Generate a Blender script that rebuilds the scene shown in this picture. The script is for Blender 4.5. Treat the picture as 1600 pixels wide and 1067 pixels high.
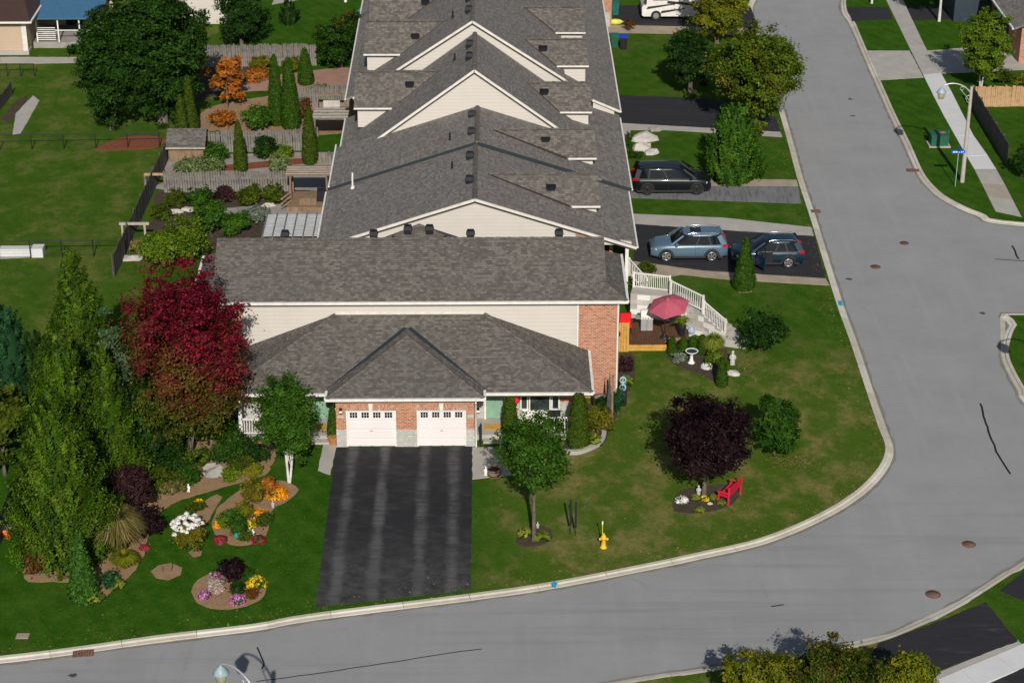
import bpy, bmesh, math, random
import numpy as np
from mathutils import Vector, Matrix
random.seed(7)
RNG = np.random.default_rng(11)
R = math.radians
for o in list(bpy.data.objects):
    bpy.data.objects.remove(o)
S = bpy.context.scene
C = S.collection

# ------------------------------------------------------------------ camera, sky, sun, exposure
cam = bpy.data.cameras.new('camera')
cam.sensor_width = 36.0
cam.lens = 74.25
cam.clip_end = 3000
cam_o = bpy.data.objects.new('camera', cam)
C.objects.link(cam_o)
cam_o.location = (0, -95.0, 53.19)
cam_o.rotation_euler = (R(90 - 26.3354), 0, R(-0.5913))
S.camera = cam_o
SUN_EL, SUN_AZ = 33.0, 176.5        # azimuth clockwise from +Y
w = bpy.data.worlds.new('World')
S.world = w
w.use_nodes = True
sky = w.node_tree.nodes.new('ShaderNodeTexSky')
sky.sky_type = 'NISHITA'
sky.sun_disc = False
sky.sun_elevation = R(SUN_EL)
sky.sun_rotation = R(SUN_AZ)
bg = w.node_tree.nodes['Background']
w.node_tree.links.new(sky.outputs[0], bg.inputs[0])
bg.inputs[1].default_value = 0.06
sun = bpy.data.lights.new('sun', 'SUN')
sun.energy = 4.2
sun.angle = R(0.53)
sun.color = (1.0, 0.95, 0.87)
sun_o = bpy.data.objects.new('sun', sun)
C.objects.link(sun_o)
sd = Vector((math.sin(R(SUN_AZ)) * math.cos(R(SUN_EL)), math.cos(R(SUN_AZ)) * math.cos(R(SUN_EL)), math.sin(R(SUN_EL))))
sun_o.rotation_euler = sd.to_track_quat('Z', 'Y').to_euler()
S.view_settings.view_transform = 'Standard'
S.view_settings.look = 'None'
S.view_settings.gamma = 1.0
S.view_settings.exposure = 0.0
S.view_settings.use_curve_mapping = False

# ------------------------------------------------------------------ materials
MATS = {}
class NT:
    def __init__(s, name, rough=0.8, metal=0.0, spec=0.3):
        s.m = bpy.data.materials.new(name)
        s.m.use_nodes = True
        s.n = s.m.node_tree.nodes
        s.l = s.m.node_tree.links
        s.b = s.n['Principled BSDF']
        s.b.inputs['Roughness'].default_value = rough
        s.b.inputs['Metallic'].default_value = metal
        s.b.inputs['Specular IOR Level'].default_value = spec
        MATS[name] = s.m
    def inp(s, sock, v):
        if hasattr(v, 'bl_idname') or hasattr(v, 'is_output'):
            s.l.new(v, sock)
        else:
            if isinstance(v, (tuple, list)) and len(v) == 3 and sock.type == 'RGBA':
                v = (*v, 1)
            sock.default_value = v
    def node(s, t, **k):
        n = s.n.new(t)
        for a, v in k.items():
            setattr(n, a, v)
        return n
    def uv(s):
        return s.node('ShaderNodeUVMap').outputs[0]
    def pos(s):
        return s.node('ShaderNodeNewGeometry').outputs['Position']
    def obj(s):
        return s.node('ShaderNodeTexCoord').outputs['Object']
    def mapv(s, vec, scale):
        n = s.node('ShaderNodeMapping')
        s.l.new(vec, n.inputs[0])
        n.inputs['Scale'].default_value = scale
        return n.outputs[0]
    def noise(s, vec, scale, detail=4, rough=0.6):
        n = s.node('ShaderNodeTexNoise')
        s.l.new(vec, n.inputs['Vector'])
        n.inputs['Scale'].default_value = scale
        n.inputs['Detail'].default_value = detail
        n.inputs['Roughness'].default_value = rough
        return n.outputs[0]
    def ramp(s, f, stops):
        n = s.node('ShaderNodeValToRGB')
        s.l.new(f, n.inputs[0])
        e = n.color_ramp.elements
        while len(e) < len(stops):
            e.new(0.5)
        for el, (p, c) in zip(e, stops):
            el.position = p
            el.color = (*c, 1) if len(c) == 3 else c
        return n.outputs[0]
    def rng(s, f, a, b, c=0.0, d=1.0):
        n = s.node('ShaderNodeMapRange')
        n.interpolation_type = 'SMOOTHSTEP'
        s.l.new(f, n.inputs[0])
        for i, v in enumerate((a, b, c, d)):
            n.inputs[i + 1].default_value = v
        return n.outputs[0]
    def mix(s, f, a, b, mode='MIX'):
        n = s.node('ShaderNodeMix', data_type='RGBA', blend_type=mode)
        s.inp(n.inputs[0], f); s.inp(n.inputs[6], a); s.inp(n.inputs[7], b)
        return n.outputs[2]
    def math(s, op, a, b=0.0):
        n = s.node('ShaderNodeMath', operation=op)
        s.inp(n.inputs[0], a); s.inp(n.inputs[1], b)
        return n.outputs[0]
    def bump(s, h, strength=0.4, dist=0.02):
        n = s.node('ShaderNodeBump')
        s.l.new(h, n.inputs['Height'])
        n.inputs['Strength'].default_value = strength
        n.inputs['Distance'].default_value = dist
        s.l.new(n.outputs[0], s.b.inputs['Normal'])
    def col(s, c):
        s.inp(s.b.inputs['Base Color'], c)
        return s.m

def paint(name, c, rough=0.6, metal=0.0, spec=0.3, var=0.12, scale=3.0):
    t = NT(name, rough, metal, spec)
    n = t.noise(t.obj(), scale, 5)
    lo = tuple(x * (1 - var) for x in c); hi = tuple(min(1, x * (1 + var)) for x in c)
    return t.col(t.ramp(n, [(0.3, lo), (0.7, hi)]))

def shingle(name, stops, grime):
    t = NT(name, 0.95, 0, 0.15)
    uv = t.uv()
    def bt(wd, ht, off, freq):
        b = t.node('ShaderNodeTexBrick')
        t.l.new(uv, b.inputs[0])
        b.offset = off; b.offset_frequency = freq
        b.inputs['Color1'].default_value = (0, 0, 0, 1); b.inputs['Color2'].default_value = (1, 1, 1, 1)
        b.inputs['Mortar'].default_value = (0.12, 0.12, 0.12, 1)
        b.inputs['Scale'].default_value = 1.0
        b.inputs['Brick Width'].default_value = wd; b.inputs['Row Height'].default_value = ht
        b.inputs['Mortar Size'].default_value = 0.006
        b.inputs['Bias'].default_value = 0.0
        return b
    b1 = bt(0.19, 0.138, 0.37, 2); b2 = bt(0.31, 0.138, 0.61, 3)
    n0 = t.noise(t.mapv(uv, (1.0, 2.6, 1)), 0.9, 4, 0.65)
    v = t.math('ADD', t.math('MULTIPLY', b1.outputs[0], 0.52), t.math('MULTIPLY', b2.outputs[0], 0.36))
    v = t.math('ADD', v, t.math('MULTIPLY', n0, 0.22))
    v = t.math('SUBTRACT', v, 0.04)
    m = t.ramp(v, stops)
    n2 = t.noise(uv, 30, 2)
    m = t.mix(0.3, m, t.ramp(n2, [(0.3, tuple(x * 0.6 for x in stops[0][1])), (0.7, tuple(x * 1.3 for x in stops[-1][1]))]))
    n1 = t.noise(uv, 0.22, 4)
    m = t.mix(t.rng(n1, 0.4, 0.7, 0, 0.3), m, grime)
    st = t.noise(t.mapv(uv, (1.1, 0.12, 1)), 1.0, 4)
    m = t.mix(t.rng(st, 0.52, 0.75, 0, 0.22), m, (0.05, 0.047, 0.04))
    h = t.mix(0.5, b1.outputs[1], b2.outputs[1])
    t.bump(h, 0.6, -0.02)
    return t.col(m)
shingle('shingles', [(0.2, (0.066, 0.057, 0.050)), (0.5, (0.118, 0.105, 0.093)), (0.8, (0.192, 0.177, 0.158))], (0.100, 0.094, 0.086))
shingle('shingles_side', [(0.2, (0.108, 0.094, 0.085)), (0.5, (0.180, 0.163, 0.150)), (0.8, (0.275, 0.255, 0.235))], (0.165, 0.154, 0.142))  # paler colour makes up for weak sun on the terrace side slopes

def brickmat(name, c1, c2, mortar, bw=0.215, rh=0.075, ms=0.011):
    t = NT(name, 0.9, 0, 0.2)
    uv = t.uv()
    b = t.node('ShaderNodeTexBrick')
    t.l.new(uv, b.inputs[0])
    for k, v in (('Color1', c1), ('Color2', c2), ('Mortar', mortar)):
        b.inputs[k].default_value = (*v, 1)
    for k, v in (('Scale', 1.0), ('Brick Width', bw), ('Row Height', rh), ('Mortar Size', ms)):
        b.inputs[k].default_value = v
    n = t.noise(t.mapv(uv, (4.6, 13.0, 1)), 1.0, 2)
    m = t.mix(t.rng(n, 0.58, 0.72, 0, 0.75), b.outputs[0], tuple(min(1, x * 1.9) for x in c2))
    n2 = t.noise(t.mapv(uv, (3.1, 11.0, 1)), 1.3, 2)
    m = t.mix(t.rng(n2, 0.66, 0.74, 0, 0.7), m, (0.08, 0.05, 0.04))
    t.bump(b.outputs[1], 0.6, -0.012)
    return t.col(m)
brickmat('brick', (0.30, 0.070, 0.028), (0.52, 0.195, 0.10), (0.47, 0.35, 0.265), 0.23, 0.085, 0.016)
brickmat('soldier', (0.36, 0.12, 0.07), (0.52, 0.3, 0.2), (0.42, 0.33, 0.27), 0.085, 0.6, 0.012)
brickmat('grey_block', (0.42, 0.41, 0.38), (0.47, 0.46, 0.43), (0.36, 0.35, 0.33), 0.9, 0.4, 0.006)

def siding(name, c):
    t = NT(name, 0.7, 0, 0.25)
    uv = t.uv()
    wv = t.node('ShaderNodeTexWave', wave_type='BANDS', bands_direction='Y', wave_profile='SAW')
    t.l.new(uv, wv.inputs[0]); wv.inputs['Scale'].default_value = 0.314 / 0.115 * 0.5
    n = t.noise(uv, 0.8, 4)
    m = t.mix(t.rng(wv.outputs[1], 0.0, 0.16, 1, 0), c, tuple(x * 0.72 for x in c))
    m = t.mix(t.rng(n, 0.4, 0.7, 0, 0.3), m, tuple(x * 0.86 for x in c))
    t.bump(wv.outputs[1], 0.5, 0.02)
    return t.col(m)
siding('siding', (0.61, 0.565, 0.51))
siding('siding_tan', (0.52, 0.40, 0.29))

def asphalt(name, c, big, stretch=(1, 1, 1), rough=0.9):
    t = NT(name, rough, 0, 0.3)
    p = t.pos()
    n1 = t.noise(t.mapv(p, stretch), 0.28, 6, 0.65); n2 = t.noise(p, 30, 3); n3 = t.noise(p, 1.7, 6, 0.7)
    m = t.ramp(n1, [(0.3, tuple(x * (1 - big) for x in c)), (0.7, tuple(x * (1 + big) for x in c))])
    m = t.mix(t.rng(n3, 0.52, 0.75, 0, 0.35), m, tuple(x * 0.72 for x in c))
    m = t.mix(0.42, m, t.ramp(n2, [(0.3, tuple(x * 0.5 for x in c)), (0.7, tuple(x * 1.5 for x in c))]))
    t.bump(n2, 0.3, 0.01)
    return t, m
t, m = asphalt('road_asphalt', (0.285, 0.283, 0.282), 0.14)
# paler wheel paths along the street on the right and hairline wear
p_ = t.pos()
fine = t.noise(t.mapv(p_, (1.6, 0.07, 1)), 1.0, 5)
m = t.mix(t.rng(fine, 0.5, 0.7, 0, 0.35), m, (0.325, 0.325, 0.33))
fine2 = t.noise(t.mapv(p_, (0.06, 1.3, 1)), 1.0, 5)
sxr = t.node('ShaderNodeSeparateXYZ'); t.l.new(p_, sxr.inputs[0])
m = t.mix(t.math('MULTIPLY', t.rng(fine2, 0.48, 0.7, 0, 0.5), t.rng(sxr.outputs[1], -2, -8, 0, 1)), m, (0.215, 0.215, 0.222))
blo = t.noise(p_, 0.75, 8, 0.8)
m = t.mix(t.rng(blo, 0.55, 0.78, 0, 0.4), m, (0.20, 0.2, 0.205))
m = t.mix(t.rng(t.noise(p_, 5, 5, 0.8), 0.64, 0.76, 0, 0.35), m, (0.15, 0.148, 0.145))
vor = t.node('ShaderNodeTexVoronoi', feature='DISTANCE_TO_EDGE')
t.l.new(p_, vor.inputs['Vector']); vor.inputs['Scale'].default_value = 0.12
hair = t.math('MULTIPLY', t.rng(vor.outputs[0], 0.0, 0.012, 1, 0), t.rng(t.noise(p_, 0.5, 4), 0.55, 0.68, 0, 0.22))
m = t.mix(hair, m, (0.12, 0.12, 0.12))
t.col(m)
t, m = asphalt('drive_asphalt', (0.018, 0.018, 0.020), 0.3)
gx = t.node('ShaderNodeSeparateXYZ'); t.l.new(t.pos(), gx.inputs[0])
acc = None
for c in (-7.2, -5.55, -3.5, -1.95):
    d = t.math('ABSOLUTE', t.math('SUBTRACT', gx.outputs[0], c))
    d = t.math('ADD', d, t.math('MULTIPLY', t.math('SUBTRACT', t.noise(t.mapv(t.pos(), (1, .5, 1)), 0.6, 6, 0.7), 0.5), 0.85))
    v = t.rng(d, 0.03, 0.42, 1, 0)
    acc = v if acc is None else t.math('MAXIMUM', acc, v)
wear = t.noise(t.mapv(t.pos(), (0.35, 5, 1)), 1.0, 4)
acc = t.math('MULTIPLY', acc, t.rng(wear, 0.25, 0.75, 0.3, 0.85))
acc = t.math('MULTIPLY', acc, t.rng(t.noise(t.pos(), 0.45, 5, 0.7), 0.3, 0.62, 0.3, 1.0))
m = t.mix(acc, m, (0.135, 0.132, 0.136))
hz_ = t.noise(t.mapv(t.pos(), (1.0, 2.2, 1)), 0.55, 8, 0.75)
m = t.mix(t.rng(hz_, 0.45, 0.75, 0, 0.38), m, (0.085, 0.083, 0.087))
m = t.mix(t.math('MULTIPLY', t.rng(gx.outputs[1], -7, -13, 0, 0.5), t.rng(t.noise(t.pos(), 1.6, 7, 0.75), 0.35, 0.65, 0.2, 1)), m, (0.10, 0.098, 0.10))
sp_ = t.noise(t.pos(), 9, 4, 0.8)
m = t.mix(t.rng(sp_, 0.62, 0.78, 0, 0.45), m, (0.16, 0.155, 0.15))
t.col(m)
t, m = asphalt('black_asphalt', (0.024, 0.023, 0.027), 0.25, (1, 3, 1))
t.col(t.mix(t.rng(t.noise(t.mapv(t.pos(), (0.4, 2.5, 1)), 1.2, 6, .7), 0.55, 0.75, 0, 0.4), m, (0.10, 0.096, 0.10)))
t, m = asphalt('grey_asphalt', (0.17, 0.17, 0.175), 0.3, (3, 1, 1))
t.col(t.mix(t.rng(t.noise(t.mapv(t.pos(), (4, .5, 1)), 1.2, 4), 0.5, 0.65, 0, 0.5), m, (0.06, 0.06, 0.065)))

def concrete(name, c, v=0.15):
    t = NT(name, 0.85, 0, 0.25)
    p = t.pos()
    n1 = t.noise(p, 0.9, 6, 0.7); n2 = t.noise(p, 22, 3)
    m = t.ramp(n1, [(0.3, tuple(x * (1 - v) for x in c)), (0.7, tuple(x * (1 + v) for x in c))])
    m = t.mix(0.22, m, t.ramp(n2, [(0.3, tuple(x * 0.6 for x in c)), (0.7, tuple(min(1, x * 1.35) for x in c))]))
    t.bump(n2, 0.2, 0.006)
    return t.col(m)
concrete('kerb_concrete', (0.48, 0.44, 0.365), 0.2)
concrete('kerb_pale', (0.56, 0.52, 0.45), 0.16)
concrete('gutter_grit', (0.21, 0.195, 0.17), 0.3)
concrete('concrete', (0.40, 0.375, 0.34))
concrete('concrete_new', (0.62, 0.62, 0.62), 0.06)
concrete('concrete_old', (0.37, 0.32, 0.26))
concrete('paver_tan', (0.36, 0.29, 0.22), 0.25)
concrete('stone', (0.29, 0.27, 0.25), 0.4)
concrete('stone_pale', (0.50, 0.465, 0.425), 0.3)
concrete('patio_stone', (0.3, 0.27, 0.25), 0.25)
concrete('patio_red', (0.34, 0.20, 0.15), 0.25)
concrete('statue_white', (0.74, 0.73, 0.69), 0.1)
concrete('statue_grey', (0.45, 0.44, 0.41), 0.2)

t = NT('grass', 1.0, 0, 0.02)
p = t.pos()
n1 = t.noise(p, 0.13, 5, 0.65); n2 = t.noise(p, 0.8, 6, 0.72); n3 = t.noise(p, 12, 3, 0.7); n4 = t.noise(p, 40, 2, 0.6)
m = t.ramp(n2, [(0.28, (0.014, 0.062, 0.003)), (0.52, (0.030, 0.094, 0.006)), (0.76, (0.062, 0.128, 0.012))])
sx = t.node('ShaderNodeSeparateXYZ'); t.l.new(p, sx.inputs[0])
dry = t.math('MULTIPLY', t.rng(sx.outputs[0], -2.5, 2.5, 0, 1), t.rng(sx.outputs[1], 15, 5, 0.2, 1))
dry = t.math('MULTIPLY', dry, t.rng(sx.outputs[0], 21, 23, 1, 0.15))
far = t.math('MULTIPLY', t.rng(sx.outputs[0], -19, -21, 0, 1), t.rng(sx.outputs[1], 8, 14, 0, 0.5))
dry = t.math('MAXIMUM', dry, far)
pat = t.noise(t.mapv(p, (1, 0.8, 1)), 0.34, 9, 0.72)
base_dry = t.mix(t.math('MULTIPLY', dry, 0.55), m, (0.092, 0.142, 0.016))
straw = t.ramp(t.noise(p, 3.5, 6, 0.75), [(0.3, (0.13, 0.125, 0.027)), (0.7, (0.30, 0.24, 0.10))])
m = t.mix(t.math('MULTIPLY', dry, t.rng(pat, 0.45, 0.62, 0.0, 0.82)), base_dry, straw)
m = t.mix(t.rng(n1, 0.5, 0.75, 0, 0.3), m, (0.080, 0.120, 0.014))
m = t.mix(t.rng(n3, 0.5, 0.8, 0, 0.45), m, (0.13, 0.165, 0.03))
m = t.mix(t.rng(n3, 0.5, 0.22, 0, 0.6), m, (0.010, 0.034, 0.003))
m = t.mix(t.math('MULTIPLY', t.rng(n4, 0.64, 0.8, 0, 0.5), t.rng(n2, 0.35, 0.6, 0.1, 1)), m, (0.22, 0.18, 0.085))
wv = t.node('ShaderNodeTexWave', wave_type='BANDS', bands_direction='DIAGONAL', wave_profile='SIN')
t.l.new(t.mapv(p, (1, .55, .001)), wv.inputs[0]); wv.inputs['Scale'].default_value = 0.55; wv.inputs['Distortion'].default_value = 1.5; wv.inputs['Detail'].default_value = 2
m = t.mix(t.rng(wv.outputs[1], 0.3, 0.8, 0, 0.09), m, (0.10, 0.15, 0.02))
t.bump(t.mix(0.5, n3, n4), 1.0, 0.05)
t.col(m)
t = NT('soil', 1.0, 0, 0.05)
n1 = t.noise(t.pos(), 3.0, 6, 0.7); n2 = t.noise(t.pos(), 35, 3)
t.bump(n2, 0.9, 0.03)
t.col(t.mix(0.55, t.ramp(n1, [(0.3, (0.035, 0.026, 0.02)), (0.7, (0.12, 0.09, 0.07))]), t.ramp(n2, [(0.35, (0.015, 0.012, 0.01)), (0.7, (0.16, 0.12, 0.095))])))
t = NT('mulch', 1.0, 0, 0.05)
n1 = t.noise(t.pos(), 2.0, 6, 0.7); n2 = t.noise(t.pos(), 28, 3)
t.bump(n2, 1.0, 0.04)
t.col(t.mix(0.55, t.ramp(n1, [(0.3, (0.24, 0.135, 0.065)), (0.7, (0.44, 0.285, 0.16))]), t.ramp(n2, [(0.35, (0.10, 0.055, 0.03)), (0.7, (0.60, 0.42, 0.26))])))
t = NT('mulch_red', 1.0, 0, 0.05)
n2 = t.noise(t.pos(), 18, 4)
t.bump(n2, 1.0, 0.04)
t.col(t.ramp(n2, [(0.3, (0.10, 0.03, 0.018)), (0.7, (0.33, 0.12, 0.07))]))

def wood(name, a, b, sc=(14, 14, 0.9)):
    t = NT(name, 0.85, 0, 0.2)
    n = t.noise(t.mapv(t.obj(), sc), 1.0, 5, 0.7); n2 = t.noise(t.pos(), 2.5, 5, 0.7)
    m = t.ramp(n, [(0.28, a), (0.72, b)])
    m = t.mix(t.rng(n2, 0.45, 0.7, 0, 0.5), m, tuple(x * 0.55 for x in a))
    t.bump(n, 0.4, 0.01)
    return t.col(m)
wood('wood_grey', (0.07, 0.06, 0.054), (0.31, 0.285, 0.255))
wood('wood_dark', (0.05, 0.045, 0.042), (0.11, 0.10, 0.09))
wood('wood_brown', (0.16, 0.10, 0.06), (0.32, 0.23, 0.15))
wood('wood_gold', (0.48, 0.25, 0.05), (0.66, 0.40, 0.10))
wood('wood_deck', (0.085, 0.04, 0.022), (0.16, 0.08, 0.045))
wood('wood_cedar', (0.36, 0.21, 0.10), (0.55, 0.37, 0.21))
wood('wood_silver', (0.30, 0.265, 0.225), (0.55, 0.50, 0.44))
wood('bark', (0.07, 0.055, 0.045), (0.2, 0.165, 0.135), (6, 6, 2))
wood('bark_pale', (0.5, 0.47, 0.43), (0.78, 0.75, 0.70), (3, 3, 6))

paint('white_trim', (0.74, 0.72, 0.67), 0.5)
paint('cream_trim', (0.67, 0.635, 0.58), 0.5)
paint('door_white', (0.76, 0.70, 0.695), 0.45, var=0.04, scale=0.8)
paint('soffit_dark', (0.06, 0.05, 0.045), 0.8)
paint('flashing', (0.022, 0.032, 0.04), 0.6)
paint('flashing_brown', (0.06, 0.035, 0.028), 0.6)
paint('black_plastic', (0.018, 0.018, 0.022), 0.55)
paint('vent_black', (0.010, 0.011, 0.016), 0.6)
paint('black_metal', (0.02, 0.021, 0.024), 0.45)
paint('grey_metal', (0.35, 0.36, 0.37), 0.45, 0.3)
paint('steel', (0.5, 0.5, 0.5), 0.3, 0.9)
paint('green_door', (0.22, 0.38, 0.27), 0.5)
paint('rust_iron', (0.15, 0.075, 0.05), 0.9, var=0.4, scale=8)
paint('rust_cover', (0.20, 0.12, 0.085), 0.9, var=0.4, scale=8)
paint('tar', (0.016, 0.016, 0.018), 0.6)
paint('oil_dark', (0.07, 0.07, 0.072), 0.6)
paint('blue_paint', (0.03, 0.28, 0.5), 0.8)
paint('red_paint', (0.62, 0.02, 0.05), 0.55)
paint('red_cushion', (0.68, 0.012, 0.02), 0.8)
paint('umbrella_cloth', (0.42, 0.085, 0.13), 0.85)
paint('hydrant_yellow', (0.75, 0.42, 0.02), 0.5)
paint('yellow_green', (0.6, 0.62, 0.08), 0.5)
paint('orange', (0.75, 0.27, 0.02), 0.6)
paint('terracotta', (0.42, 0.19, 0.07), 0.8)
paint('bin_green', (0.02, 0.13, 0.10), 0.5)
paint('bin_blue', (0.02, 0.05, 0.45), 0.45)
paint('box_green', (0.02, 0.10, 0.06), 0.55)
paint('sign_blue', (0.015, 0.12, 0.62), 0.5)
paint('lamp_teal', (0.28, 0.36, 0.40), 0.4)
paint('pole_grey', (0.42, 0.37, 0.33), 0.7)
paint('aluminium', (0.55, 0.56, 0.57), 0.4, 0.5)
paint('lamp_glass', (0.45, 0.40, 0.22), 0.2)
paint('slide_green', (0.03, 0.30, 0.22), 0.5)
paint('sign_orange', (0.6, 0.16, 0.03), 0.6)
paint('pebble_blue', (0.35, 0.42, 0.52), 0.7, var=0.4, scale=12)
paint('bird_blue', (0.32, 0.52, 0.62), 0.5)
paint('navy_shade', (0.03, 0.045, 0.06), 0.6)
paint('awning_blue', (0.05, 0.14, 0.24), 0.7)
paint('rv_white', (0.72, 0.69, 0.64), 0.35)
paint('tyre', (0.018, 0.018, 0.019), 0.85)
paint('rim_silver', (0.5, 0.51, 0.52), 0.3, 0.7)
paint('rim_dark', (0.05, 0.05, 0.055), 0.35, 0.6)
paint('car_trim', (0.03, 0.03, 0.032), 0.6)
paint('tail_red', (0.45, 0.01, 0.015), 0.3)
paint('head_lamp', (0.6, 0.62, 0.65), 0.15)
paint('chrome', (0.6, 0.6, 0.62), 0.15, 0.9)
def carpaint(name, c):
    t = NT(name, 0.35, 0.15, 0.35)
    t.b.inputs['Coat Weight'].default_value = 0.5
    t.b.inputs['Coat Roughness'].default_value = 0.05
    n = t.noise(t.obj(), 1.5, 3)
    return t.col(t.ramp(n, [(0.3, tuple(x * 0.94 for x in c)), (0.7, tuple(x * 1.05 for x in c))]))
carpaint('car_bluegrey', (0.10, 0.165, 0.225))
carpaint('car_navy', (0.006, 0.024, 0.046))
carpaint('car_teal', (0.02, 0.085, 0.14))
carpaint('car_black', (0.006, 0.007, 0.010))
t = NT('glass_dark', 0.06, 0, 0.35)
t.col(t.ramp(t.noise(t.obj(), 1.2, 3), [(0.3, (0.004, 0.006, 0.008)), (0.7, (0.012, 0.016, 0.02))]))
t = NT('glass_house', 0.06, 0, 0.6)
t.col(t.ramp(t.noise(t.obj(), 2.2, 3), [(0.35, (0.010, 0.014, 0.014)), (0.7, (0.05, 0.07, 0.06))]))
t = NT('polycarbonate', 0.35, 0, 0.4)
t.col(t.ramp(t.noise(t.mapv(t.uv(), (1, 6, 1)), 1.5, 3), [(0.35, (0.42, 0.42, 0.42)), (0.65, (0.66, 0.66, 0.65))]))

# foliage: per-leaf colour attribute, thin two-sided leaf
m_ = bpy.data.materials.new('leaf'); m_.use_nodes = True; MATS['leaf'] = m_
nt = m_.node_tree; nt.nodes.clear()
at = nt.nodes.new('ShaderNodeAttribute'); at.attribute_name = 'col'
df = nt.nodes.new('ShaderNodeBsdfDiffuse'); tr = nt.nodes.new('ShaderNodeBsdfTranslucent')
gl = nt.nodes.new('ShaderNodeBsdfGlossy'); gl.inputs['Roughness'].default_value = 0.45
mx = nt.nodes.new('ShaderNodeMixShader'); mx.inputs[0].default_value = 0.22
mx2 = nt.nodes.new('ShaderNodeMixShader'); mx2.inputs[0].default_value = 0.006
out = nt.nodes.new('ShaderNodeOutputMaterial')
nt.links.new(at.outputs['Color'], df.inputs[0]); nt.links.new(at.outputs['Color'], tr.inputs[0])
nt.links.new(df.outputs[0], mx.inputs[1]); nt.links.new(tr.outputs[0], mx.inputs[2])
nt.links.new(mx.outputs[0], mx2.inputs[1]); nt.links.new(gl.outputs[0], mx2.inputs[2])
nt.links.new(mx2.outputs[0], out.inputs[0])

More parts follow.
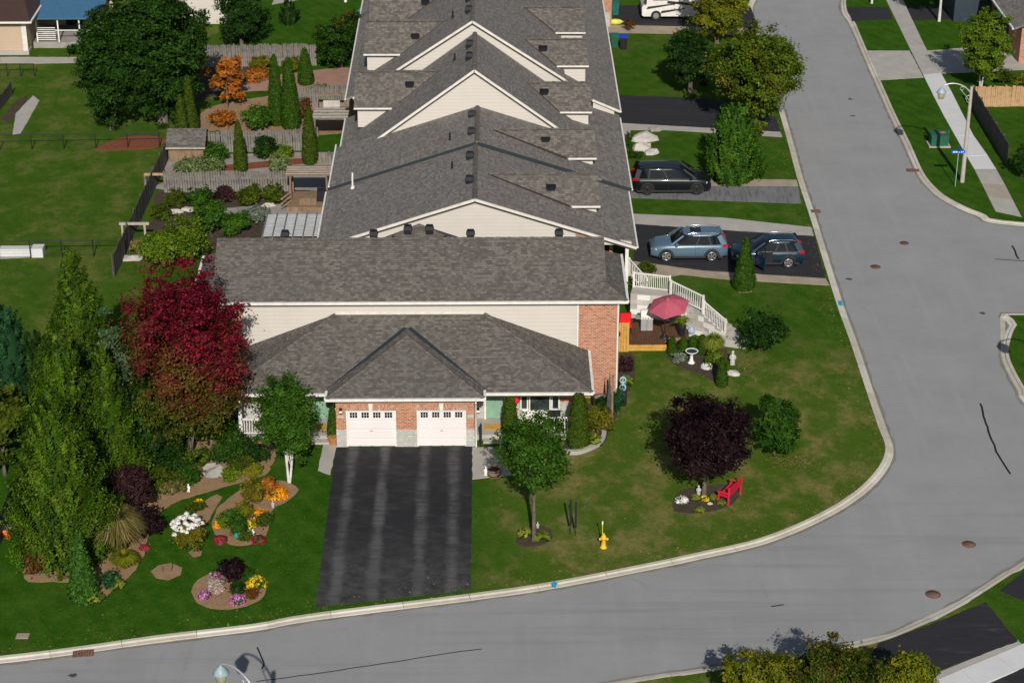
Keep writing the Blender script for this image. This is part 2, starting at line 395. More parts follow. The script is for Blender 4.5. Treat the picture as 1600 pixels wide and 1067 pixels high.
# ------------------------------------------------------------------ mesh helpers
class MB:
    def __init__(s):
        s.v = []; s.f = []; s.sm = []
    def add(s, vs, fs, smooth=False):
        b = len(s.v)
        s.v += [tuple(p) for p in vs]
        s.f += [tuple(b + i for i in f) for f in fs]
        s.sm += [smooth] * len(fs)
        return s
    def box(s, x0, x1, y0, y1, z0, z1):
        return s.add([(x0, y0, z0), (x1, y0, z0), (x1, y1, z0), (x0, y1, z0), (x0, y0, z1), (x1, y0, z1), (x1, y1, z1), (x0, y1, z1)],
                     [(0, 3, 2, 1), (4, 5, 6, 7), (0, 1, 5, 4), (1, 2, 6, 5), (2, 3, 7, 6), (3, 0, 4, 7)])
    def cbox(s, c, d):
        return s.box(c[0] - d[0] / 2, c[0] + d[0] / 2, c[1] - d[1] / 2, c[1] + d[1] / 2, c[2] - d[2] / 2, c[2] + d[2] / 2)
    def bar(s, a, b, wd, ht, upv=(0, 0, 1)):
        a = Vector(a); b = Vector(b); d = (b - a).normalized(); u = Vector(upv)
        if abs(d.dot(u)) > 0.98: u = Vector((0, 1, 0))
        r = d.cross(u).normalized() * (wd / 2); q = r.cross(d).normalized() * (ht / 2)
        vs = [a - r - q, a + r - q, a + r + q, a - r + q, b - r - q, b + r - q, b + r + q, b - r + q]
        return s.add(vs, [(3, 2, 1, 0), (4, 5, 6, 7), (0, 1, 5, 4), (1, 2, 6, 5), (2, 3, 7, 6), (3, 0, 4, 7)])
    def tube(s, pts, rad, n=8, caps=True):
        pts = [Vector(p) for p in pts]
        rs = rad if isinstance(rad, (list, tuple)) else [rad] * len(pts)
        vs = []; fs = []
        for i, p in enumerate(pts):
            d = (pts[min(i + 1, len(pts) - 1)] - pts[max(i - 1, 0)]).normalized()
            u = Vector((0, 0, 1)) if abs(d.z) < 0.95 else Vector((0, 1, 0))
            a = d.cross(u).normalized(); b = a.cross(d)
            for k in range(n):
                t_ = 2 * math.pi * k / n
                vs.append(p + (a * math.cos(t_) + b * math.sin(t_)) * rs[i])
        for i in range(len(pts) - 1):
            for k in range(n):
                fs.append((i * n + k, i * n + (k + 1) % n, (i + 1) * n + (k + 1) % n, (i + 1) * n + k))
        s.add(vs, fs, True)
        if caps:
            m_ = (len(pts) - 1) * n
            s.add(vs[:n], [tuple(range(n))]); s.add(vs[m_:], [tuple(range(n - 1, -1, -1))])
        return s
    def lathe(s, prof, c=(0, 0, 0), n=16):
        vs = []; fs = []
        for r_, z_ in prof:
            for k in range(n):
                t_ = 2 * math.pi * k / n
                vs.append((c[0] + r_ * math.cos(t_), c[1] + r_ * math.sin(t_), c[2] + z_))
        for i in range(len(prof) - 1):
            for k in range(n):
                fs.append((i * n + k, i * n + (k + 1) % n, (i + 1) * n + (k + 1) % n, (i + 1) * n + k))
        s.add(vs, fs, True)
        s.add(vs[:n], [tuple(range(n - 1, -1, -1))]); s.add(vs[-n:], [tuple(range(n))])
        return s
    def prism(s, poly, z0, z1):
        n = len(poly)
        a = sum(poly[i][0] * poly[(i + 1) % n][1] - poly[(i + 1) % n][0] * poly[i][1] for i in range(n))
        if a < 0: poly = poly[::-1]
        vs = [(x, y, z0) for x, y in poly] + [(x, y, z1) for x, y in poly]
        return s.add(vs, [tuple(range(n - 1, -1, -1)), tuple(range(n, 2 * n))] + [(i, (i + 1) % n, n + (i + 1) % n, n + i) for i in range(n)])
    def slab(s, pts, th=0.16):
        n = len(pts)
        vs = [tuple(p) for p in pts] + [(p[0], p[1], p[2] - th) for p in pts]
        nz = sum((pts[i][0] * pts[(i + 1) % n][1] - pts[(i + 1) % n][0] * pts[i][1]) for i in range(n))
        top = tuple(range(n)); bot = tuple(range(2 * n - 1, n - 1, -1)); sides = [(i, n + i, n + (i + 1) % n, (i + 1) % n) for i in range(n)]
        if nz < 0:
            top = top[::-1]; bot = bot[::-1]; sides = [q[::-1] for q in sides]
        return s.add(vs, [top, bot] + sides)
    def wall(s, poly_xz, y0, y1):      # polygon in the x-z plane, thickness in y
        n = len(poly_xz)
        a = sum(poly_xz[i][0] * poly_xz[(i + 1) % n][1] - poly_xz[(i + 1) % n][0] * poly_xz[i][1] for i in range(n))
        if a < 0: poly_xz = poly_xz[::-1]
        vs = [(x, y0, z) for x, z in poly_xz] + [(x, y1, z) for x, z in poly_xz]
        return s.add(vs, [tuple(range(n)), tuple(range(2 * n - 1, n - 1, -1))] + [(i, n + i, n + (i + 1) % n, (i + 1) % n) for i in range(n)])
    def mesh(s, name, mat):
        me = bpy.data.meshes.new(name)
        me.from_pydata(s.v, [], s.f)
        me.polygons.foreach_set('use_smooth', s.sm)
        uvl = me.uv_layers.new(name='UVMap')
        Z = Vector((0, 0, 1))
        vv = me.vertices
        for p in me.polygons:
            n = p.normal
            u = Vector((1, 0, 0)) if abs(n.z) > 0.999 else Z.cross(n).normalized()
            v = n.cross(u)
            for li in p.loop_indices:
                co = vv[me.loops[li].vertex_index].co
                uvl.data[li].uv = (co.dot(u), co.dot(v))
        me.materials.append(MATS[mat])
        return me

def link(name, me, parent=None, loc=None, rotz=0.0):
    o = bpy.data.objects.new(name, me)
    C.objects.link(o)
    if parent: o.parent = parent
    if loc: o.location = loc
    if rotz: o.rotation_euler = (0, 0, rotz)
    return o
def obj(name, mb, mat, parent=None, loc=None, rotz=0.0):
    return link(name, mb.mesh(name, mat), parent, loc, rotz)
def tag(o, label, cat, group=None):
    o['label'] = label; o['category'] = cat
    if group: o['group'] = group
    return o
def thing(name, label, cat, loc=(0, 0, 0), rotz=0.0, group=None):
    if len(loc) == 2: loc = (loc[0], loc[1], LZ)
    return tag(link(name, None, None, loc, rotz), label, cat, group)
def struct(name, mb, mat, parent=None, label=None):
    o = obj(name, mb, mat, parent)
    if not parent: o['kind'] = 'structure'
    if label: o['label'] = label
    return o
LZ = 0.115          # lawn level above the carriageway

def catmull(pts, step=0.5):
    out = []
    P = [pts[0]] + list(pts) + [pts[-1]]
    for i in range(1, len(P) - 2):
        p0, p1, p2, p3 = P[i - 1], P[i], P[i + 1], P[i + 2]
        n = max(1, int(math.dist(p1, p2) / step))
        for k in range(n):
            t = k / n
            out.append(tuple(0.5 * (2 * p1[j] + (p2[j] - p0[j]) * t + (2 * p0[j] - 5 * p1[j] + 4 * p2[j] - p3[j]) * t * t + (3 * p1[j] - p0[j] - 3 * p2[j] + p3[j]) * t ** 3) for j in (0, 1)))
    out.append(tuple(pts[-1]))
    return out
def offset(line, d, jit=0.0):
    out = []
    for i, p in enumerate(line):
        a = line[max(i - 1, 0)]; b = line[min(i + 1, len(line) - 1)]
        dx, dy = b[0] - a[0], b[1] - a[1]; L = math.hypot(dx, dy) or 1
        e = d + (random.uniform(-jit, jit) if jit else 0)
        out.append((p[0] - dy / L * e, p[1] + dx / L * e))
    return out
def blob_poly(poly, jit=0.08, step=0.35):
    pts = catmull(list(poly) + [poly[0]], step)[:-1]
    return [(x + random.uniform(-jit, jit), y + random.uniform(-jit, jit)) for x, y in pts]


# ------------------------------------------------------------------ ground, street, kerbs
BIG = 900
struct('ground', MB().add([(-BIG, -BIG, -0.08), (BIG, -BIG, -0.08), (BIG, BIG, -0.08), (-BIG, BIG, -0.08)], [(0, 1, 2, 3)]), 'grass')
kA = catmull([(-160, -38.0), (-100, -29.6), (-60, -24.3), (-40, -21.5), (-30, -20.15), (-25.5, -19.45)] + [(-21.44, -18.8), (-18.31, -18.15), (-14.72, -17.26), (-10.58, -16.41), (-8.07, -15.62), (-1.06, -14.09), (2.61, -13.17), (6.82, -11.75), (9.9, -10.61), (13.07, -9.28), (16.13, -7.08), (18.37, -4.78), (19.88, -2.44), (20.6, -0.33), (20.61, 2.07), (20.64, 7.01), (20.68, 11.71), (20.65, 16.77), (20.73, 22.23), (20.87, 30.22), (20.93, 36.82), (21.14, 43.39), (21.38, 53.28), (21.5, 63.65), (21.61, 73.57)] + [(24.5, 90), (26, 140), (28, 220)], 0.5)
kB = catmull([(42, 220), (37, 140), (34.5, 100)] + [(29.51, 77.04), (29.24, 69.73), (29.05, 62.02), (28.92, 54.61), (28.82, 48.44), (28.84, 43.31), (28.75, 37.89), (29.02, 35.14), (29.65, 32.92), (31.24, 30.43), (33.93, 28.62)] + [(52, 25.5), (90, 17.0), (160, 4)], 0.5)
kC = catmull([(160, -12), (90, 3.0), (46, 12)] + [(31.01, 15.8), (29.79, 14.19), (29.04, 12.44), (28.47, 10.34), (28.38, 8.15), (28.45, 6.1), (28.47, 4.7)] + [(30, 0.5), (34, -6), (42, -12), (80, -25), (160, -40)], 0.5)
kD = catmull([(160, -75), (80, -52), (50, -32)] + [(31.97, -0.25), (28.55, -6.0)] + [(24.9, -10.99), (23.79, -11.92), (22.12, -13.48), (20.35, -15.04), (18.69, -16.2), (17.09, -17.19), (15.2, -17.86), (9.37, -19.4), (6.7, -19.99), (4.88, -20.53)] + [(0, -21.7), (-20, -26.5), (-60, -34), (-160, -46)], 0.5)
struct('road', MB().add([(-160, -120, 0), (160, -120, 0), (160, 220, 0), (-160, 220, 0)], [(0, 1, 2, 3)]), 'road_asphalt')
def kerb(line, name, reverse_every=None):
    root = struct(name, MB().add([(p[0], p[1], 0.004) for p in line[::8]] + [(p[0], p[1], 0.004) for p in offset(line[::8], 0.3)],
                  [(i, i + 1, len(line[::8]) + i + 1, len(line[::8]) + i) for i in range(len(line[::8]) - 1)]), 'kerb_concrete')
    i = 0
    while i < len(line) - 1:
        seg = line[i:i + 7]
        if len(seg) < 2: break
        mid = seg[len(seg) // 2]
        if -40 < mid[0] < 60 and -40 < mid[1] < 100:
            L = [tuple(seg[0][j] + (seg[1][j] - seg[0][j]) * 0.04 for j in (0, 1))] + seg[1:]
            prof = [(0.0, 0.006), (0.03, 0.03), (0.2, 0.045), (0.25, 0.115), (0.42, 0.118), (0.44, 0.0)]
            rows = [[(q[0], q[1], z) for q in offset(L, d)] for d, z in prof]
            n = len(L); vs = [v for r_ in rows for v in r_]
            fs = [(a * n + k, a * n + k + 1, (a + 1) * n + k + 1, (a + 1) * n + k) for a in range(len(prof) - 1) for k in range(n - 1)]
            fs += [tuple(a * n for a in range(len(prof)))[::-1], tuple(a * n + n - 1 for a in range(len(prof)))]
            obj('kerb_segment', MB().add(vs, fs), random.choice(['kerb_concrete', 'kerb_concrete', 'kerb_pale']), root)
        i += 6
kerb(kA, 'kerb'); kerb(kB, 'kerb'); kerb(kC, 'kerb'); kerb(kD, 'kerb')
def lawn(line, closing, name):
    L = offset(line, 0.40, 0.06)
    struct(name, MB().prism(L + closing, -0.05, LZ), 'grass')
lawn(kA, [(-160, 220)], 'lawn')
lawn(kB, [(160, 220)], 'lawn')
lawn(kC, [], 'lawn')
lawn(kD, [(-160, -120), (160, -120)], 'lawn')
LAY = [0]
def rag(poly, jit=0.03, step=0.3):
    out = []
    for i in range(len(poly)):
        a, b = poly[i], poly[(i + 1) % len(poly)]; n = max(1, int(math.dist(a, b) / step))
        for k in range(n):
            e = jit if k else 0
            out.append((a[0] + (b[0] - a[0]) * k / n + random.uniform(-e, e), a[1] + (b[1] - a[1]) * k / n + random.uniform(-e, e)))
    return out
def sheet(name, poly, mat, lift=0.006, jit=0.0, label=None, th=0.05):
    LAY[0] = (LAY[0] + 1) % 5
    if name in ('driveway', 'path', 'driveway_border'): poly = rag(poly, 0.028 if 'border' not in name else 0.015)
    if jit: poly = blob_poly(poly, jit)
    z = LZ + lift + LAY[0] * 0.002
    return struct(name, MB().prism(poly, z - th, z), mat, None, label)
# front driveway and paths
sheet('driveway', [(-8.07, 0.05), (-1.06, 0.05), (-1.06, -13.35), (-8.06, -14.75)], 'drive_asphalt', 0.01)
sheet('path', [(-1.06, -0.04), (0.16, -0.06), (0.95, -2.89), (-1.04, -3.32)], 'concrete', 0.02)
sheet('path', [(-8.01, 0.03), (-8.07, -0.04), (-8.18, -2.8), (-8.83, -2.34), (-8.74, 0.17), (-9.01, 1.54), (-8.11, 1.53)], 'concrete', 0.02)
# right-hand driveways of the terrace (metres, running to the kerb)
sheet('driveway', [(9.08, 28.98), (20.29, 26.92), (20.1, 20.56), (12.87, 21.75), (8.68, 23.21)], 'black_asphalt', 0.01)
sheet('driveway_border', [(9.1, 30.66), (14.86, 29.96), (20.32, 28.35), (20.25, 26.92), (9.08, 28.98)], 'concrete', 0.016)
sheet('driveway_border', [(8.46, 22.74), (8.68, 23.21), (12.87, 21.75), (20.1, 20.56), (20.19, 19.55), (14.29, 20.43), (11.39, 21.2), (10.46, 20.75), (8.34, 20.77)], 'paver_tan', 0.016)
sheet('driveway', [(9.24, 35.57), (20.38, 35.23), (20.19, 32.25), (9.1, 33.35)], 'grey_asphalt', 0.01)
sheet('driveway_border', [(9.11, 37.05), (20.4, 36.36), (20.38, 35.23), (9.24, 35.57)], 'paver_tan', 0.016)
sheet('driveway', [(9.3, 53.13), (15.7, 52.5), (20.49, 48.4), (20.49, 45.41), (9.17, 47.33)], 'black_asphalt', 0.01)
sheet('driveway_border', [(9.17, 47.33), (20.49, 45.41), (20.46, 44.4), (12.36, 45.88), (9.86, 45.9), (9.74, 43.88), (8.98, 43.89)], 'concrete', 0.016)
sheet('driveway', [(10.2, 75.27), (21.61, 74.97), (21.65, 68.81), (9.92, 70.1)], 'black_asphalt', 0.01)
sheet('driveway_border', [(9.51, 70.1), (21.65, 68.81), (21.66, 67.17), (9.4, 67.95)], 'paver_tan', 0.016)
# across the street: boulevard crossings, sidewalk slabs
sheet('driveway', [(29.61, 74.54), (33.02, 74.5), (32.88, 71.22), (29.45, 70.74)], 'black_asphalt', 0.012)
sheet('driveway', [(29.5, 63.25), (32.81, 63.22), (32.75, 56.88), (29.35, 56.33)], 'concrete', 0.012)
sheet('driveway', [(34.35, 74.49), (44.53, 75.09), (43.74, 71.62), (34.37, 71.03)], 'black_asphalt', 0.012)
sheet('driveway', [(34.17, 63.21), (42.23, 65.02), (42.79, 58.84), (34.27, 57.74)], 'concrete', 0.012)
sw = struct('sidewalk', MB().prism([(33.77, 84.49), (33.22, 76.64), (33.02, 67.54), (32.81, 57.46), (32.66, 48.4), (32.68, 40.57), (32.72, 38.2), (32.57, 30.84), (34.05, 29.87), (34.22, 38.3), (33.97, 44.26), (34.23, 53.57), (34.25, 57.89), (34.22, 64.31), (34.64, 76.08), (34.79, 80.66)], -0.02, LZ + 0.004), 'concrete_old')
SL = [(33.77, 84.49), (33.22, 76.64), (33.14, 72.07), (33.02, 67.54), (32.9, 62.29), (32.81, 57.46), (32.72, 52.88), (32.66, 48.4), (32.67, 44.52), (32.68, 40.57), (32.72, 38.2), (32.67, 35.67), (32.62, 33.22), (32.57, 30.84)]
SR = [(35.22, 84.47), (34.64, 76.08), (34.4, 70.02), (34.22, 64.31), (34.21, 61.04), (34.25, 57.89), (34.23, 53.57), (34.1, 48.92), (33.98, 44.51), (34.16, 40.68), (34.2, 38.18), (34.18, 35.31), (34.11, 32.54), (34.05, 29.87)]
for i in range(len(SL) - 1):
    a, b, c, d = SL[i], SR[i], SR[i + 1], SL[i + 1]
    cx = sum(q[0] for q in (a, b, c, d)) / 4; cy = sum(q[1] for q in (a, b, c, d)) / 4
    poly = [(cx + (q[0] - cx) * 0.995, cy + (q[1] - cy) * 0.988) for q in (a, b, c, d)]
    obj('slab', MB().prism(poly, 0, LZ + 0.022 + 0.004 * (i % 3)), 'concrete_new' if 5 <= i <= 9 else random.choice(['concrete_old', 'concrete']), sw)
# bottom right, outside of the bend
sheet('driveway', [(16.9, -17.83), (19.36, -16.46), (22.32, -14.64), (23.07, -17.75), (19.03, -19.97), (17.14, -21.03), (15.19, -21.24)], 'black_asphalt', 0.01)
sheet('driveway', [(23.16, -13.7), (24.64, -12.1), (26.04, -11.23), (25.98, -13.94), (24.08, -14.56)], 'black_asphalt', 0.01)
sheet('driveway', [(21.11, -20.98), (22.9, -19.73), (24.87, -18.5), (25.03, -22.25), (21.16, -22.66)], 'black_asphalt', 0.01)
sheet('verge', [(18.79, -20.25), (23.09, -17.65), (23.21, -18.0), (18.9, -20.68)], 'concrete', 0.008)
sw2 = struct('sidewalk', MB().prism([(18.23, -21.04), (23.32, -17.9), (25.29, -16.78), (24.87, -18.5), (22.9, -19.73), (19.73, -21.74), (18.02, -22.18)], -0.02, LZ + 0.004), 'concrete_new')
TL = [(18.22, -21.09), (20.1, -19.89), (21.88, -18.81), (23.71, -17.66), (25.58, -16.53)]; TR = [(18.84, -22.1), (20.68, -21.07), (22.45, -20.01), (24.27, -18.88), (26.12, -17.78)]
for i in range(4):
    a, b, c, d = TL[i], TR[i], TR[i + 1], TL[i + 1]
    cx = sum(q[0] for q in (a, b, c, d)) / 4; cy = sum(q[1] for q in (a, b, c, d)) / 4
    obj('slab', MB().prism([(cx + (q[0] - cx) * 0.992, cy + (q[1] - cy) * 0.992) for q in (a, b, c, d)], 0, LZ + 0.03), 'concrete_new', sw2)
# planting beds
sheet('mulch_bed', [(-21.89, -11.45), (-21.31, -10.74), (-20.57, -9.05), (-18.76, -6.12), (-16.75, -4.91), (-15.05, -3.36), (-12.02, -1.66), (-11.29, -2.57), (-13.98, -4.32), (-15.72, -5.54), (-16.41, -7.34), (-16.45, -10.23), (-16.91, -12.16), (-17.8, -13.91), (-18.73, -14.43), (-19.18, -14.01), (-19.24, -12.68), (-19.94, -12.51), (-21.43, -12.44)], 'mulch', 0.02, 0.05)
sheet('mulch_bed', [(-16.84, -4.29), (-16.58, -2.71), (-15.21, -2.08), (-15.83, 0.24), (-14.26, 0.91), (-12.27, 0.89), (-11.22, 0.2), (-11.21, -1.66), (-12.13, -2.24), (-14.37, -3.69), (-16.04, -5.04)], 'mulch', 0.026, 0.05)
sheet('mulch_bed', [(-13.35, -8.43), (-13.59, -6.89), (-13.22, -5.44), (-12.47, -4.21), (-11.52, -3.53), (-10.41, -3.41), (-9.64, -4.24), (-10.24, -5.47), (-10.82, -6.32), (-10.78, -8.1), (-11.29, -9.14), (-12.32, -9.42)], 'mulch', 0.02, 0.05)
sheet('mulch_bed', [(-14.42, -8.42), (-14.52, -6.88), (-14.23, -5.43), (-13.68, -4.7), (-13.4, -4.95), (-13.58, -6.17), (-13.86, -7.48), (-13.98, -8.54)], 'mulch', 0.02, 0.05)
sheet('mulch_bed', [(-13.8, -13.37), (-13.63, -12.36), (-12.68, -11.66), (-11.16, -11.95), (-10.55, -12.77), (-10.48, -13.83), (-11.19, -14.61), (-12.46, -14.86), (-13.45, -14.27)], 'mulch', 0.02, 0.04)
sheet('mulch_bed', [(-15.91, -11.68), (-15.63, -11.13), (-15.06, -10.97), (-14.5, -11.36), (-14.48, -11.97), (-15.04, -12.39), (-15.6, -12.23)], 'mulch', 0.02, 0.03)
sheet('mulch_bed', [(-14.4, -10.02), (-14.13, -9.74), (-13.74, -9.97), (-13.76, -10.31), (-14.11, -10.42)], 'mulch', 0.02, 0.02)
sheet('soil_bed', [(8.71, -5.79), (9.18, -4.68), (10.01, -4.25), (11.31, -3.95), (12.23, -4.28), (11.94, -5.52), (10.91, -6.42), (9.63, -6.77), (8.87, -6.52)], 'soil', 0.02, 0.06)
sheet('soil_bed', [(1.07, -9.27), (1.26, -8.23), (2.07, -7.71), (2.74, -8.13), (2.78, -9.0), (2.25, -9.57), (1.49, -9.73)], 'soil', 0.02, 0.04)
sheet('soil_bed', [(9.58, 10.46), (10.64, 11.17), (13.0, 11.39), (12.8, 8.62), (12.23, 7.1), (11.44, 8.02), (10.29, 9.03)], 'soil', 0.02, 0.05)
sheet('soil_bed', [(6.81, 10.25), (7.83, 10.56), (7.69, 7.14), (7.08, 5.65), (6.59, 4.93), (6.57, 7.15)], 'soil', 0.02, 0.04)
sheet('soil_bed', [(3.62, 0.04), (4.61, 4.22), (6.55, 4.2), (6.4, 2.77), (5.83, 2.08), (5.8, 0.7), (5.08, -0.38), (3.92, -0.76)], 'soil', 0.02, 0.02)
sheet('soil_bed', [(14.49, 19.33), (15.08, 19.87), (15.66, 19.5), (15.41, 18.69), (14.68, 18.61)], 'mulch', 0.02, 0.03)
# terrace back gardens
sheet('garden_bed', [(-21.52, 31.72), (-21.44, 34.77), (-10.49, 34.21), (-10.33, 26.94), (-17.42, 25.03), (-20.81, 23.8), (-22.01, 26.06)], 'soil', 0.012, 0.05)
sheet('garden_path', [(-17.81, 30.09), (-17.58, 31.68), (-13.08, 32.49), (-10.66, 31.82), (-10.68, 29.7), (-13.84, 29.32)], 'stone', 0.03, 0.06)
sheet('garden_bed', [(-21.7, 36.68), (-22.25, 40.78), (-19.33, 41.35), (-10.95, 41.27), (-10.53, 34.88), (-21.47, 34.99)], 'patio_stone', 0.012, 0.03)
sheet('mulch_strip', [(-18.44, 39.31), (-12.67, 40.68), (-12.59, 39.73), (-18.12, 38.37)], 'mulch_red', 0.03, 0.04)
sheet('garden_bed', [(-21.26, 46.22), (-20.46, 50.96), (-15.08, 53.66), (-10.81, 53.61), (-10.55, 45.6)], 'mulch', 0.012, 0.03)
sheet('patio', [(-19.62, 56.11), (-16.88, 57.68), (-10.78, 59.54), (-10.56, 55.88), (-13.22, 55.47), (-14.25, 55.06), (-19.42, 54.26)], 'patio_red', 0.02, 0.04)
sheet('garden_bed', [(-22.03, 52.34), (-22.13, 61.01), (-18.0, 59.17), (-18.55, 55.1)], 'soil', 0.012, 0.04)
sheet('mulch_bed', [(-27.66, 42.41), (-26.03, 44.75), (-23.34, 44.85), (-23.17, 42.98), (-25.64, 42.27)], 'mulch_red', 0.012, 0.05)
sheet('patio', [(-18.29, 75.74), (-15.59, 77.5), (-13.69, 83.05), (-18.13, 83.1)], 'concrete', 0.012)
# neighbour's paths, top left
sheet('path', [(-33.81, 45.46), (-34.44, 49.76), (-33.93, 53.57), (-33.24, 52.46), (-33.26, 48.42), (-33.27, 45.71)], 'concrete', 0.012)
sheet('path', [(-38.21, 62.4), (-32.23, 62.34), (-31.99, 60.96), (-37.86, 60.72)], 'concrete', 0.012)
sheet('garden_bed', [(-35.33, 48.44), (-35.08, 51.79), (-34.31, 53.85), (-34.14, 51.78), (-34.5, 47.78)], 'soil', 0.014)
# road markings of time: sealed cracks, patches, covers
def ribbon(name, line, wd, mat, z=0.005):
    L = catmull(line, 0.4)
    L = [(x + random.uniform(-.025, .025), y + random.uniform(-.025, .025)) for x, y in L]
    a = offset(L, wd / 2); b = offset(L, -wd / 2); n = len(L)
    return struct(name, MB().add([(x, y, z) for x, y in a] + [(x, y, z) for x, y in b], [(i, n + i, n + i + 1, i + 1) for i in range(n - 1)]), mat)
for kl in (kA, kB, kC, kD):
    seg = [q for q in kl if -45 < q[0] < 60 and -45 < q[1] < 100]
    for d0, d1, zz in ((-0.02, -0.16, 0.0035),):
        a_ = [(x, y) for x, y in offset(seg, d0)]; b_ = offset(seg, d1, 0.07); n_ = len(seg)
        struct('gutter_dirt', MB().add([(x, y, zz) for x, y in a_] + [(x, y, zz) for x, y in b_], [(i, n_ + i, n_ + i + 1, i + 1) for i in range(n_ - 1)]), 'gutter_grit')
ribbon('crack_seal', [(26.14, 4.72), (26.01, 3.28), (25.96, 2.08), (25.87, 1.18), (25.91, 0.15), (25.83, -0.52), (25.9, -1.26), (25.99, -2.05), (26.08, -2.83)], 0.11, 'tar')
ribbon('crack_seal', [(-10.2, -20.24), (-8.31, -19.83), (-5.87, -19.24), (-3.67, -18.69), (-2.01, -18.22), (-0.55, -17.9)], 0.06, 'tar')
ribbon('crack_seal', [(12.57, -14.7), (13.17, -14.55)], 0.08, 'tar')
ribbon('crack_seal', [(32.48, 25.6), (32.5, 24.81), (32.41, 24.03), (32.46, 23.54)], 0.12, 'tar')
ribbon('crack_seal', [(31.0, 23.56), (31.76, 23.45), (32.71, 23.25)], 0.09, 'tar')
ribbon('crack_seal', [(-10.4, -17.65), (-10.13, -18.38), (-10.0, -18.87), (-10.04, -19.3)], 0.07, 'tar')
def cover(px, r, mat='rust_cover', label=''):
    t = thing('manhole_cover', label, 'manhole cover', (px[0], px[1], 0.003))
    obj('rim', MB().lathe([(r, 0), (r, 0.006), (r * 0.86, 0.007), (r * 0.86, 0.003)], n=24), 'rust_iron', t)
    lid = obj('lid', MB().lathe([(r * 0.85, 0), (r * 0.85, 0.008), (0.01, 0.009)], n=24), mat, t)
    g = MB()
    for i in range(-3, 4):
        h = math.sqrt(max(0, (r * .78) ** 2 - (i * r * .2) ** 2))
        g.cbox((i * r * 0.2, 0, 0.011), (r * 0.07, 2 * h, 0.006))
    obj('ridges', g, 'rust_iron', lid)
cover((22.61, -9.49), 0.33, label='manhole cover on the bend nearer the far kerb, upper of the two')
cover((20.09, -13.78), 0.36, label='manhole cover on the outside of the bend, lowest of the four')
cover((23.43, 22.49), 0.32, 'rust_iron', 'dark manhole cover at the junction opposite the parked cars')
cover((25.83, 26.06), 0.30, 'rust_iron', 'small manhole cover in the middle of the junction, the farthest one')
def drain(c, ang, label):
    t = thing('storm_drain', label, 'drain', (c[0], c[1], 0.012), ang)
    obj('frame', MB().box(-.45, .45, -.24, .24, 0, 0.045), 'rust_iron', t)
    for i in range(7):
        obj('bar', MB().box(-.38 + i * .12, -.33 + i * .12, -.19, .19, 0.045, 0.06), 'rust_cover', t)
drain((-17.95, -18.11), R(6), 'rusty storm drain grate at the kerb by the left front lawn')
drain((20.84, 31.17), R(0), 'rusty storm drain grate in the kerb below the van driveway')
drain((28.6, 38.24), R(-8), 'rusty storm drain grate at the kerb of the far corner')
for pts, lab in (([(20.36, 17.39), (20.63, 17.39), (20.54, 17.04), (20.62, 16.86), (20.31, 16.78)], 'blue paint mark sprayed on the kerb by the corner lawn'), ([(2.64, -12.9), (2.8, -12.69), (2.97, -12.9), (2.85, -13.01), (2.87, -13.23), (2.7, -13.17)], 'blue arrow painted on the kerb below the hydrant lawn')):
    tag(obj('paint_mark', MB().prism(pts, 0.11, 0.128), 'blue_paint'), lab, 'paint mark')
for c in ((26.49, 52.53), (26.13, 49.0), (21.56, 20.73), (28.56, 15.91), (-18.18, -19.69)):
    struct('road_patch', MB().prism([(c[0] + random.uniform(.08, .3) * math.cos(a), c[1] + random.uniform(.06, .25) * math.sin(a)) for a in [k * .7 for k in range(9)]], 0, 0.004), 'oil_dark')


# ------------------------------------------------------------------ buildings
def roof(house, pts, mat='shingles', th=0.16, name='roof'):
    return obj(name, MB().slab(pts, th), mat, house)
def bar_part(house, name, a, b, wd, ht, mat):
    return obj(name, MB().bar(a, b, wd, ht), mat, house)
def gutter(house, a, b, mat='white_trim'):
    k = 0.13 if house is not globals().get('terr') else 0.095
    return bar_part(house, 'gutter', a, b, k, k, mat)
def ridge_caps(house, a, b, n=None, mat='shingles'):
    a = Vector(a); b = Vector(b); L = (b - a).length; n = n or max(2, int(L / 0.3)); g = MB()
    d = (b - a) / n; side = Vector((-d.y, d.x, 0)).normalized() if abs(d.x) + abs(d.y) > 1e-6 else Vector((1, 0, 0))
    for i in range(n):
        p = a + d * i; q = a + d * (i + 0.97); e = 0.012 * (i % 2)
        g.add([p - side * .15 + Vector((0, 0, -.03 + e)), p + Vector((0, 0, .05 + e)), p + side * .15 + Vector((0, 0, -.03 + e)), q - side * .15 + Vector((0, 0, -.045 + e)), q + Vector((0, 0, .035 + e)), q + side * .15 + Vector((0, 0, -.045 + e))],
              [(0, 3, 4, 1), (1, 4, 5, 2), (0, 1, 2), (5, 4, 3)])
    return obj('ridge_cap', g, mat, house)
def vent(house, p, s=0.5, h=0.42):
    v = obj('roof_vent', MB().box(-s * .42, s * .42, -s * .42, s * .42, -0.2, h * .6), 'vent_black', house, p)
    obj('hood', MB().add([(-s / 2, -s / 2, h * .5), (s / 2, -s / 2, h * .5), (s / 2, s / 2, h * .5), (-s / 2, s / 2, h * .5), (-s * .36, -s * .36, h), (s * .36, -s * .36, h), (s * .36, s * .36, h), (-s * .36, s * .36, h)],
        [(3, 2, 1, 0), (4, 5, 6, 7), (0, 1, 5, 4), (1, 2, 6, 5), (2, 3, 7, 6), (3, 0, 4, 7)]), 'vent_black', v)
    return v
def boxvent(house, p):
    v = obj('attic_vent', MB().box(-.25, .25, -.22, .22, -0.12, 0.1), 'vent_black', house, p)
    obj('hood', MB().slab([(-.3, -.28, .12), (.3, -.28, .12), (.3, .28, .2), (-.3, .28, .2)], .06), 'vent_black', v)
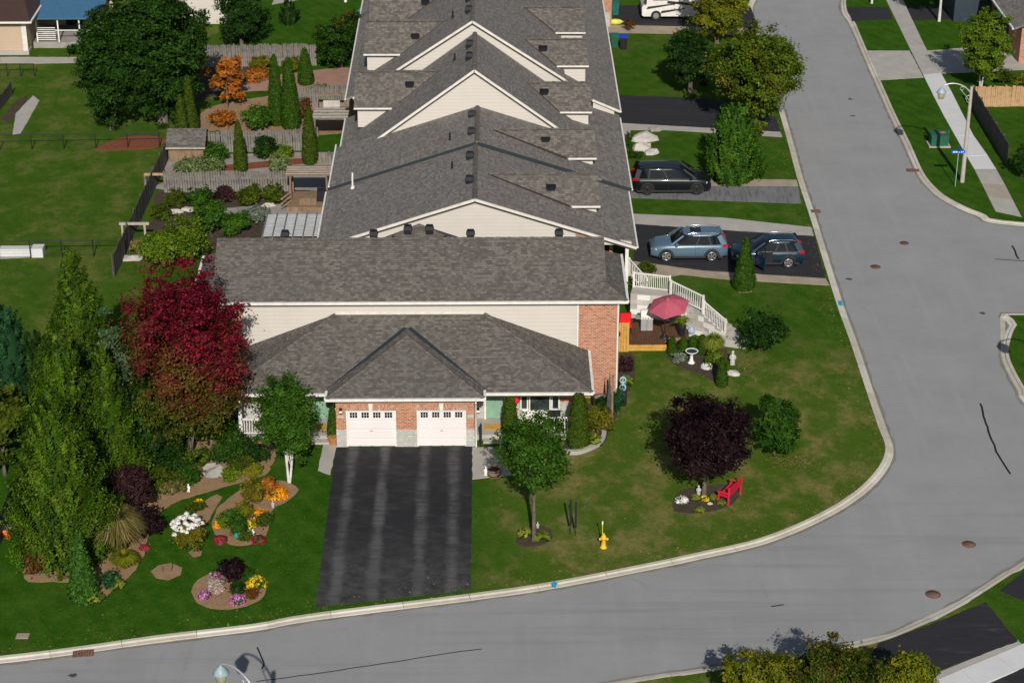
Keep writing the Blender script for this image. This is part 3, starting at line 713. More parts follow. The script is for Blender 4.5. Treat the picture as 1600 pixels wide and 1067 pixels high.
def pipe(house, p, mat='vent_black', h=0.5):
    obj('vent_pipe', MB().tube([(0, 0, -.15), (0, 0, h)], 0.055, 10).lathe([(0.13, -.1), (0.12, 0.06), (0.06, 0.1)], n=10), mat, house, p)
def window(house, x0, x1, y, z0, z1, cols=1, rows=1, frame='white_trim', fw=0.07, facing=-1):
    f = MB(); e = 0.05
    f.box(x0 - fw, x0, y - e, y + .02, z0 - fw, z1 + fw); f.box(x1, x1 + fw, y - e, y + .02, z0 - fw, z1 + fw)
    f.box(x0, x1, y - e, y + .02, z1, z1 + fw); f.box(x0, x1, y - e - .03, y + .02, z0 - fw, z0)
    win = obj('window', f, frame, house)
    for i in range(cols):
        for j in range(rows):
            a = x0 + (x1 - x0) * i / cols; b = x0 + (x1 - x0) * (i + 1) / cols; c = z0 + (z1 - z0) * j / rows; d = z0 + (z1 - z0) * (j + 1) / rows
            obj('pane', MB().box(a + .015, b - .015, y - .022, y - .008, c + .015, d - .015), 'glass_house', win)
    return win

XC = -4.35
duplex = thing('duplex_house', 'grey roofed brick and cream duplex with two white garage doors', 'house', (0, 0, 0))
H1 = duplex
def garage_door(x0, x1, label):
    d = obj('garage_door', MB().box(x0, x1, 0.22, 0.27, 0.02, 2.16), 'door_white', H1)
    wd = (x1 - x0) / 4; ht = 2.13 / 4
    for r_ in range(4):
        for c in range(4):
            a = x0 + c * wd; z = 0.025 + r_ * ht
            if r_ < 3:
                obj('panel', MB().box(a + .004, a + wd - .004, 0.195, 0.22, z + .008, z + ht - .008).box(a + .07, a + wd - .07, 0.175, 0.195, z + .08, z + ht - .08), 'door_white', d)
            else:
                p = MB().box(a + .004, a + wd - .004, 0.195, 0.22, z + .008, z + ht - .008)
                obj('window_panel', p, 'door_white', d)
                for i in range(3):
                    for j in range(2):
                        wv = (wd - .2) / 3
                        obj('pane', MB().box(a + .1 + i * wv + .012, a + .1 + (i + 1) * wv - .012, 0.182, 0.195, z + .13 + j * .16 + .01, z + .13 + (j + 1) * .16 - .01), 'glass_dark', d)
    obj('handle', MB().box((x0 + x1) / 2 - .06, (x0 + x1) / 2 + .06, .155, .19, .98, 1.02), 'grey_metal', d)
    f = MB().box(x0 - .09, x0, .12, .27, .02, 2.16).box(x1, x1 + .09, .12, .27, .02, 2.16).box(x0 - .09, x1 + .09, .118, .27, 2.16, 2.23)
    obj('frame', f, 'white_trim', d)
garage_door(-7.42, -5.04, ''); garage_door(-3.80, -1.45, '')
# garage front: piers with block base, brick above, soldier course and keystones
for a, b in ((-8.02, -7.51), (-4.95, -3.89), (-1.36, -0.93)):
    obj('block_base', MB().box(a, b, 0.06, 0.5, 0, 1.13), 'grey_block', H1)
    obj('pier', MB().box(a + .005, b - .005, 0.085, 0.5, 1.13, 2.23), 'brick', H1)
obj('lintel_brick', MB().box(-8.01, -0.94, 0.083, 0.5, 2.57, 3.16), 'brick', H1)
for a, b in ((-7.51, -4.95), (-3.89, -1.36)):
    obj('soldier_course', MB().box(a - .1, b + .1, 0.07, 0.5, 2.23, 2.575), 'soldier', H1)
    m0 = (a + b) / 2
    obj('keystone', MB().wall([(m0 - .07, 2.2), (m0 + .07, 2.2), (m0 + .11, 2.62), (m0 - .11, 2.62)], 0.03, 0.3), 'white_trim', H1)
for a, b in ((-8.01, -7.61), (-4.85, -3.99), (-1.26, -0.94)):
    obj('brick_infill', MB().box(a, b, 0.083, 0.5, 2.23, 2.57), 'brick', H1)
for x in (-7.78, -1.14):
    obj('house_plaque', MB().box(x - .16, x + .16, 0.03, 0.085, 1.82, 1.98), 'statue_grey', H1)
for x in (-7.75, -0.75):
    wl = obj('wall_lamp', MB().box(x - .07, x + .07, -.1, .02, 2.12, 2.42).box(x - .03, x + .03, -.02, .085, 2.3, 2.36), 'black_metal', H1)
    obj('lamp_glass', MB().box(x - .075, x + .075, -.105, .0, 2.18, 2.30), 'statue_white', wl)
obj('garage_side', MB().box(-8.0, -7.8, 0.5, 5.4, 0, 3.0).box(-1.15, -0.95, 0.5, 5.4, 0, 3.0), 'brick', H1)
# main single-storey front wall, both halves, with porch
def front_half(sx):
    X = lambda x: XC + sx * (x - XC)
    def bx(mb, x0, x1, *r_):
        a, b = sorted((X(x0), X(x1))); return mb.box(a, b, *r_)
    obj('porch_floor', bx(MB(), -0.94, 4.55, 0.75, 2.6, 0, 0.42), 'concrete', H1)
    obj('porch_step', bx(MB(), -0.5, 1.1, 0.35, 0.75, 0, 0.24), 'concrete', H1)
    obj('front_base', bx(MB(), -0.94, 4.5, 2.55, 2.8, 0.42, 1.35), 'grey_block', H1)
    obj('front_wall', bx(MB(), -0.94, 4.5, 2.57, 2.79, 1.35, 3.1), 'brick', H1)
    obj('wall_side', bx(MB(), 4.3, 4.5, 2.8, 5.4, 0, 3.1), 'brick', H1)
    a, b = sorted((X(-0.35), X(0.6)))
    d = obj('front_door', MB().box(a, b, 2.5, 2.58, 0.45, 2.5), 'green_door', H1)
    obj('transom', MB().box(a + .12, b - .12, 2.47, 2.5, 2.02, 2.36), 'glass_house', d)
    obj('screen', MB().box(a + .1, b - .1, 2.475, 2.5, 0.85, 1.9), 'green_door', d)
    obj('frame', MB().box(a - .1, a, 2.46, 2.6, .42, 2.6).box(b, b + .1, 2.46, 2.6, .42, 2.6).box(a, b, 2.46, 2.6, 2.5, 2.6), 'white_trim', d)
    obj('doormat', MB().box(a - .1, b + .3, 1.3, 1.9, .425, .445), 'wood_gold', d)
    # bay window
    bwall = bx(MB(), 1.55, 3.35, 2.1, 2.56, 0.42, 1.05)
    bay = obj('bay_base', bwall, 'white_trim', H1)
    a, b = sorted((X(1.95), X(2.95)))
    window(H1, a, b, 2.12, 1.12, 2.75, 1, 2)
    for u0, u1 in ((1.5, 1.78), (3.12, 3.42)):
        c, e = sorted((X(u0), X(u1)))
        window(H1, c, e, 2.3, 1.12, 2.75, 1, 2)
    for px_ in (0.85, 4.3):
        obj('porch_post', MB().box(X(px_) - .09, X(px_) + .09, 0.8, 0.98, 0.42, 2.9), 'white_trim', H1)
    rl = obj('porch_railing', bx(MB(), 1.2, 4.2, .85, .91, 1.3, 1.37), 'white_trim', H1)
    obj('bottom_rail', bx(MB(), 1.2, 4.2, .86, .9, .5, .55), 'white_trim', rl)
    for i in range(22):
        xx = X(1.25 + i * .137)
        obj('baluster', MB().box(xx - .018, xx + .018, .865, .895, .55, 1.3), 'white_trim', rl)
front_half(1); front_half(-1)
# front hip roof over the single-storey part
zt, ze, yw = 5.14, 2.98, 5.40
fl, fr = 2 * XC - 5.08, 5.08
roof(H1, [(fl, 0.55, ze), (fr, 0.55, ze), (-0.41, yw, zt), (2 * XC + 0.41, yw, zt)])
roof(H1, [(fr, 0.55, ze - .003), (fr, yw, ze - .003), (-0.41, yw, zt - .003)], 'shingles')
roof(H1, [(fl, yw, ze - .003), (fl, 0.55, ze - .003), (2 * XC + 0.41, yw, zt - .003)], 'shingles')
ridge_caps(H1, (fr, 0.55, ze + .04), (-0.41, yw - .05, zt + .04), 24)
ridge_caps(H1, (fl, 0.55, ze + .04), (2 * XC + 0.41, yw - .05, zt + .04), 24)
bar_part(H1, 'wall_flashing', (2 * XC + .41, yw - .02, zt + .05), (-.41, yw - .02, zt + .05), .06, .12, 'cream_trim')
gutter(H1, (-0.45, 0.49, ze - .05), (fr + .05, 0.49, ze - .05)); gutter(H1, (fl - .05, 0.49, ze - .05), (-8.3, 0.49, ze - .05))
gutter(H1, (fr + .06, 0.55, ze - .06), (fr + .06, yw, ze - .06)); gutter(H1, (fl - .06, 0.55, ze - .06), (fl - .06, yw, ze - .06))
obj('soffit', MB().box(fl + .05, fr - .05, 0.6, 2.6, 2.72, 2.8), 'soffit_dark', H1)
# garage hip roof
gz, gp = 3.15, 4.78
roof(H1, [(-8.42, -0.36, gz), (-0.46, -0.36, gz), (XC - .09, 3.45, gp)], 'shingles', .16)
rb = (XC - .09, 4.55, gp)
roof(H1, [(-0.46, -0.36, gz - .004), (-0.46, 0.8, gz - .004), rb, (XC - .09, 3.45, gp - .004)], 'shingles', .1)
roof(H1, [(-8.42, 0.8, gz - .004), (-8.42, -0.36, gz - .004), (XC - .09, 3.45, gp - .004), rb], 'shingles', .1)
ridge_caps(H1, (-0.46, -0.36, gz + .035), (XC - .09, 3.45, gp + .035), 22); ridge_caps(H1, (-8.42, -0.36, gz + .035), (XC - .09, 3.45, gp + .035), 22)
# dark metal valleys behind the garage hip
def on_main(x, y): return ze + (y - 0.55) * (zt - ze) / (yw - 0.55)
for sx in (-1, 1):
    x0 = XC - .09 + sx * 3.98
    a = Vector((x0, 0.72, on_main(0, 0.72) + .05)); b = Vector((XC - .09 + sx * .12, 4.42, on_main(0, 4.42) + .10))
    obj('valley_flashing', MB().bar(a, b, 0.2, 0.03), 'flashing', H1)
gutter(H1, (-8.48, -0.42, gz - .05), (-0.40, -0.42, gz - .05))
gutter(H1, (-0.40, -.36, gz - .052), (-0.40, .5, gz - .052)); gutter(H1, (-8.48, -.36, gz - .052), (-8.48, .5, gz - .052))
obj('downpipe', MB().tube([(-0.86, -.3, 2.85), (-0.86, -0.02, 2.6), (-0.86, -0.02, 0.15)], .045), 'white_trim', H1)
obj('soffit', MB().box(-8.4, -.48, -.34, .08, 2.96, 3.0), 'white_trim', H1)
# upper storey
ex0, ex1 = 2 * XC - 7.05, 7.05
obj('siding_wall', MB().box(2 * XC - 4.5, 4.52, yw, yw + .3, 2.7, 5.95), 'siding', H1)
for a, b in ((4.52, 6.7), (2 * XC - 6.7, 2 * XC - 4.5)):
    obj('brick_wall', MB().box(a, b, yw - .04, yw + .28, 0, 5.95), 'brick', H1)
obj('corner_trim', MB().box(4.47, 4.55, yw - .06, yw - .042, 2.8, 5.95), 'white_trim', H1)
obj('side_wall', MB().box(6.5, 6.7, yw + .3, 10.2, 0, 5.95).box(2 * XC - 6.7, 2 * XC - 6.5, yw + .3, 10.2, 0, 5.95), 'brick', H1)
obj('rear_wall', MB().box(2 * XC - 6.7, 6.7, 10.2, 10.4, 0, 5.95), 'siding', H1)
obj('downpipe', MB().tube([(6.62, yw - .1, 5.8), (6.62, yw - .1, 0.1)], .05), 'white_trim', H1)
ry, rz = 8.8, 7.97
g0 = 1.05; gs = (rz - 6.03) / (ry - 5.0)
zg = 6.03 + g0 * gs
for (L_, Rr) in ((ex0 + g0, ex1 - g0),):
    roof(H1, [(ex0, 5.0, 6.03), (ex1, 5.0, 6.03), (Rr, 5.0 + g0, zg), (Rr, ry, rz), (L_, ry, rz), (L_, 5.0 + g0, zg)])
    yb = 11.0
    roof(H1, [(Rr, ry, rz - .004), (Rr, yb - .6, zg), (ex1, yb, 6.03), (ex0, yb, 6.03), (L_, yb - .6, zg), (L_, ry, rz - .004)], 'shingles')
    roof(H1, [(ex1, 5.0, 6.027), (ex1, yb, 6.027), (Rr, yb - .6, zg - .003), (Rr, 5.0 + g0, zg - .003)], 'shingles')
    roof(H1, [(ex0, yb, 6.027), (ex0, 5.0, 6.027), (L_, 5.0 + g0, zg - .003), (L_, yb - .6, zg - .003)], 'shingles')
    for xx in (Rr - .12, L_ + .02):
        obj('gablet', MB().add([(xx, 5.0 + g0, zg - .1), (xx, yb - .6, zg - .1), (xx, ry, rz - .15), (xx + .1, 5.0 + g0, zg - .1), (xx + .1, yb - .6, zg - .1), (xx + .1, ry, rz - .15)], [(0, 2, 1), (3, 4, 5), (0, 1, 4, 3), (1, 2, 5, 4), (2, 0, 3, 5)]), 'cream_trim', H1)
    ridge_caps(H1, (L_, ry, rz + .03), (Rr, ry, rz + .03), 68)
    ridge_caps(H1, (ex1, 5.0, 6.06), (Rr, 5.0 + g0, zg + .03), 6); ridge_caps(H1, (ex0, 5.0, 6.06), (L_, 5.0 + g0, zg + .03), 6)
gutter(H1, (ex0 - .06, 4.94, 5.98), (ex1 + .06, 4.94, 5.98)); gutter(H1, (ex1 + .06, 5.0, 5.975), (ex1 + .06, 11, 5.975)); gutter(H1, (ex0 - .06, 5.0, 5.975), (ex0 - .06, 11, 5.975))
obj('soffit', MB().box(ex0 + .05, ex1 - .05, 5.02, yw, 5.84, 5.88), 'white_trim', H1)
# rear cross hip showing above the ridge
pk = (-3.93, 10.0, 8.3)
roof(H1, [(-6.2, 8.7, 7.72), (-1.7, 8.7, 7.72), pk], 'shingles', .1); roof(H1, [(-1.7, 8.7, 7.715), (-1.9, 12.2, 6.6), pk], 'shingles', .1); roof(H1, [(-5.9, 12.2, 6.6), (-6.2, 8.7, 7.715), pk], 'shingles', .1); roof(H1, [(-1.9, 12.2, 6.6), (-5.9, 12.2, 6.6), pk], 'shingles', .1)
ridge_caps(H1, (-6.0, 8.8, 7.8), pk, 9); ridge_caps(H1, (-1.9, 8.8, 7.8), pk, 9)
obj('rear_wing', MB().box(-5.6, -2.2, 10.4, 11.9, 0, 6.4), 'siding', H1)
for x, y, z in ((-4.52, 9.5, 8.02), (-3.36, 9.5, 8.02)): vent(H1, (x, y, z), .48)
for x in (-11.1, -6.35, -1.15, 3.6): vent(H1, (x, 9.15, 7.9), .48, .4)
for x in (-5.3, -2.5): pipe(H1, (x, 9.0, 7.9), h=.14)

# terrace of gabled units behind, ridge running away from the street
terr = thing('terrace_house', 'long terrace of grey roofed gabled houses behind the duplex', 'house', (0, 0, 0))
H2 = terr
def rake(house, x0, z0, apex, x1, z1, y):
    for (a, b) in (((x0, z0), apex), (apex, (x1, z1))):
        bar_part(house, 'rake_board', (a[0], y, a[1] - .1), (b[0], y, b[1] - .1), .06, .15, 'cream_trim')
        bar_part(house, 'rake_shadow', (a[0], y + .1, a[1] - .24), (b[0], y + .1, b[1] - .24), .1, .13, 'soffit_dark')  # dark strip stands in for the shade under the rake board
def gable_unit(y0, y1, rx, rz_, m, xl, xr, wall_to, wall=True, brick=None, xr_wall=None):
    zl = rz_ - m * (rx - xl); zr = rz_ - m * (xr - rx)
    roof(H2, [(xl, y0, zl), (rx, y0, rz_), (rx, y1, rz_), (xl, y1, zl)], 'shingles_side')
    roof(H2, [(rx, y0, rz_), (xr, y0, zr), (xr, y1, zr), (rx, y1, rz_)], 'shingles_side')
    ridge_caps(H2, (rx, y0, rz_ + .03), (rx, y1, rz_ + .03))
    if wall:
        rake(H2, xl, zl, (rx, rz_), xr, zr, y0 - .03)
        a, b = xl + .45, (xr_wall or xr - .45)
        obj('gable_wall', MB().wall([(a, 0), (b, 0), (b, rz_ - m * (b - rx) - .15), (rx, rz_ - .15), (a, rz_ - m * (rx - a) - .15)], y0 + .14, y0 + .34), 'siding', H2)
    return zl, zr
gable_unit(18.6, 27.25, -0.98, 6.24, 0.327, -10.27, 8.5, 0, xr_wall=6.6)
gable_unit(27.25, 34.0, -0.9, 6.46, 0.327, -10.1, 8.7, 0, wall=False)
for sx, x1, zz in ((-1, -10.1, 6.46 - .327 * 9.2), (1, 5.2, 6.46 - .327 * 6.1)):
    bar_part(H2, 'step_flashing', (-.9, 27.2, 6.27), (x1, 27.2, zz - .19), .06, .34, 'flashing')
bar_part(H2, 'step_flashing', (6.8, 27.2, 6.46 - .327 * 7.7 - .19), (8.7, 27.2, 6.46 - .327 * 9.6 - .19), .06, .34, 'flashing')
obj('brick_panel', MB().wall([(4.9, 0), (6.6, 0), (6.6, 3.58), (4.9, 4.13)], 18.70, 18.78), 'brick', H2)
obj('porch_soffit', MB().wall([(6.6, 3.2), (8.2, 3.2), (8.2, 3.35), (6.6, 3.6)], 18.72, 18.9), 'siding', H2)
obj('porch_post', MB().box(7.85, 8.05, 18.75, 18.95, .1, 3.25), 'white_trim', H2)
obj('side_wall', MB().box(-9.0, -8.8, 19.2, 66, 0, 2.6).box(7.0, 7.2, 20.5, 66, 0, 3.2).box(6.4, 6.6, 19.2, 20.5, 0, 3.3), 'brick', H2)
gutter(H2, (8.56, 18.6, 3.08), (8.56, 27.2, 3.08)); gutter(H2, (8.76, 27.2, 3.2), (8.76, 40.4, 3.05)); gutter(H2, (8.8, 40.5, 3.47), (8.8, 66, 3.47)); gutter(H2, (-10.33, 18.6, 3.12), (-10.33, 27.2, 3.12)); gutter(H2, (-10.16, 27.3, 3.45), (-10.16, 34.5, 3.45)); gutter(H2, (-10.05, 34.5, 2.48), (-10.05, 42, 2.48))
def cross(valley_top, eave_in, eave_out, side, mplane, back):
    """camera-facing slope of a cross gable with its eave, small gable wall and back slope"""
    vt, ei, eo = [Vector(p) for p in (valley_top, eave_in, eave_out)]
    top_out = Vector((eo.x - side * .12, vt.y, vt.z))
    lift = Vector((0, 0, .03))
    f = [ei + lift, eo + lift, top_out + lift, vt + lift]
    roof(H2, [tuple(p) for p in (f if side > 0 else f[::-1])], 'shingles', .14)  # darker shingle colour here counters the strong sun on this slope
    bk = Vector((eo.x, 2 * vt.y - eo.y, eo.z)); bi = Vector((ei.x, 2 * vt.y - ei.y, ei.z))
    b = [top_out + lift, bk + lift, bi + lift, vt + lift]
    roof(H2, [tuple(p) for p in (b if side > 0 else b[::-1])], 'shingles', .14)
    obj('dormer_wall', MB().wall([(ei.x, ei.z - .05), (eo.x - side * .22, eo.z - .05), (eo.x - side * .22, eo.z - back), (ei.x - side * .3, ei.z - back)], ei.y + .28, ei.y + .4), 'siding', H2)
    x1 = eo.x - side * .25
    obj('dormer_gable', MB().add([(x1, ei.y + .3, eo.z - back), (x1, bk.y - .3, eo.z - back), (x1, bk.y - .2, eo.z), (x1, vt.y, vt.z - .1), (x1, ei.y + .2, eo.z)], [(0, 1, 2, 3, 4)]), 'siding', H2)
    gutter(H2, ei + Vector((0, -.07, .02)), eo + Vector((0, -.07, .02)))
    bar_part(H2, 'valley_flashing', vt + Vector((-side * .05, -.02, .03)), ei + Vector((-side * .12, -.08, .06)), .26, .03, 'flashing_brown')
    ridge_caps(H2, vt + Vector((0, 0, .06)), top_out + Vector((0, 0, .06)))
cross((-0.16, 23.02, 5.97), (4.77, 21.76, 4.36), (6.49, 21.75, 4.36), 1, .327, .5)
cross((0.12, 30.1, 6.13), (4.82, 28.95, 4.61), (6.59, 28.95, 4.61), 1, .327, .5)
boxvent(H2, (3.55, 22.5, 5.3)); boxvent(H2, (3.4, 29.8, 5.6))
for y in (21.3, 25.2): vent(H2, (-1.32, y, 6.1), .5, .45)
for y in (28.9, 32.0): vent(H2, (-1.25, y, 6.25), .5, .45)
pipe(H2, (-2.6, 29.0, 5.85)); pipe(H2, (-2.4, 24.5, 5.7)); pipe(H2, (-8.6, 26.3, 3.75), 'white_trim', .7); pipe(H2, (-8.6, 26.5, 3.75), 'white_trim', .95)
# steep unit and taller unit beyond it
y3, y4 = 33.4, 40.9
gable_unit(y3, y4, -1.08, 9.0, .735, -9.3, 5.3, 0, xr_wall=6.0)
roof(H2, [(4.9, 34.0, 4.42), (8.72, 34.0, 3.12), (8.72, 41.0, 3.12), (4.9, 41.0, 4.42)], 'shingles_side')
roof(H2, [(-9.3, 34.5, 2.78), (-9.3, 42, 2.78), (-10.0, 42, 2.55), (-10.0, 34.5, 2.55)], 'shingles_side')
cross((2.43, 38.06, 6.42), (4.53, 36.6, 4.88), (6.64, 36.57, 4.88), 1, .71, .95)
cross((-3.49, 38.1, 7.23), (-6.6, 37.28, 4.94), (-9.11, 37.3, 4.94), -1, .71, 1.4)
for y in (36.1, 38.6): vent(H2, (-1.42, y, 8.75), .5, .45)
pipe(H2, (-2.4, 38.0, 8.0)); boxvent(H2, (3.5, 37.6, 5.95)); boxvent(H2, (-5.4, 37.8, 6.45))
gable_unit(y4, 66, -1.25, 9.84, .66, -9.4, 5.0, 0, xr_wall=5.4)
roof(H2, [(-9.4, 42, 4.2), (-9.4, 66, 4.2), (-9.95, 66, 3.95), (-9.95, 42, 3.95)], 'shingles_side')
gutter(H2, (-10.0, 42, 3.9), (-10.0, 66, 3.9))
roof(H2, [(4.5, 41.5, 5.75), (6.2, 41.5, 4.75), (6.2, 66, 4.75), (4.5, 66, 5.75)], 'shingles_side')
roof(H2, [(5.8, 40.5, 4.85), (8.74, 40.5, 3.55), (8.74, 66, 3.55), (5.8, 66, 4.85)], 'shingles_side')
bar_part(H2, 'rake_board', (6.85, 40.46, 4.33), (8.74, 40.46, 3.5), .06, .15, 'cream_trim')
obj('gable_wall', MB().wall([(6.9, 2.9), (8.35, 2.9), (8.35, 3.58), (6.9, 4.2)], 40.62, 40.75), 'siding', H2)
cross((2.31, 43.94, 7.49), (4.48, 42.45, 6.06), (6.66, 42.43, 6.06), 1, .65, 1.5)
cross((2.43, 51.46, 7.41), (4.61, 49.97, 5.98), (6.75, 49.94, 5.98), 1, .65, 1.4)
cross((-3.17, 44.75, 8.57), (-6.25, 43.58, 6.54), (-8.75, 43.61, 6.54), -1, .65, 1.6)
cross((-3.17, 52.0, 8.57), (-6.25, 50.8, 6.54), (-8.75, 50.8, 6.54), -1, .65, 1.6)
for y in (43.2, 45.8): vent(H2, (-1.5, y, 9.65), .5, .45)
pipe(H2, (-2.6, 44.2, 8.95)); boxvent(H2, (3.55, 43.4, 7.0)); boxvent(H2, (-5.2, 44.2, 7.65)); boxvent(H2, (-4.7, 51.5, 7.8))
# next terrace up the street (only its near brick corner and gable show)
brick_house = thing('terrace_house', 'brick fronted house with cream gable at top, behind the motorhome drive', 'house', (0, 0, 0))
obj('wall', MB().box(-9, 9.75, 69.6, 86, 0, 3.4), 'brick', brick_house)
obj('garage_wing', MB().box(6.9, 8.0, 67.3, 69.6, 0, 3.4), 'brick', brick_house)
obj('wall_panel', MB().box(8.2, 9.6, 69.5, 69.6, .1, 1.3), 'grey_block', brick_house)
obj('gable', MB().wall([(-9, 3.35), (8.1, 3.35), (0, 7.5)], 67.4, 67.6), 'siding', brick_house)
obj('roof', MB().slab([(-9.4, 67.1, 3.3), (0, 67.1, 7.9), (0, 86, 7.9), (-9.4, 86, 3.3)]).slab([(0, 67.1, 7.9), (8.9, 67.1, 3.4), (8.9, 86, 3.4), (0, 86, 7.9)]), 'shingles_side', brick_house)
obj('rake_board', MB().bar((0, 67.05, 7.8), (8.9, 67.05, 3.3), .06, .25), 'cream_trim', brick_house)
obj('post', MB().box(8.3, 8.5, 67.3, 67.5, 0, 3.2), 'white_trim', brick_house)

# neighbour's house, top left corner
nb = thing('neighbour_house', 'tan sided house with dark roof and shaded veranda in the top left corner', 'house', (0, 0, 0))
nx, ny = (-36.09, 63.0)
obj('wall', MB().box(nx - 16, nx, ny, ny + 14, 0, 3.2), 'siding_tan', nb)
obj('corner_board', MB().box(nx - .35, nx + .02, ny - .04, ny, 0, 3.0), 'cream_trim', nb)
obj('foundation', MB().box(nx - 16.1, nx + .06, ny - .08, ny + 1, 0, .45), 'concrete', nb)
obj('roof', MB().slab([(nx - 17, ny - .6, 2.95), (nx + .5, ny - .6, 2.95), (nx - 2, ny + 7, 6.2), (nx - 17, ny + 7, 6.2)]).slab([(nx + .5, ny - .6, 2.945), (nx + .5, ny + 14.5, 2.945), (nx - 2, ny + 7, 6.19)]), 'flashing_brown', nb)
gutter(nb, (nx - 17, ny - .66, 2.92), (nx + .5, ny - .66, 2.92)); gutter(nb, (nx + .56, ny - .66, 2.92), (nx + .56, ny + 8, 2.92))
vx = nx + .8
obj('deck_platform', MB().box(nx + .1, nx + 5.6, ny + 1.6, ny + 6, 0, .6), 'stone', nb)
obj('rear_wall', MB().box(nx, nx + 5.8, ny + 6, ny + 6.2, 0, 3), 'siding_tan', nb)
obj('awning', MB().slab([(nx + .3, ny + 1.4, 2.6), (nx + 5.6, ny + 1.4, 2.6), (nx + 5.6, ny + 6, 3.4), (nx + .3, ny + 6, 3.4)], .1), 'awning_blue', nb)
obj('patio_door', MB().box(nx + 1.9, nx + 3.8, ny + 5.94, ny + 6.0, .6, 2.6), 'glass_house', nb)
for i in range(4):
    obj('post', MB().box(nx + .4 + i * 1.68, nx + .5 + i * 1.68, ny + 1.65, ny + 1.75, .6, 2.6), 'white_trim', nb)
for i in range(7):
    obj('rail', MB().box(nx + .45, nx + 1.9, ny + 1.67, ny + 1.72, .75 + i * .16, .81 + i * .16), 'white_trim', nb)
obj('rail', MB().box(nx + 1.9, nx + 5.5, ny + 1.67, ny + 1.73, 1.5, 1.57), 'white_trim', nb)
obj('rail_glass', MB().box(nx + 3.8, nx + 5.5, ny + 1.68, ny + 1.71, .7, 1.48), 'polycarbonate', nb)
# cottage roof behind the tall trees
ct = thing('cottage', 'small brown roofed cottage half hidden behind the tall dark trees', 'house', (0, 0, 0))
cx_, cy_ = (-24.84, 70.63)
obj('wall', MB().box(cx_ - 2.2, cx_ + 4, cy_, cy_ + 6, 0, 2.4), 'siding', ct)
obj('roof', MB().slab([(cx_ - 2.6, cy_ - .4, 2.3), (cx_ + .2, cy_ - .4, 4.2), (cx_ + .2, cy_ + 6.4, 4.2), (cx_ - 2.6, cy_ + 6.4, 2.3)]).slab([(cx_ + .2, cy_ - .4, 4.2), (cx_ + 4.4, cy_ - .4, 2.2), (cx_ + 4.4, cy_ + 6.4, 2.2), (cx_ + .2, cy_ + 6.4, 4.2)]), 'shingles_side', ct)
bar_part(ct, 'fascia', (cx_ - 2.65, cy_ - .45, 2.25), (cx_ + .2, cy_ - .45, 4.12), .06, .2, 'white_trim'); bar_part(ct, 'fascia', (cx_ + .2, cy_ - .45, 4.12), (cx_ + 4.4, cy_ - .45, 2.12), .06, .2, 'white_trim')
# house on the far right
rh = thing('corner_house', 'brick house in shade at the top right edge beyond the birch', 'house', (0, 0, 0))
hx, hy = (40.49, 62.21)
obj('wall', MB().box(hx + .2, hx + 14, hy - 2, hy + 22, 0, 3.2), 'brick', rh)
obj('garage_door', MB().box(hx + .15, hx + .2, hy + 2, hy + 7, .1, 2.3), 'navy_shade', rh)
obj('roof', MB().slab([(hx - .6, hy - 2.6, 3.1), (hx + 7, hy - 2.6, 6.0), (hx + 7, hy + 22.6, 6.0), (hx - .6, hy + 22.6, 3.1)]).slab([(hx + 7, hy - 2.6, 6.0), (hx + 14.6, hy - 2.6, 3.1), (hx + 14.6, hy + 22.6, 3.1), (hx + 7, hy + 22.6, 6.0)]), 'shingles_side', rh)
gutter(rh, (hx - .66, hy - 2.6, 3.05), (hx - .66, hy + 22, 3.05))
obj('gable', MB().wall([(hx + .2, 3.1), (hx + 13.8, 3.1), (hx + 7, 5.8)], hy - 2.1, hy - 2.0), 'siding', rh)
obj('porch_roof', MB().slab([(hx - 3.0, hy + 8, 2.9), (hx - .1, hy + 8, 3.3), (hx - .1, hy + 14, 3.3), (hx - 3.0, hy + 14, 2.9)]), 'awning_blue', rh)
obj('porch_wall', MB().box(hx - 2.8, hx + .2, hy + 8.3, hy + 13.5, 0, 2.85), 'navy_shade', rh)


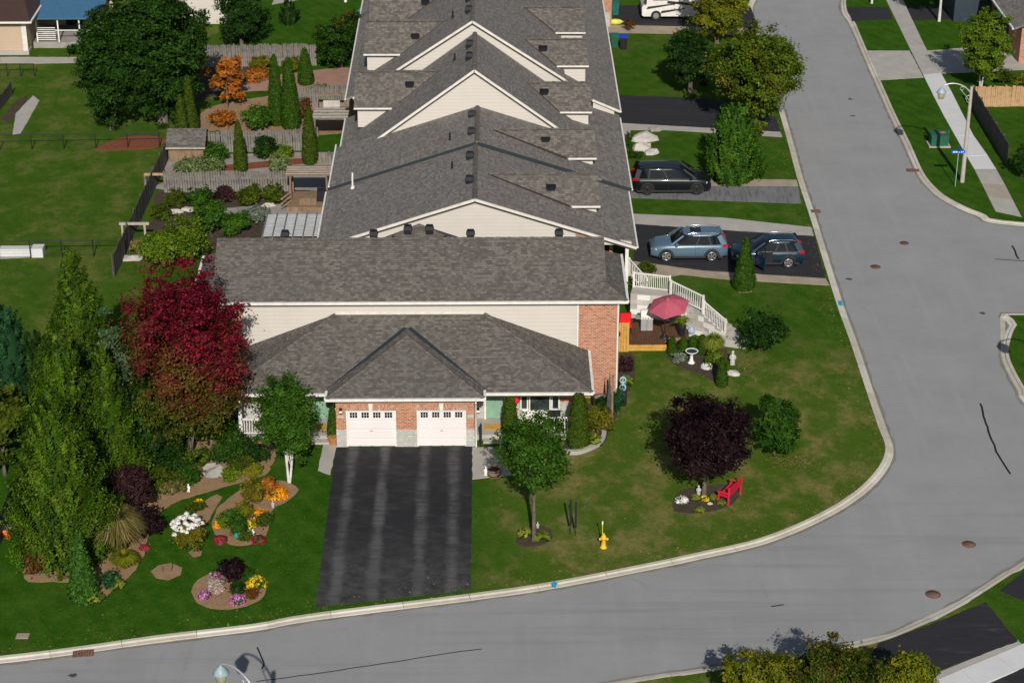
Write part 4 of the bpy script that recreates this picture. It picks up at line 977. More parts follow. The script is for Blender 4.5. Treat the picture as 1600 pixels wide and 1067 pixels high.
# ------------------------------------------------------------------ vegetation
PAL = dict(
    green=[(.026, .075, .007), (.044, .102, .011), (.013, .042, .004)],
    fresh=[(.044, .118, .009), (.070, .150, .014), (.024, .070, .006)],
    lime=[(.115, .185, .010), (.080, .145, .009), (.155, .215, .017), (.045, .095, .007)],
    cedar=[(.060, .120, .007), (.040, .092, .005), (.100, .158, .011), (.016, .048, .004)],
    thuja=[(.034, .080, .006), (.048, .098, .008), (.022, .056, .004)],
    thuja2=[(.046, .078, .006), (.062, .096, .009), (.030, .056, .004)],
    dark=[(.016, .048, .007), (.028, .068, .010), (.008, .024, .004)],
    bluegreen=[(.020, .075, .026), (.032, .10, .034), (.010, .040, .014)],
    poplar=[(.060, .110, .040), (.11, .165, .085), (.030, .068, .020)],
    silver=[(.16, .20, .15), (.11, .15, .10), (.22, .26, .20)],
    varieg=[(.16, .20, .07), (.10, .15, .04), (.24, .27, .13), (.06, .10, .02)],
    red=[(.155, .008, .020), (.10, .007, .015), (.22, .013, .030), (.055, .007, .010)],
    rust=[(.16, .055, .016), (.11, .045, .015), (.07, .06, .012)],
    olive=[(.058, .092, .008), (.090, .110, .012), (.030, .054, .005)],
    purple=[(.013, .006, .009), (.020, .009, .012), (.007, .003, .005), (.030, .014, .016)],
    maroon=[(.045, .020, .022), (.065, .030, .030), (.025, .012, .014)],
    orange=[(.42, .13, .015), (.32, .09, .012), (.5, .2, .03), (.2, .09, .02)],
    autumn=[(.120, .128, .010), (.170, .155, .013), (.065, .095, .008), (.17, .10, .012)],
    yellowleaf=[(.175, .180, .010), (.12, .150, .010), (.24, .22, .018), (.06, .09, .007)],
    straw=[(.20, .15, .05), (.13, .11, .03), (.28, .22, .1), (.09, .1, .02)],
    white=[(.80, .78, .74), (.7, .68, .62), (.85, .84, .8)],
    pink=[(.55, .17, .42), (.65, .28, .52), (.42, .1, .3)],
    palepink=[(.6, .42, .42), (.45, .35, .3), (.3, .25, .18)],
    yellow=[(.75, .5, .01), (.8, .6, .03), (.6, .4, .01)],
    oflower=[(.8, .28, .01), (.75, .22, .01), (.7, .36, .02)],
    crimson=[(.32, .01, .05), (.25, .01, .03), (.42, .03, .09)],
    hosta=[(.16, .20, .02), (.10, .15, .015), (.24, .26, .04)],
)
def leaf_mesh(name, c, nrm, size, col, aspect=0.6, core=None):
    """c (N,3) centres, nrm (N,3), size (N,), col (N,3) -> one mesh of rhombic leaves"""
    N = len(c)
    rnd = RNG.normal(size=(N, 3))
    tn = np.cross(nrm, rnd); tn /= np.linalg.norm(tn, axis=1, keepdims=True) + 1e-9
    bn = np.cross(nrm, tn); bn /= np.linalg.norm(bn, axis=1, keepdims=True) + 1e-9
    s = size[:, None]
    fold = nrm * s * 0.18
    v = np.stack([c - tn * s, c + bn * s * aspect - fold, c + tn * s, c - bn * s * aspect - fold], 1).reshape(-1, 3)
    nf = N; cv = np.zeros((0, 3)); cf = []
    if core is not None:
        cv = np.array(core[0], float); cf = core[1]
    me = bpy.data.meshes.new(name)
    nv = 4 * N + len(cv)
    me.vertices.add(nv)
    me.vertices.foreach_set('co', np.concatenate([v, cv]).ravel().astype(np.float32))
    loops = np.arange(4 * N)
    starts = np.arange(N) * 4
    if cf:
        fl = np.array(cf).ravel() + 4 * N
        loops = np.concatenate([loops, fl]); starts = np.concatenate([starts, 4 * N + np.arange(len(cf)) * 4])
    me.loops.add(len(loops)); me.loops.foreach_set('vertex_index', loops.astype(np.int32))
    me.polygons.add(len(starts)); me.polygons.foreach_set('loop_start', starts.astype(np.int32))
    me.update(calc_edges=True)
    a = me.attributes.new('col', 'FLOAT_COLOR', 'FACE')
    cc = np.ones((len(starts), 4), np.float32); cc[:N, :3] = col
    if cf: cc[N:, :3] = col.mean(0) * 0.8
    a.data.foreach_set('color', cc.ravel())
    me.materials.append(MATS['leaf'])
    return me
def unit(n):
    d = RNG.normal(size=(n, 3)); return d / np.linalg.norm(d, axis=1, keepdims=True)
def pick(pal, n, jit=0.22):
    p = np.array(PAL[pal] if isinstance(pal, str) else pal)
    c = p[RNG.integers(0, len(p), n)]
    return c * (1 + RNG.uniform(-jit, jit, (n, 1)))
def lobes_of(r, zc, rz, k, spread=0.62, size=0.5):
    L = []
    for i in range(k):
        d = unit(1)[0]; q = RNG.uniform(0.55, 1.0)
        L.append((d[0] * r * spread * q, d[1] * r * spread * q, zc + d[2] * rz * spread * q, r * size * RNG.uniform(.75, 1.15), rz * size * RNG.uniform(.75, 1.15)))
    return L
def lobe_crown(name, parent, r, z0, z1, n, pal, leaf=0.12, k=14, colour=None, spread=0.62, size=0.5, shell=0.45, clump=95, profile=None):
    zc = (z0 + z1) / 2; rz = (z1 - z0) / 2
    L = lobes_of(r, zc, rz, k, spread, size)
    L.append((0, 0, zc, r * .60, rz * .68))
    if profile: L = [(x * profile((z - z0) / (z1 - z0)), y * profile((z - z0) / (z1 - z0)), z, a * max(.45, profile((z - z0) / (z1 - z0))), b) for x, y, z, a, b in L]
    w_ = np.array([a * a for *_, a, b in L]); w_ /= w_.sum()
    nc = max(8, n // clump)
    li = RNG.choice(len(L), nc, p=w_)
    LA = np.array(L)[li]
    d = unit(nc); q = (shell + (1.07 - shell) * RNG.uniform(0, 1, (nc, 1)) ** 0.75)
    cc = LA[:, :3] + d * q * np.stack([LA[:, 3], LA[:, 3], LA[:, 4]], 1)
    ci = RNG.integers(0, nc, n)
    sig = min(.055 * r + .06, .24) * RNG.uniform(.6, 1.3, nc)[ci][:, None]
    pts = cc[ci] + RNG.normal(size=(n, 3)) * sig * np.array([1, 1, .7])
    pts[:, 2] = np.maximum(pts[:, 2], 0.03)
    nr = d[ci] * 0.7 + np.array([0, 0, .55]) + RNG.normal(size=(n, 3)) * 0.55
    nr /= np.linalg.norm(nr, axis=1, keepdims=True)
    if colour is None:
        col = pick(pal, nc, .3)[ci] * .6 + pick(pal, n, .3) * .4
    else:
        col = colour(pts, cc[ci], (pts[:, 2] - z0) / (z1 - z0)) * RNG.uniform(.72, 1.28, nc)[ci][:, None]
    me = leaf_mesh(name, pts, nr, RNG.uniform(.6, 1.25, n) * leaf, col)
    return link(name, me, parent), L
def limbs(parent, L, z0, h, r0, mat='bark', n=7, lean=(0, 0)):
    t = MB().tube([(0, 0, -.1), (lean[0] * .3, lean[1] * .3, z0 * .55), (lean[0], lean[1], z0 + .25 * (h - z0)), (lean[0] * 1.1, lean[1] * 1.1, z0 + .7 * (h - z0))], [r0 * 1.25, r0, r0 * .7, r0 * .2], 8)
    tr_ = obj('trunk', t, mat, parent)
    b = MB()
    for x, y, z, a, c in L[:n]:
        zs = z0 * RNG.uniform(.75, 1.0) + .15 * (h - z0) * RNG.uniform(0, 1)
        b.tube([(lean[0] * .6, lean[1] * .6, zs), (x * .45 + lean[0] * .5, y * .45 + lean[1] * .5, (zs + z) / 2 + .05 * h), (x, y, z)], [r0 * .5, r0 * .3, r0 * .1], 5, False)
    obj('branches', b, mat, tr_)
def tree(label, at, h, r, pal, n=9000, z0f=0.3, leaf=0.13, k=14, name='tree', colour=None, mat='bark', tr=None, profile=None, group=None, stems=1, **kw):
    o = thing(name, label, 'tree', at, RNG.uniform(0, 6.28) if colour is None else 0, group)
    _, L = lobe_crown('crown', o, r, h * z0f, h, n, pal, leaf, k, colour, profile=profile, **kw)
    for s in range(stems):
        limbs(o, L[s::stems], h * z0f, h, tr or .035 * h, mat, lean=(0, 0) if stems == 1 else (.3 * math.cos(s * 2.1), .3 * math.sin(s * 2.1)))
    return o
def cone_points(h, r, n, pw=0.75, z0=0.02, wobble=0.10):
    f = 1 - RNG.uniform(0, 1, n) ** 0.5 if pw >= .9 else RNG.beta(1.0, 1.45, n)
    a = RNG.uniform(0, 2 * math.pi, n)
    wob = 1 + wobble * (1.0 * np.sin(a * 3 + f * 9) + .7 * np.sin(a * 7 - f * 17))
    rad = r * ((1 - f) ** pw) * np.minimum(1, .72 + f * 2.2) * wob * RNG.uniform(.88, 1.06, n)
    p = np.stack([np.cos(a) * rad, np.sin(a) * rad, h * (z0 + (1 - z0) * f)], 1)
    d = np.stack([np.cos(a), np.sin(a), np.full(n, .35)], 1)
    return p, d, f
def core_cone(h, r, pw, q=.82):
    vs = []; fs = []; m = 10; zs = [0.02, .12, .3, .5, .7, .86, .97]
    for z in zs:
        rr = r * q * (1 - z) ** pw * min(1, .72 + z * 2.2)
        vs += [(rr * math.cos(k * 2 * math.pi / m), rr * math.sin(k * 2 * math.pi / m), z * h * .97) for k in range(m)]
    for i in range(len(zs) - 1):
        fs += [(i * m + k, i * m + (k + 1) % m, (i + 1) * m + (k + 1) % m, (i + 1) * m + k) for k in range(m)]
    return vs, fs
def cone_tree(label, at, h, r, pal='thuja', n=None, leaf=0.085, pw=.75, name='arborvitae', group=None, rough=.05, cat='shrub'):
    o = thing(name, label, cat, at, 0, group)
    n = int(2.2 * (n or int(900 * max(.4, h * r) + 900))); leaf *= .8; rough *= .7
    p, d, f = cone_points(h, r, n, pw, wobble=.035)
    p += RNG.normal(size=p.shape) * rough
    p[:, 2] = np.maximum(p[:, 2], .02)
    nr = d + RNG.normal(size=p.shape) * .45; nr /= np.linalg.norm(nr, axis=1, keepdims=True)
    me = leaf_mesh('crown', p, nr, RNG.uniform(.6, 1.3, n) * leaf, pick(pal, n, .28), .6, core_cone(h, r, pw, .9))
    link('crown', me, o)
    obj('trunk', MB().tube([(0, 0, -.1), (0, 0, h * .5)], [.06 + .02 * r, .03], 6), 'bark', o)
    return o
def conifer(label, at, h, r, pal, n=14000, leaf=0.13, pw=.8, name='cedar_tree', tiers=0, group=None):
    """big irregular conifer: many sprays on a loose cone"""
    o = thing(name, label, 'tree', at, 0, group)
    ns = n // 60
    p0, d0, f0 = cone_points(h, r, ns, pw)
    bump_ = RNG.uniform(.76, 1.12, (ns, 1)); p0[:, :2] *= bump_
    ci = RNG.integers(0, ns, n)
    k = max(.55, min(1.25, r / 1.8)) * (.45 + .55 * (1 - f0[ci][:, None]))
    tl = RNG.normal(size=(n, 1)) * .30 * k                       # sprays point up and out
    out_ = np.stack([d0[ci][:, 0] * .45, d0[ci][:, 1] * .45, np.ones(n)], 1)
    p = p0[ci] + out_ * tl + RNG.normal(size=(n, 3)) * .085 * k
    p[:, 2] = np.maximum(p[:, 2], .05)
    nr = d0[ci] * .8 + np.array([0, 0, .4]) + RNG.normal(size=(n, 3)) * .5; nr /= np.linalg.norm(nr, axis=1, keepdims=True)
    col = (pick(pal, ns, .3)[ci] * .65 + pick(pal, n, .3) * .35) * RNG.uniform(.6, 1.3, ns)[ci][:, None]
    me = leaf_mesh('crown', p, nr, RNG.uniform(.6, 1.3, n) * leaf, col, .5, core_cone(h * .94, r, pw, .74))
    link('crown', me, o)
    obj('trunk', MB().tube([(0, 0, -.1), (0, 0, h * .8)], [.14, .03], 7), 'bark', o)
    return o
def shrub(label, at, h, r, pal, n=None, leaf=0.085, k=8, name='shrub', cat='shrub', group=None, colour=None, z0=0.0):
    o = thing(name, label, cat, at, RNG.uniform(0, 6.28), group)
    n = n or int(min(6000, 900 + 1300 * r * max(h, r)))
    _, L = lobe_crown('foliage', o, r, z0, h, n, pal, leaf, k, colour, clump=25, shell=.35)
    b = MB()
    for x, y, z, a, c in L[:5]:
        b.tube([(0, 0, 0), (x * .5, y * .5, z * .5), (x, y, z)], [.025, .018, .008], 5, False)
    obj('stems', b, 'bark', o)
    return o
def grass_clump(label, at, h, r, pal, n=900, name='ornamental_grass', wd=0.018, group=None):
    o = thing(name, label, 'grass', at, 0, group)
    a = RNG.uniform(0, 6.28, n); q = RNG.uniform(.15, 1, n) ** .7; L = h * RNG.uniform(.7, 1.1, n)
    b0 = np.stack([np.cos(a) * r * .22 * q, np.sin(a) * r * .22 * q, np.zeros(n)], 1)
    m1 = b0 + np.stack([np.cos(a) * r * .45 * q, np.sin(a) * r * .45 * q, L * .72], 1)
    t1 = b0 + np.stack([np.cos(a) * r * q, np.sin(a) * r * q, L * (1 - .45 * q)], 1)
    s = np.stack([-np.sin(a), np.cos(a), np.zeros(n)], 1) * wd
    v = np.stack([b0 - s, b0 + s, m1 + s, m1 - s, m1 - s, m1 + s, t1 + s * .3, t1 - s * .3], 1).reshape(-1, 3)
    me = bpy.data.meshes.new('blades')
    me.vertices.add(len(v)); me.vertices.foreach_set('co', v.ravel().astype(np.float32))
    me.loops.add(len(v)); me.loops.foreach_set('vertex_index', np.arange(len(v), dtype=np.int32))
    me.polygons.add(2 * n); me.polygons.foreach_set('loop_start', np.arange(2 * n, dtype=np.int32) * 4)
    me.update(calc_edges=True)
    at_ = me.attributes.new('col', 'FLOAT_COLOR', 'FACE')
    c = np.ones((2 * n, 4), np.float32); c[:, :3] = np.repeat(pick(pal, n, .3), 2, 0)
    at_.data.foreach_set('color', c.ravel()); me.materials.append(MATS['leaf'])
    link('blades', me, o)
    return o
def hosta(label, at, h, r, pal='hosta', n=46, name='hosta', group=None):
    o = thing(name, label, 'plant', at, RNG.uniform(0, 6), group)
    rings = RNG.uniform(.2, 1, n); a = RNG.uniform(0, 6.28, n)
    p = np.stack([np.cos(a) * r * rings * .8, np.sin(a) * r * rings * .8, h * (1 - .55 * rings)], 1)
    nr = np.stack([np.cos(a) * .5 * rings, np.sin(a) * .5 * rings, np.ones(n)], 1) + RNG.normal(size=(n, 3)) * .15
    nr /= np.linalg.norm(nr, axis=1, keepdims=True)
    link('leaves', leaf_mesh('leaves', p, nr, RNG.uniform(.7, 1.2, n) * r * .34, pick(pal, n, .2), .55), o)
    link('under_leaves', leaf_mesh('under_leaves', p * np.array([.8, .8, .6]), nr, RNG.uniform(.7, 1.2, n) * r * .3, pick('green', n, .2), .55), o)
    return o
def mum(label, at, h, r, flower, n=None, name='chrysanthemum', group=None):
    """flower mound: green dome set with blooms"""
    o = thing(name, label, 'flower', at, 0, group)
    n = n or int(240 + 700 * r)
    nt_ = n * 2
    cl = unit(14); cl[:, 2] = np.abs(cl[:, 2])
    d = cl[RNG.integers(0, 14, n)] + RNG.normal(size=(n, 3)) * .3; d[:, 2] = np.abs(d[:, 2]); d /= np.linalg.norm(d, axis=1, keepdims=True)
    p = d * np.array([r, r, h]) * RNG.uniform(.82, 1.08, (n, 1))
    nr = d + RNG.normal(size=d.shape) * .35; nr /= np.linalg.norm(nr, axis=1, keepdims=True)
    link('blooms', leaf_mesh('blooms', p, nr, RNG.uniform(.5, 1.2, n) * .062, pick(flower, n, .25), .85), o)['kind'] = 'stuff'
    d2 = unit(nt_); d2[:, 2] = np.abs(d2[:, 2])
    link('foliage', leaf_mesh('foliage', d2 * np.array([r, r, h]) * RNG.uniform(.6, 1.06, (nt_, 1)), d2, RNG.uniform(.6, 1.1, nt_) * .05, pick('green', nt_, .25), .6), o)
    return o

# --- left front garden: tall cedars, poplar, maple
conifer('tallest yellow-green cedar behind the others in the left garden', (-20.89, 0.97), 10.45, 2.29, 'cedar', 46000, .08, .66)
conifer('yellow-green cedar in the middle, between the tallest and the front one', (-20.67, -5.18), 9.55, 2.39, 'cedar', 46000, .08, .68)
conifer('broad yellow-green cedar at the front of the left garden, beside the dark fence', (-20.11, -10.08), 8.39, 2.62, 'cedar', 52000, .08, .6)
conifer('cedar on the right of the group, next to the smoke bush', (-18.74, -4.27), 7.98, 1.78, 'cedar', 28000, .08, .75)
tree('grey-green poplar rising between the cedars and the red maple', (-18.63, -1.72), 9.32, 1.33, 'poplar', 16000, .12, .08, 14, tr=.08)
tree('narrow dark green tree in the gap left of the red maple', (-17.19, -2.7), 6.66, 1.13, 'dark', 14000, .04, .085, 12, tr=.07)
def maple_col(p, c, t):
    n = len(p)
    s = t * 1.7 + c[:, 0] * .07 - .42 + RNG.normal(size=n) * .12
    nz = np.sin(c[:, 0] * 2.3 + c[:, 2] * 1.7) * .12 + np.sin(c[:, 1] * 3.1) * .08
    s = np.clip(s + nz, 0, 1)[:, None]
    g = pick('olive', n, .3); ru = pick('rust', n, .3); re = pick('red', n, .35)
    a = np.clip(s / .45, 0, 1); b = np.clip((s - .38) / .3, 0, 1)
    return (g * (1 - a) + ru * a) * (1 - b) + re * b
tree('autumn maple with crimson top and olive lower leaves beside the duplex', (-15.32, -1.23), 11.47, 3.49, 'red', 76000, .0, .085, 54, name='maple_tree', colour=maple_col, tr=.13, spread=.62, size=.50, clump=110)
tree('small round green tree with white stems left of the driveway', (-10.18, -3.54), 6.63, 1.79, 'fresh', 28000, .1, .075, 20, colour=lambda p, c, t: pick('fresh', len(p), .3) * .6 + pick('green', len(p), .3) * .4, mat='bark_pale', tr=.07, stems=2, size=.44)
def fm_col(p, c, t):
    n = len(p); g = pick('fresh', n, .3) * .5 + pick('green', n, .3) * .5; a = pick('autumn', n, .3)
    m = (RNG.uniform(0, 1, n) < np.clip(.35 - t, 0.03, .5))[:, None]
    return np.where(m, a, g)
tree('young green maple on the lawn right of the driveway', (1.92, -9.16), 7.38, 1.89, 'fresh', 22000, .3, .085, 16, name='maple_tree', colour=fm_col, tr=.09, size=.44)
tree('dark purple leaved tree above the red bench', (10.41, -5.01), 5.54, 2.43, 'purple', 48000, .25, .085, 24, name='plum_tree', tr=.11, size=.46)
tree('low green leafy tree right of the purple tree', (14.36, -0.94), 3.15, 1.47, 'green', 14000, .03, .08, 12, tr=.06)
shrub('large rounded dark shrub on the slope by the deck steps', (14.95, 10.72), 2.67, 1.44, 'dark', 8000, .085, 14)
cone_tree('small cone shaped cedar at the edge of the parked cars drive', (15.0, 19.14), 3.33, 0.71, 'thuja', 3800)
# left edge
conifer('blue-green spruce at the left edge of the picture', (-25.16, 3.81), 6.16, 1.87, 'bluegreen', 13000, .12, .7, 'spruce_tree')
conifer('dark spruce between the left edge spruce and the tall cedar', (-23.81, 3.44), 5.08, 1.25, 'dark', 14000, .09, .7, 'spruce_tree')
tree('broad leaved tree turning orange at the left edge, below the spruce', (-24.52, -2.63), 6.38, 1.6, 'olive', 12000, .1, .12, 14, tr=.09)
# top left: big dark trees
tree('largest dark green maple at the top left, in front of the cottage', (-23.49, 47.54), 11.55, 3.66, 'green', 66000, .0, .115, 34, spread=.76, size=.42, colour=lambda p, c, t: pick('green', len(p), .3) * .45 + pick('dark', len(p), .3) * .55)
tree('dark green maple left of the largest one, by the veranda lawn', (-26.85, 46.54), 9.5, 2.69, 'green', 46000, .0, .115, 26, spread=.76, size=.42, colour=lambda p, c, t: pick('green', len(p), .3) * .45 + pick('dark', len(p), .3) * .55)
tree('dark rounded tree behind the grey fence at the top', (-19.67, 64.86), 4.94, 2.32, 'dark', 20000, .03, .11, 14)
tree('tall tree whose trunk rises at the top edge left of the patio', (-22.1, 74.02), 5.95, 2.38, 'olive', 7000, .3, .18, 12)
conifer('small blue spruce in a mulch ring on the upper lawn', (-16.42, 70.71), 1.99, 0.93, 'dark', 3500, .09, .6, 'spruce_tree')
tree('broad dark cedar against the terrace wall behind the grey fence', (-11.52, 59.7), 4.58, 2.06, 'dark', 22000, .02, .10, 16, colour=lambda p, c, t: np.where((RNG.uniform(0, 1, len(p)) < np.clip((t - .72) * 2.2, 0, .8))[:, None], pick('rust', len(p), .3), pick('green', len(p), .3) * .8))
tree('orange sumac in full autumn colour in the back garden', (-19.21, 50.68), 3.9, 1.77, 'orange', 5000, .15, .13, 12, name='sumac_tree', tr=.05)
shrub('low orange shrub in front of the orange sumac', (-19.08, 46.97), 1.06, 1.37, 'orange', 1800, .1)
# arborvitae columns of the back gardens
for lab, a in (('slim arborvitae directly behind the shed, left of the pair', ((-21.64, 44.2), 3.41, 0.49,)), ('taller arborvitae of the pair behind the shed', ((-21.18, 45.2), 4.37, 0.54,)),
               ('left column of the merged arborvitae clump by the middle fence', ((-15.31, 47.19), 5.26, 0.59,)), ('wide right column of the merged arborvitae clump', ((-14.24, 46.41), 5.33, 0.73,)),
               ('small pointed arborvitae in front of the top grey fence', ((-13.93, 55.91), 2.81, 0.62,)), ('lone thin arborvitae between two grey fences', ((-16.94, 37.9), 3.76, 0.43,)), ('arborvitae column beside the slatted pergola', ((-12.38, 39.72), 3.98, 0.56,))):
    xy, hh, rr = a
    cone_tree(lab, xy, hh, rr, 'thuja2' if 'shed' in lab or 'thin' in lab or 'beside' in lab else 'thuja', int(1500 + 500 * hh), .095, .5)
for lab, a, pal in (
    ('wide mound of pale variegated shrubs in front of the shed', ((-19.74, 38.16), 1.11, 1.81,), 'varieg'), ('rounded green shrub right of the shed', ((-18.84, 40.15), 1.45, 0.96,), 'fresh'),
    ('dark green bush behind the shed roof', ((-19.69, 41.36), 1.08, 0.67,), 'dark'), ('dark rounded shrub against the middle fence', ((-15.53, 40.71), 1.78, 0.83,), 'dark'),
    ('yellow-green shrub right of the dark one by the middle fence', ((-14.25, 40.7), 1.12, 0.61,), 'lime'), ('cream flowering shrub behind the lower grey fence', ((-14.57, 38.34), 1.3, 0.96,), 'varieg'),
    ('leafy green shrub between the sumac and the tall columns', ((-16.55, 46.3), 1.88, 1.27,), 'fresh'), ('pale variegated shrub by the small fence at the terrace', ((-12.48, 51.69), 1.68, 0.84,), 'varieg'),
    ('rusty shrub left of the slatted pergola', ((-13.29, 47.56), 2.18, 0.42,), 'rust'), ('green and orange shrub below the top fence', ((-17.75, 59.17), 1.33, 0.88,), 'autumn'),
    ('orange shrub right of the sumac', ((-17.86, 56.82), 0.81, 1.21,), 'orange'), ('yellowing shrub before the top fence', ((-15.16, 59.14), 1.02, 0.83,), 'autumn'),
    ('leftmost shrub in the row under the lower grey fence', ((-20.5, 32.13), 1.26, 0.83,), 'olive'), ('second shrub in the row under the lower grey fence', ((-19.01, 32.23), 1.3, 0.96,), 'green'),
    ('dark shrub in the middle of the row under the lower grey fence', ((-17.43, 32.97), 1.17, 0.92,), 'maroon'), ('fourth shrub in the row under the lower grey fence', ((-15.73, 32.73), 1.17, 1.0,), 'olive'),
    ('rightmost shrub in the row, next to the wooden steps', ((-14.17, 32.93), 1.17, 0.92,), 'olive'),
    ('tall fresh green bush in the terrace garden', ((-17.69, 27.32), 2.78, 1.25,), 'fresh'), ('big yellow-green bush nearest the duplex roof corner', ((-18.99, 23.4), 3.32, 2.04,), 'lime'),
    ('lime bush by the long side fence, left of the biggest one', ((-20.26, 22.65), 3.05, 1.29,), 'lime'), ('fresh green low bush beside the clear pergola roof', ((-16.14, 27.91), 1.49, 1.09,), 'fresh'),
    ('silver leaved shrub beside the clear pergola roof', ((-14.92, 29.54), 1.24, 0.9,), 'silver'), ('brown weedy shrub at the foot of the side fence', ((-21.64, 24.59), 1.2, 0.6,), 'straw'),
    ('dark bush by the small arch on the side fence', ((-21.09, 30.13), 1.11, 0.7,), 'olive'), ('green bush at the left end of the middle fence', ((-18.85, 42.93), 1.14, 0.67,), 'dark')):
    xy, hh, rr = a
    shrub(lab, xy, max(hh, .5), rr, pal, leaf=.1)
# right street trees
tree('dark green tree on the terrace lawn near the motorhome', (14.73, 53.35), 5.43, 1.99, 'dark', 24000, .08, .11, 16)
tree('tall yellowing maple by the upper kerb', (18.52, 44.79), 8.62, 3.38, 'autumn', 40000, .12, .11, 24, spread=.72, size=.4, colour=lambda p, c, t: np.where((np.sin(c[:, 0] * 1.9 + c[:, 2] * 1.3) + RNG.normal(size=len(p)) * .6 > 1.15)[:, None], pick('autumn', len(p), .3), pick('olive', len(p), .3) * .6 + pick('lime', len(p), .3) * .4))
tree('yellow-green tree in front of the motorhome at the top edge', (17.89, 65.27), 5.48, 2.79, 'yellowleaf', 18000, .15, .12, 16)
conifer('dense egg shaped cedar on the lawn above the van', (16.17, 36.64), 5.27, 1.77, 'fresh', 30000, .09, .32)
tree('birch with pale stems by the wooden fence corner', (36.52, 54.25), 6.62, 2.2, 'lime', 20000, .1, .09, 18, name='birch_tree', mat='bark_pale', tr=.07, stems=2)
tree('birch with white trunk at the top edge', (36.56, 70.67), 5.67, 2.35, 'lime', 8000, .38, .12, 12, name='birch_tree', mat='bark_pale', tr=.11)
tree('slim street tree whose pale trunk stands by the black crossing', (31.86, 75.58), 6.97, 1.6, 'fresh', 3500, .45, .14, 8, mat='bark_pale', tr=.09)
shrub('flowering bush at the foot of the birch', (38.55, 55.66), 1.21, 1.11, 'olive', 2500)
shrub('yellow bush behind the new wooden fence', (39.84, 55.36), 0.81, 0.73, 'yellowleaf', 1200)
shrub('dark bush at the right edge beyond the sidewalk', (35.59, 36.66), 2.39, 0.86, 'dark', 2500)
# near trees at the bottom edge
tree('yellow street tree at the bottom edge, leftmost of the three', (10.86, -23.88), 3.64, 1.8, 'yellowleaf', 20000, .2, .08, 16)
tree('reddish green street tree at the bottom edge, middle of the three', (13.81, -24.34), 4.25, 2.17, 'olive', 24000, .15, .08, 18, colour=lambda p, c, t: np.where((RNG.uniform(0, 1, len(p)) < np.clip(t * 1.3 - .85, 0, .35))[:, None], pick('rust', len(p), .3), pick('olive', len(p), .3)))
tree('yellow street tree at the bottom edge, rightmost of the three', (16.87, -24.38), 3.7, 1.37, 'yellowleaf', 15000, .2, .08, 14)
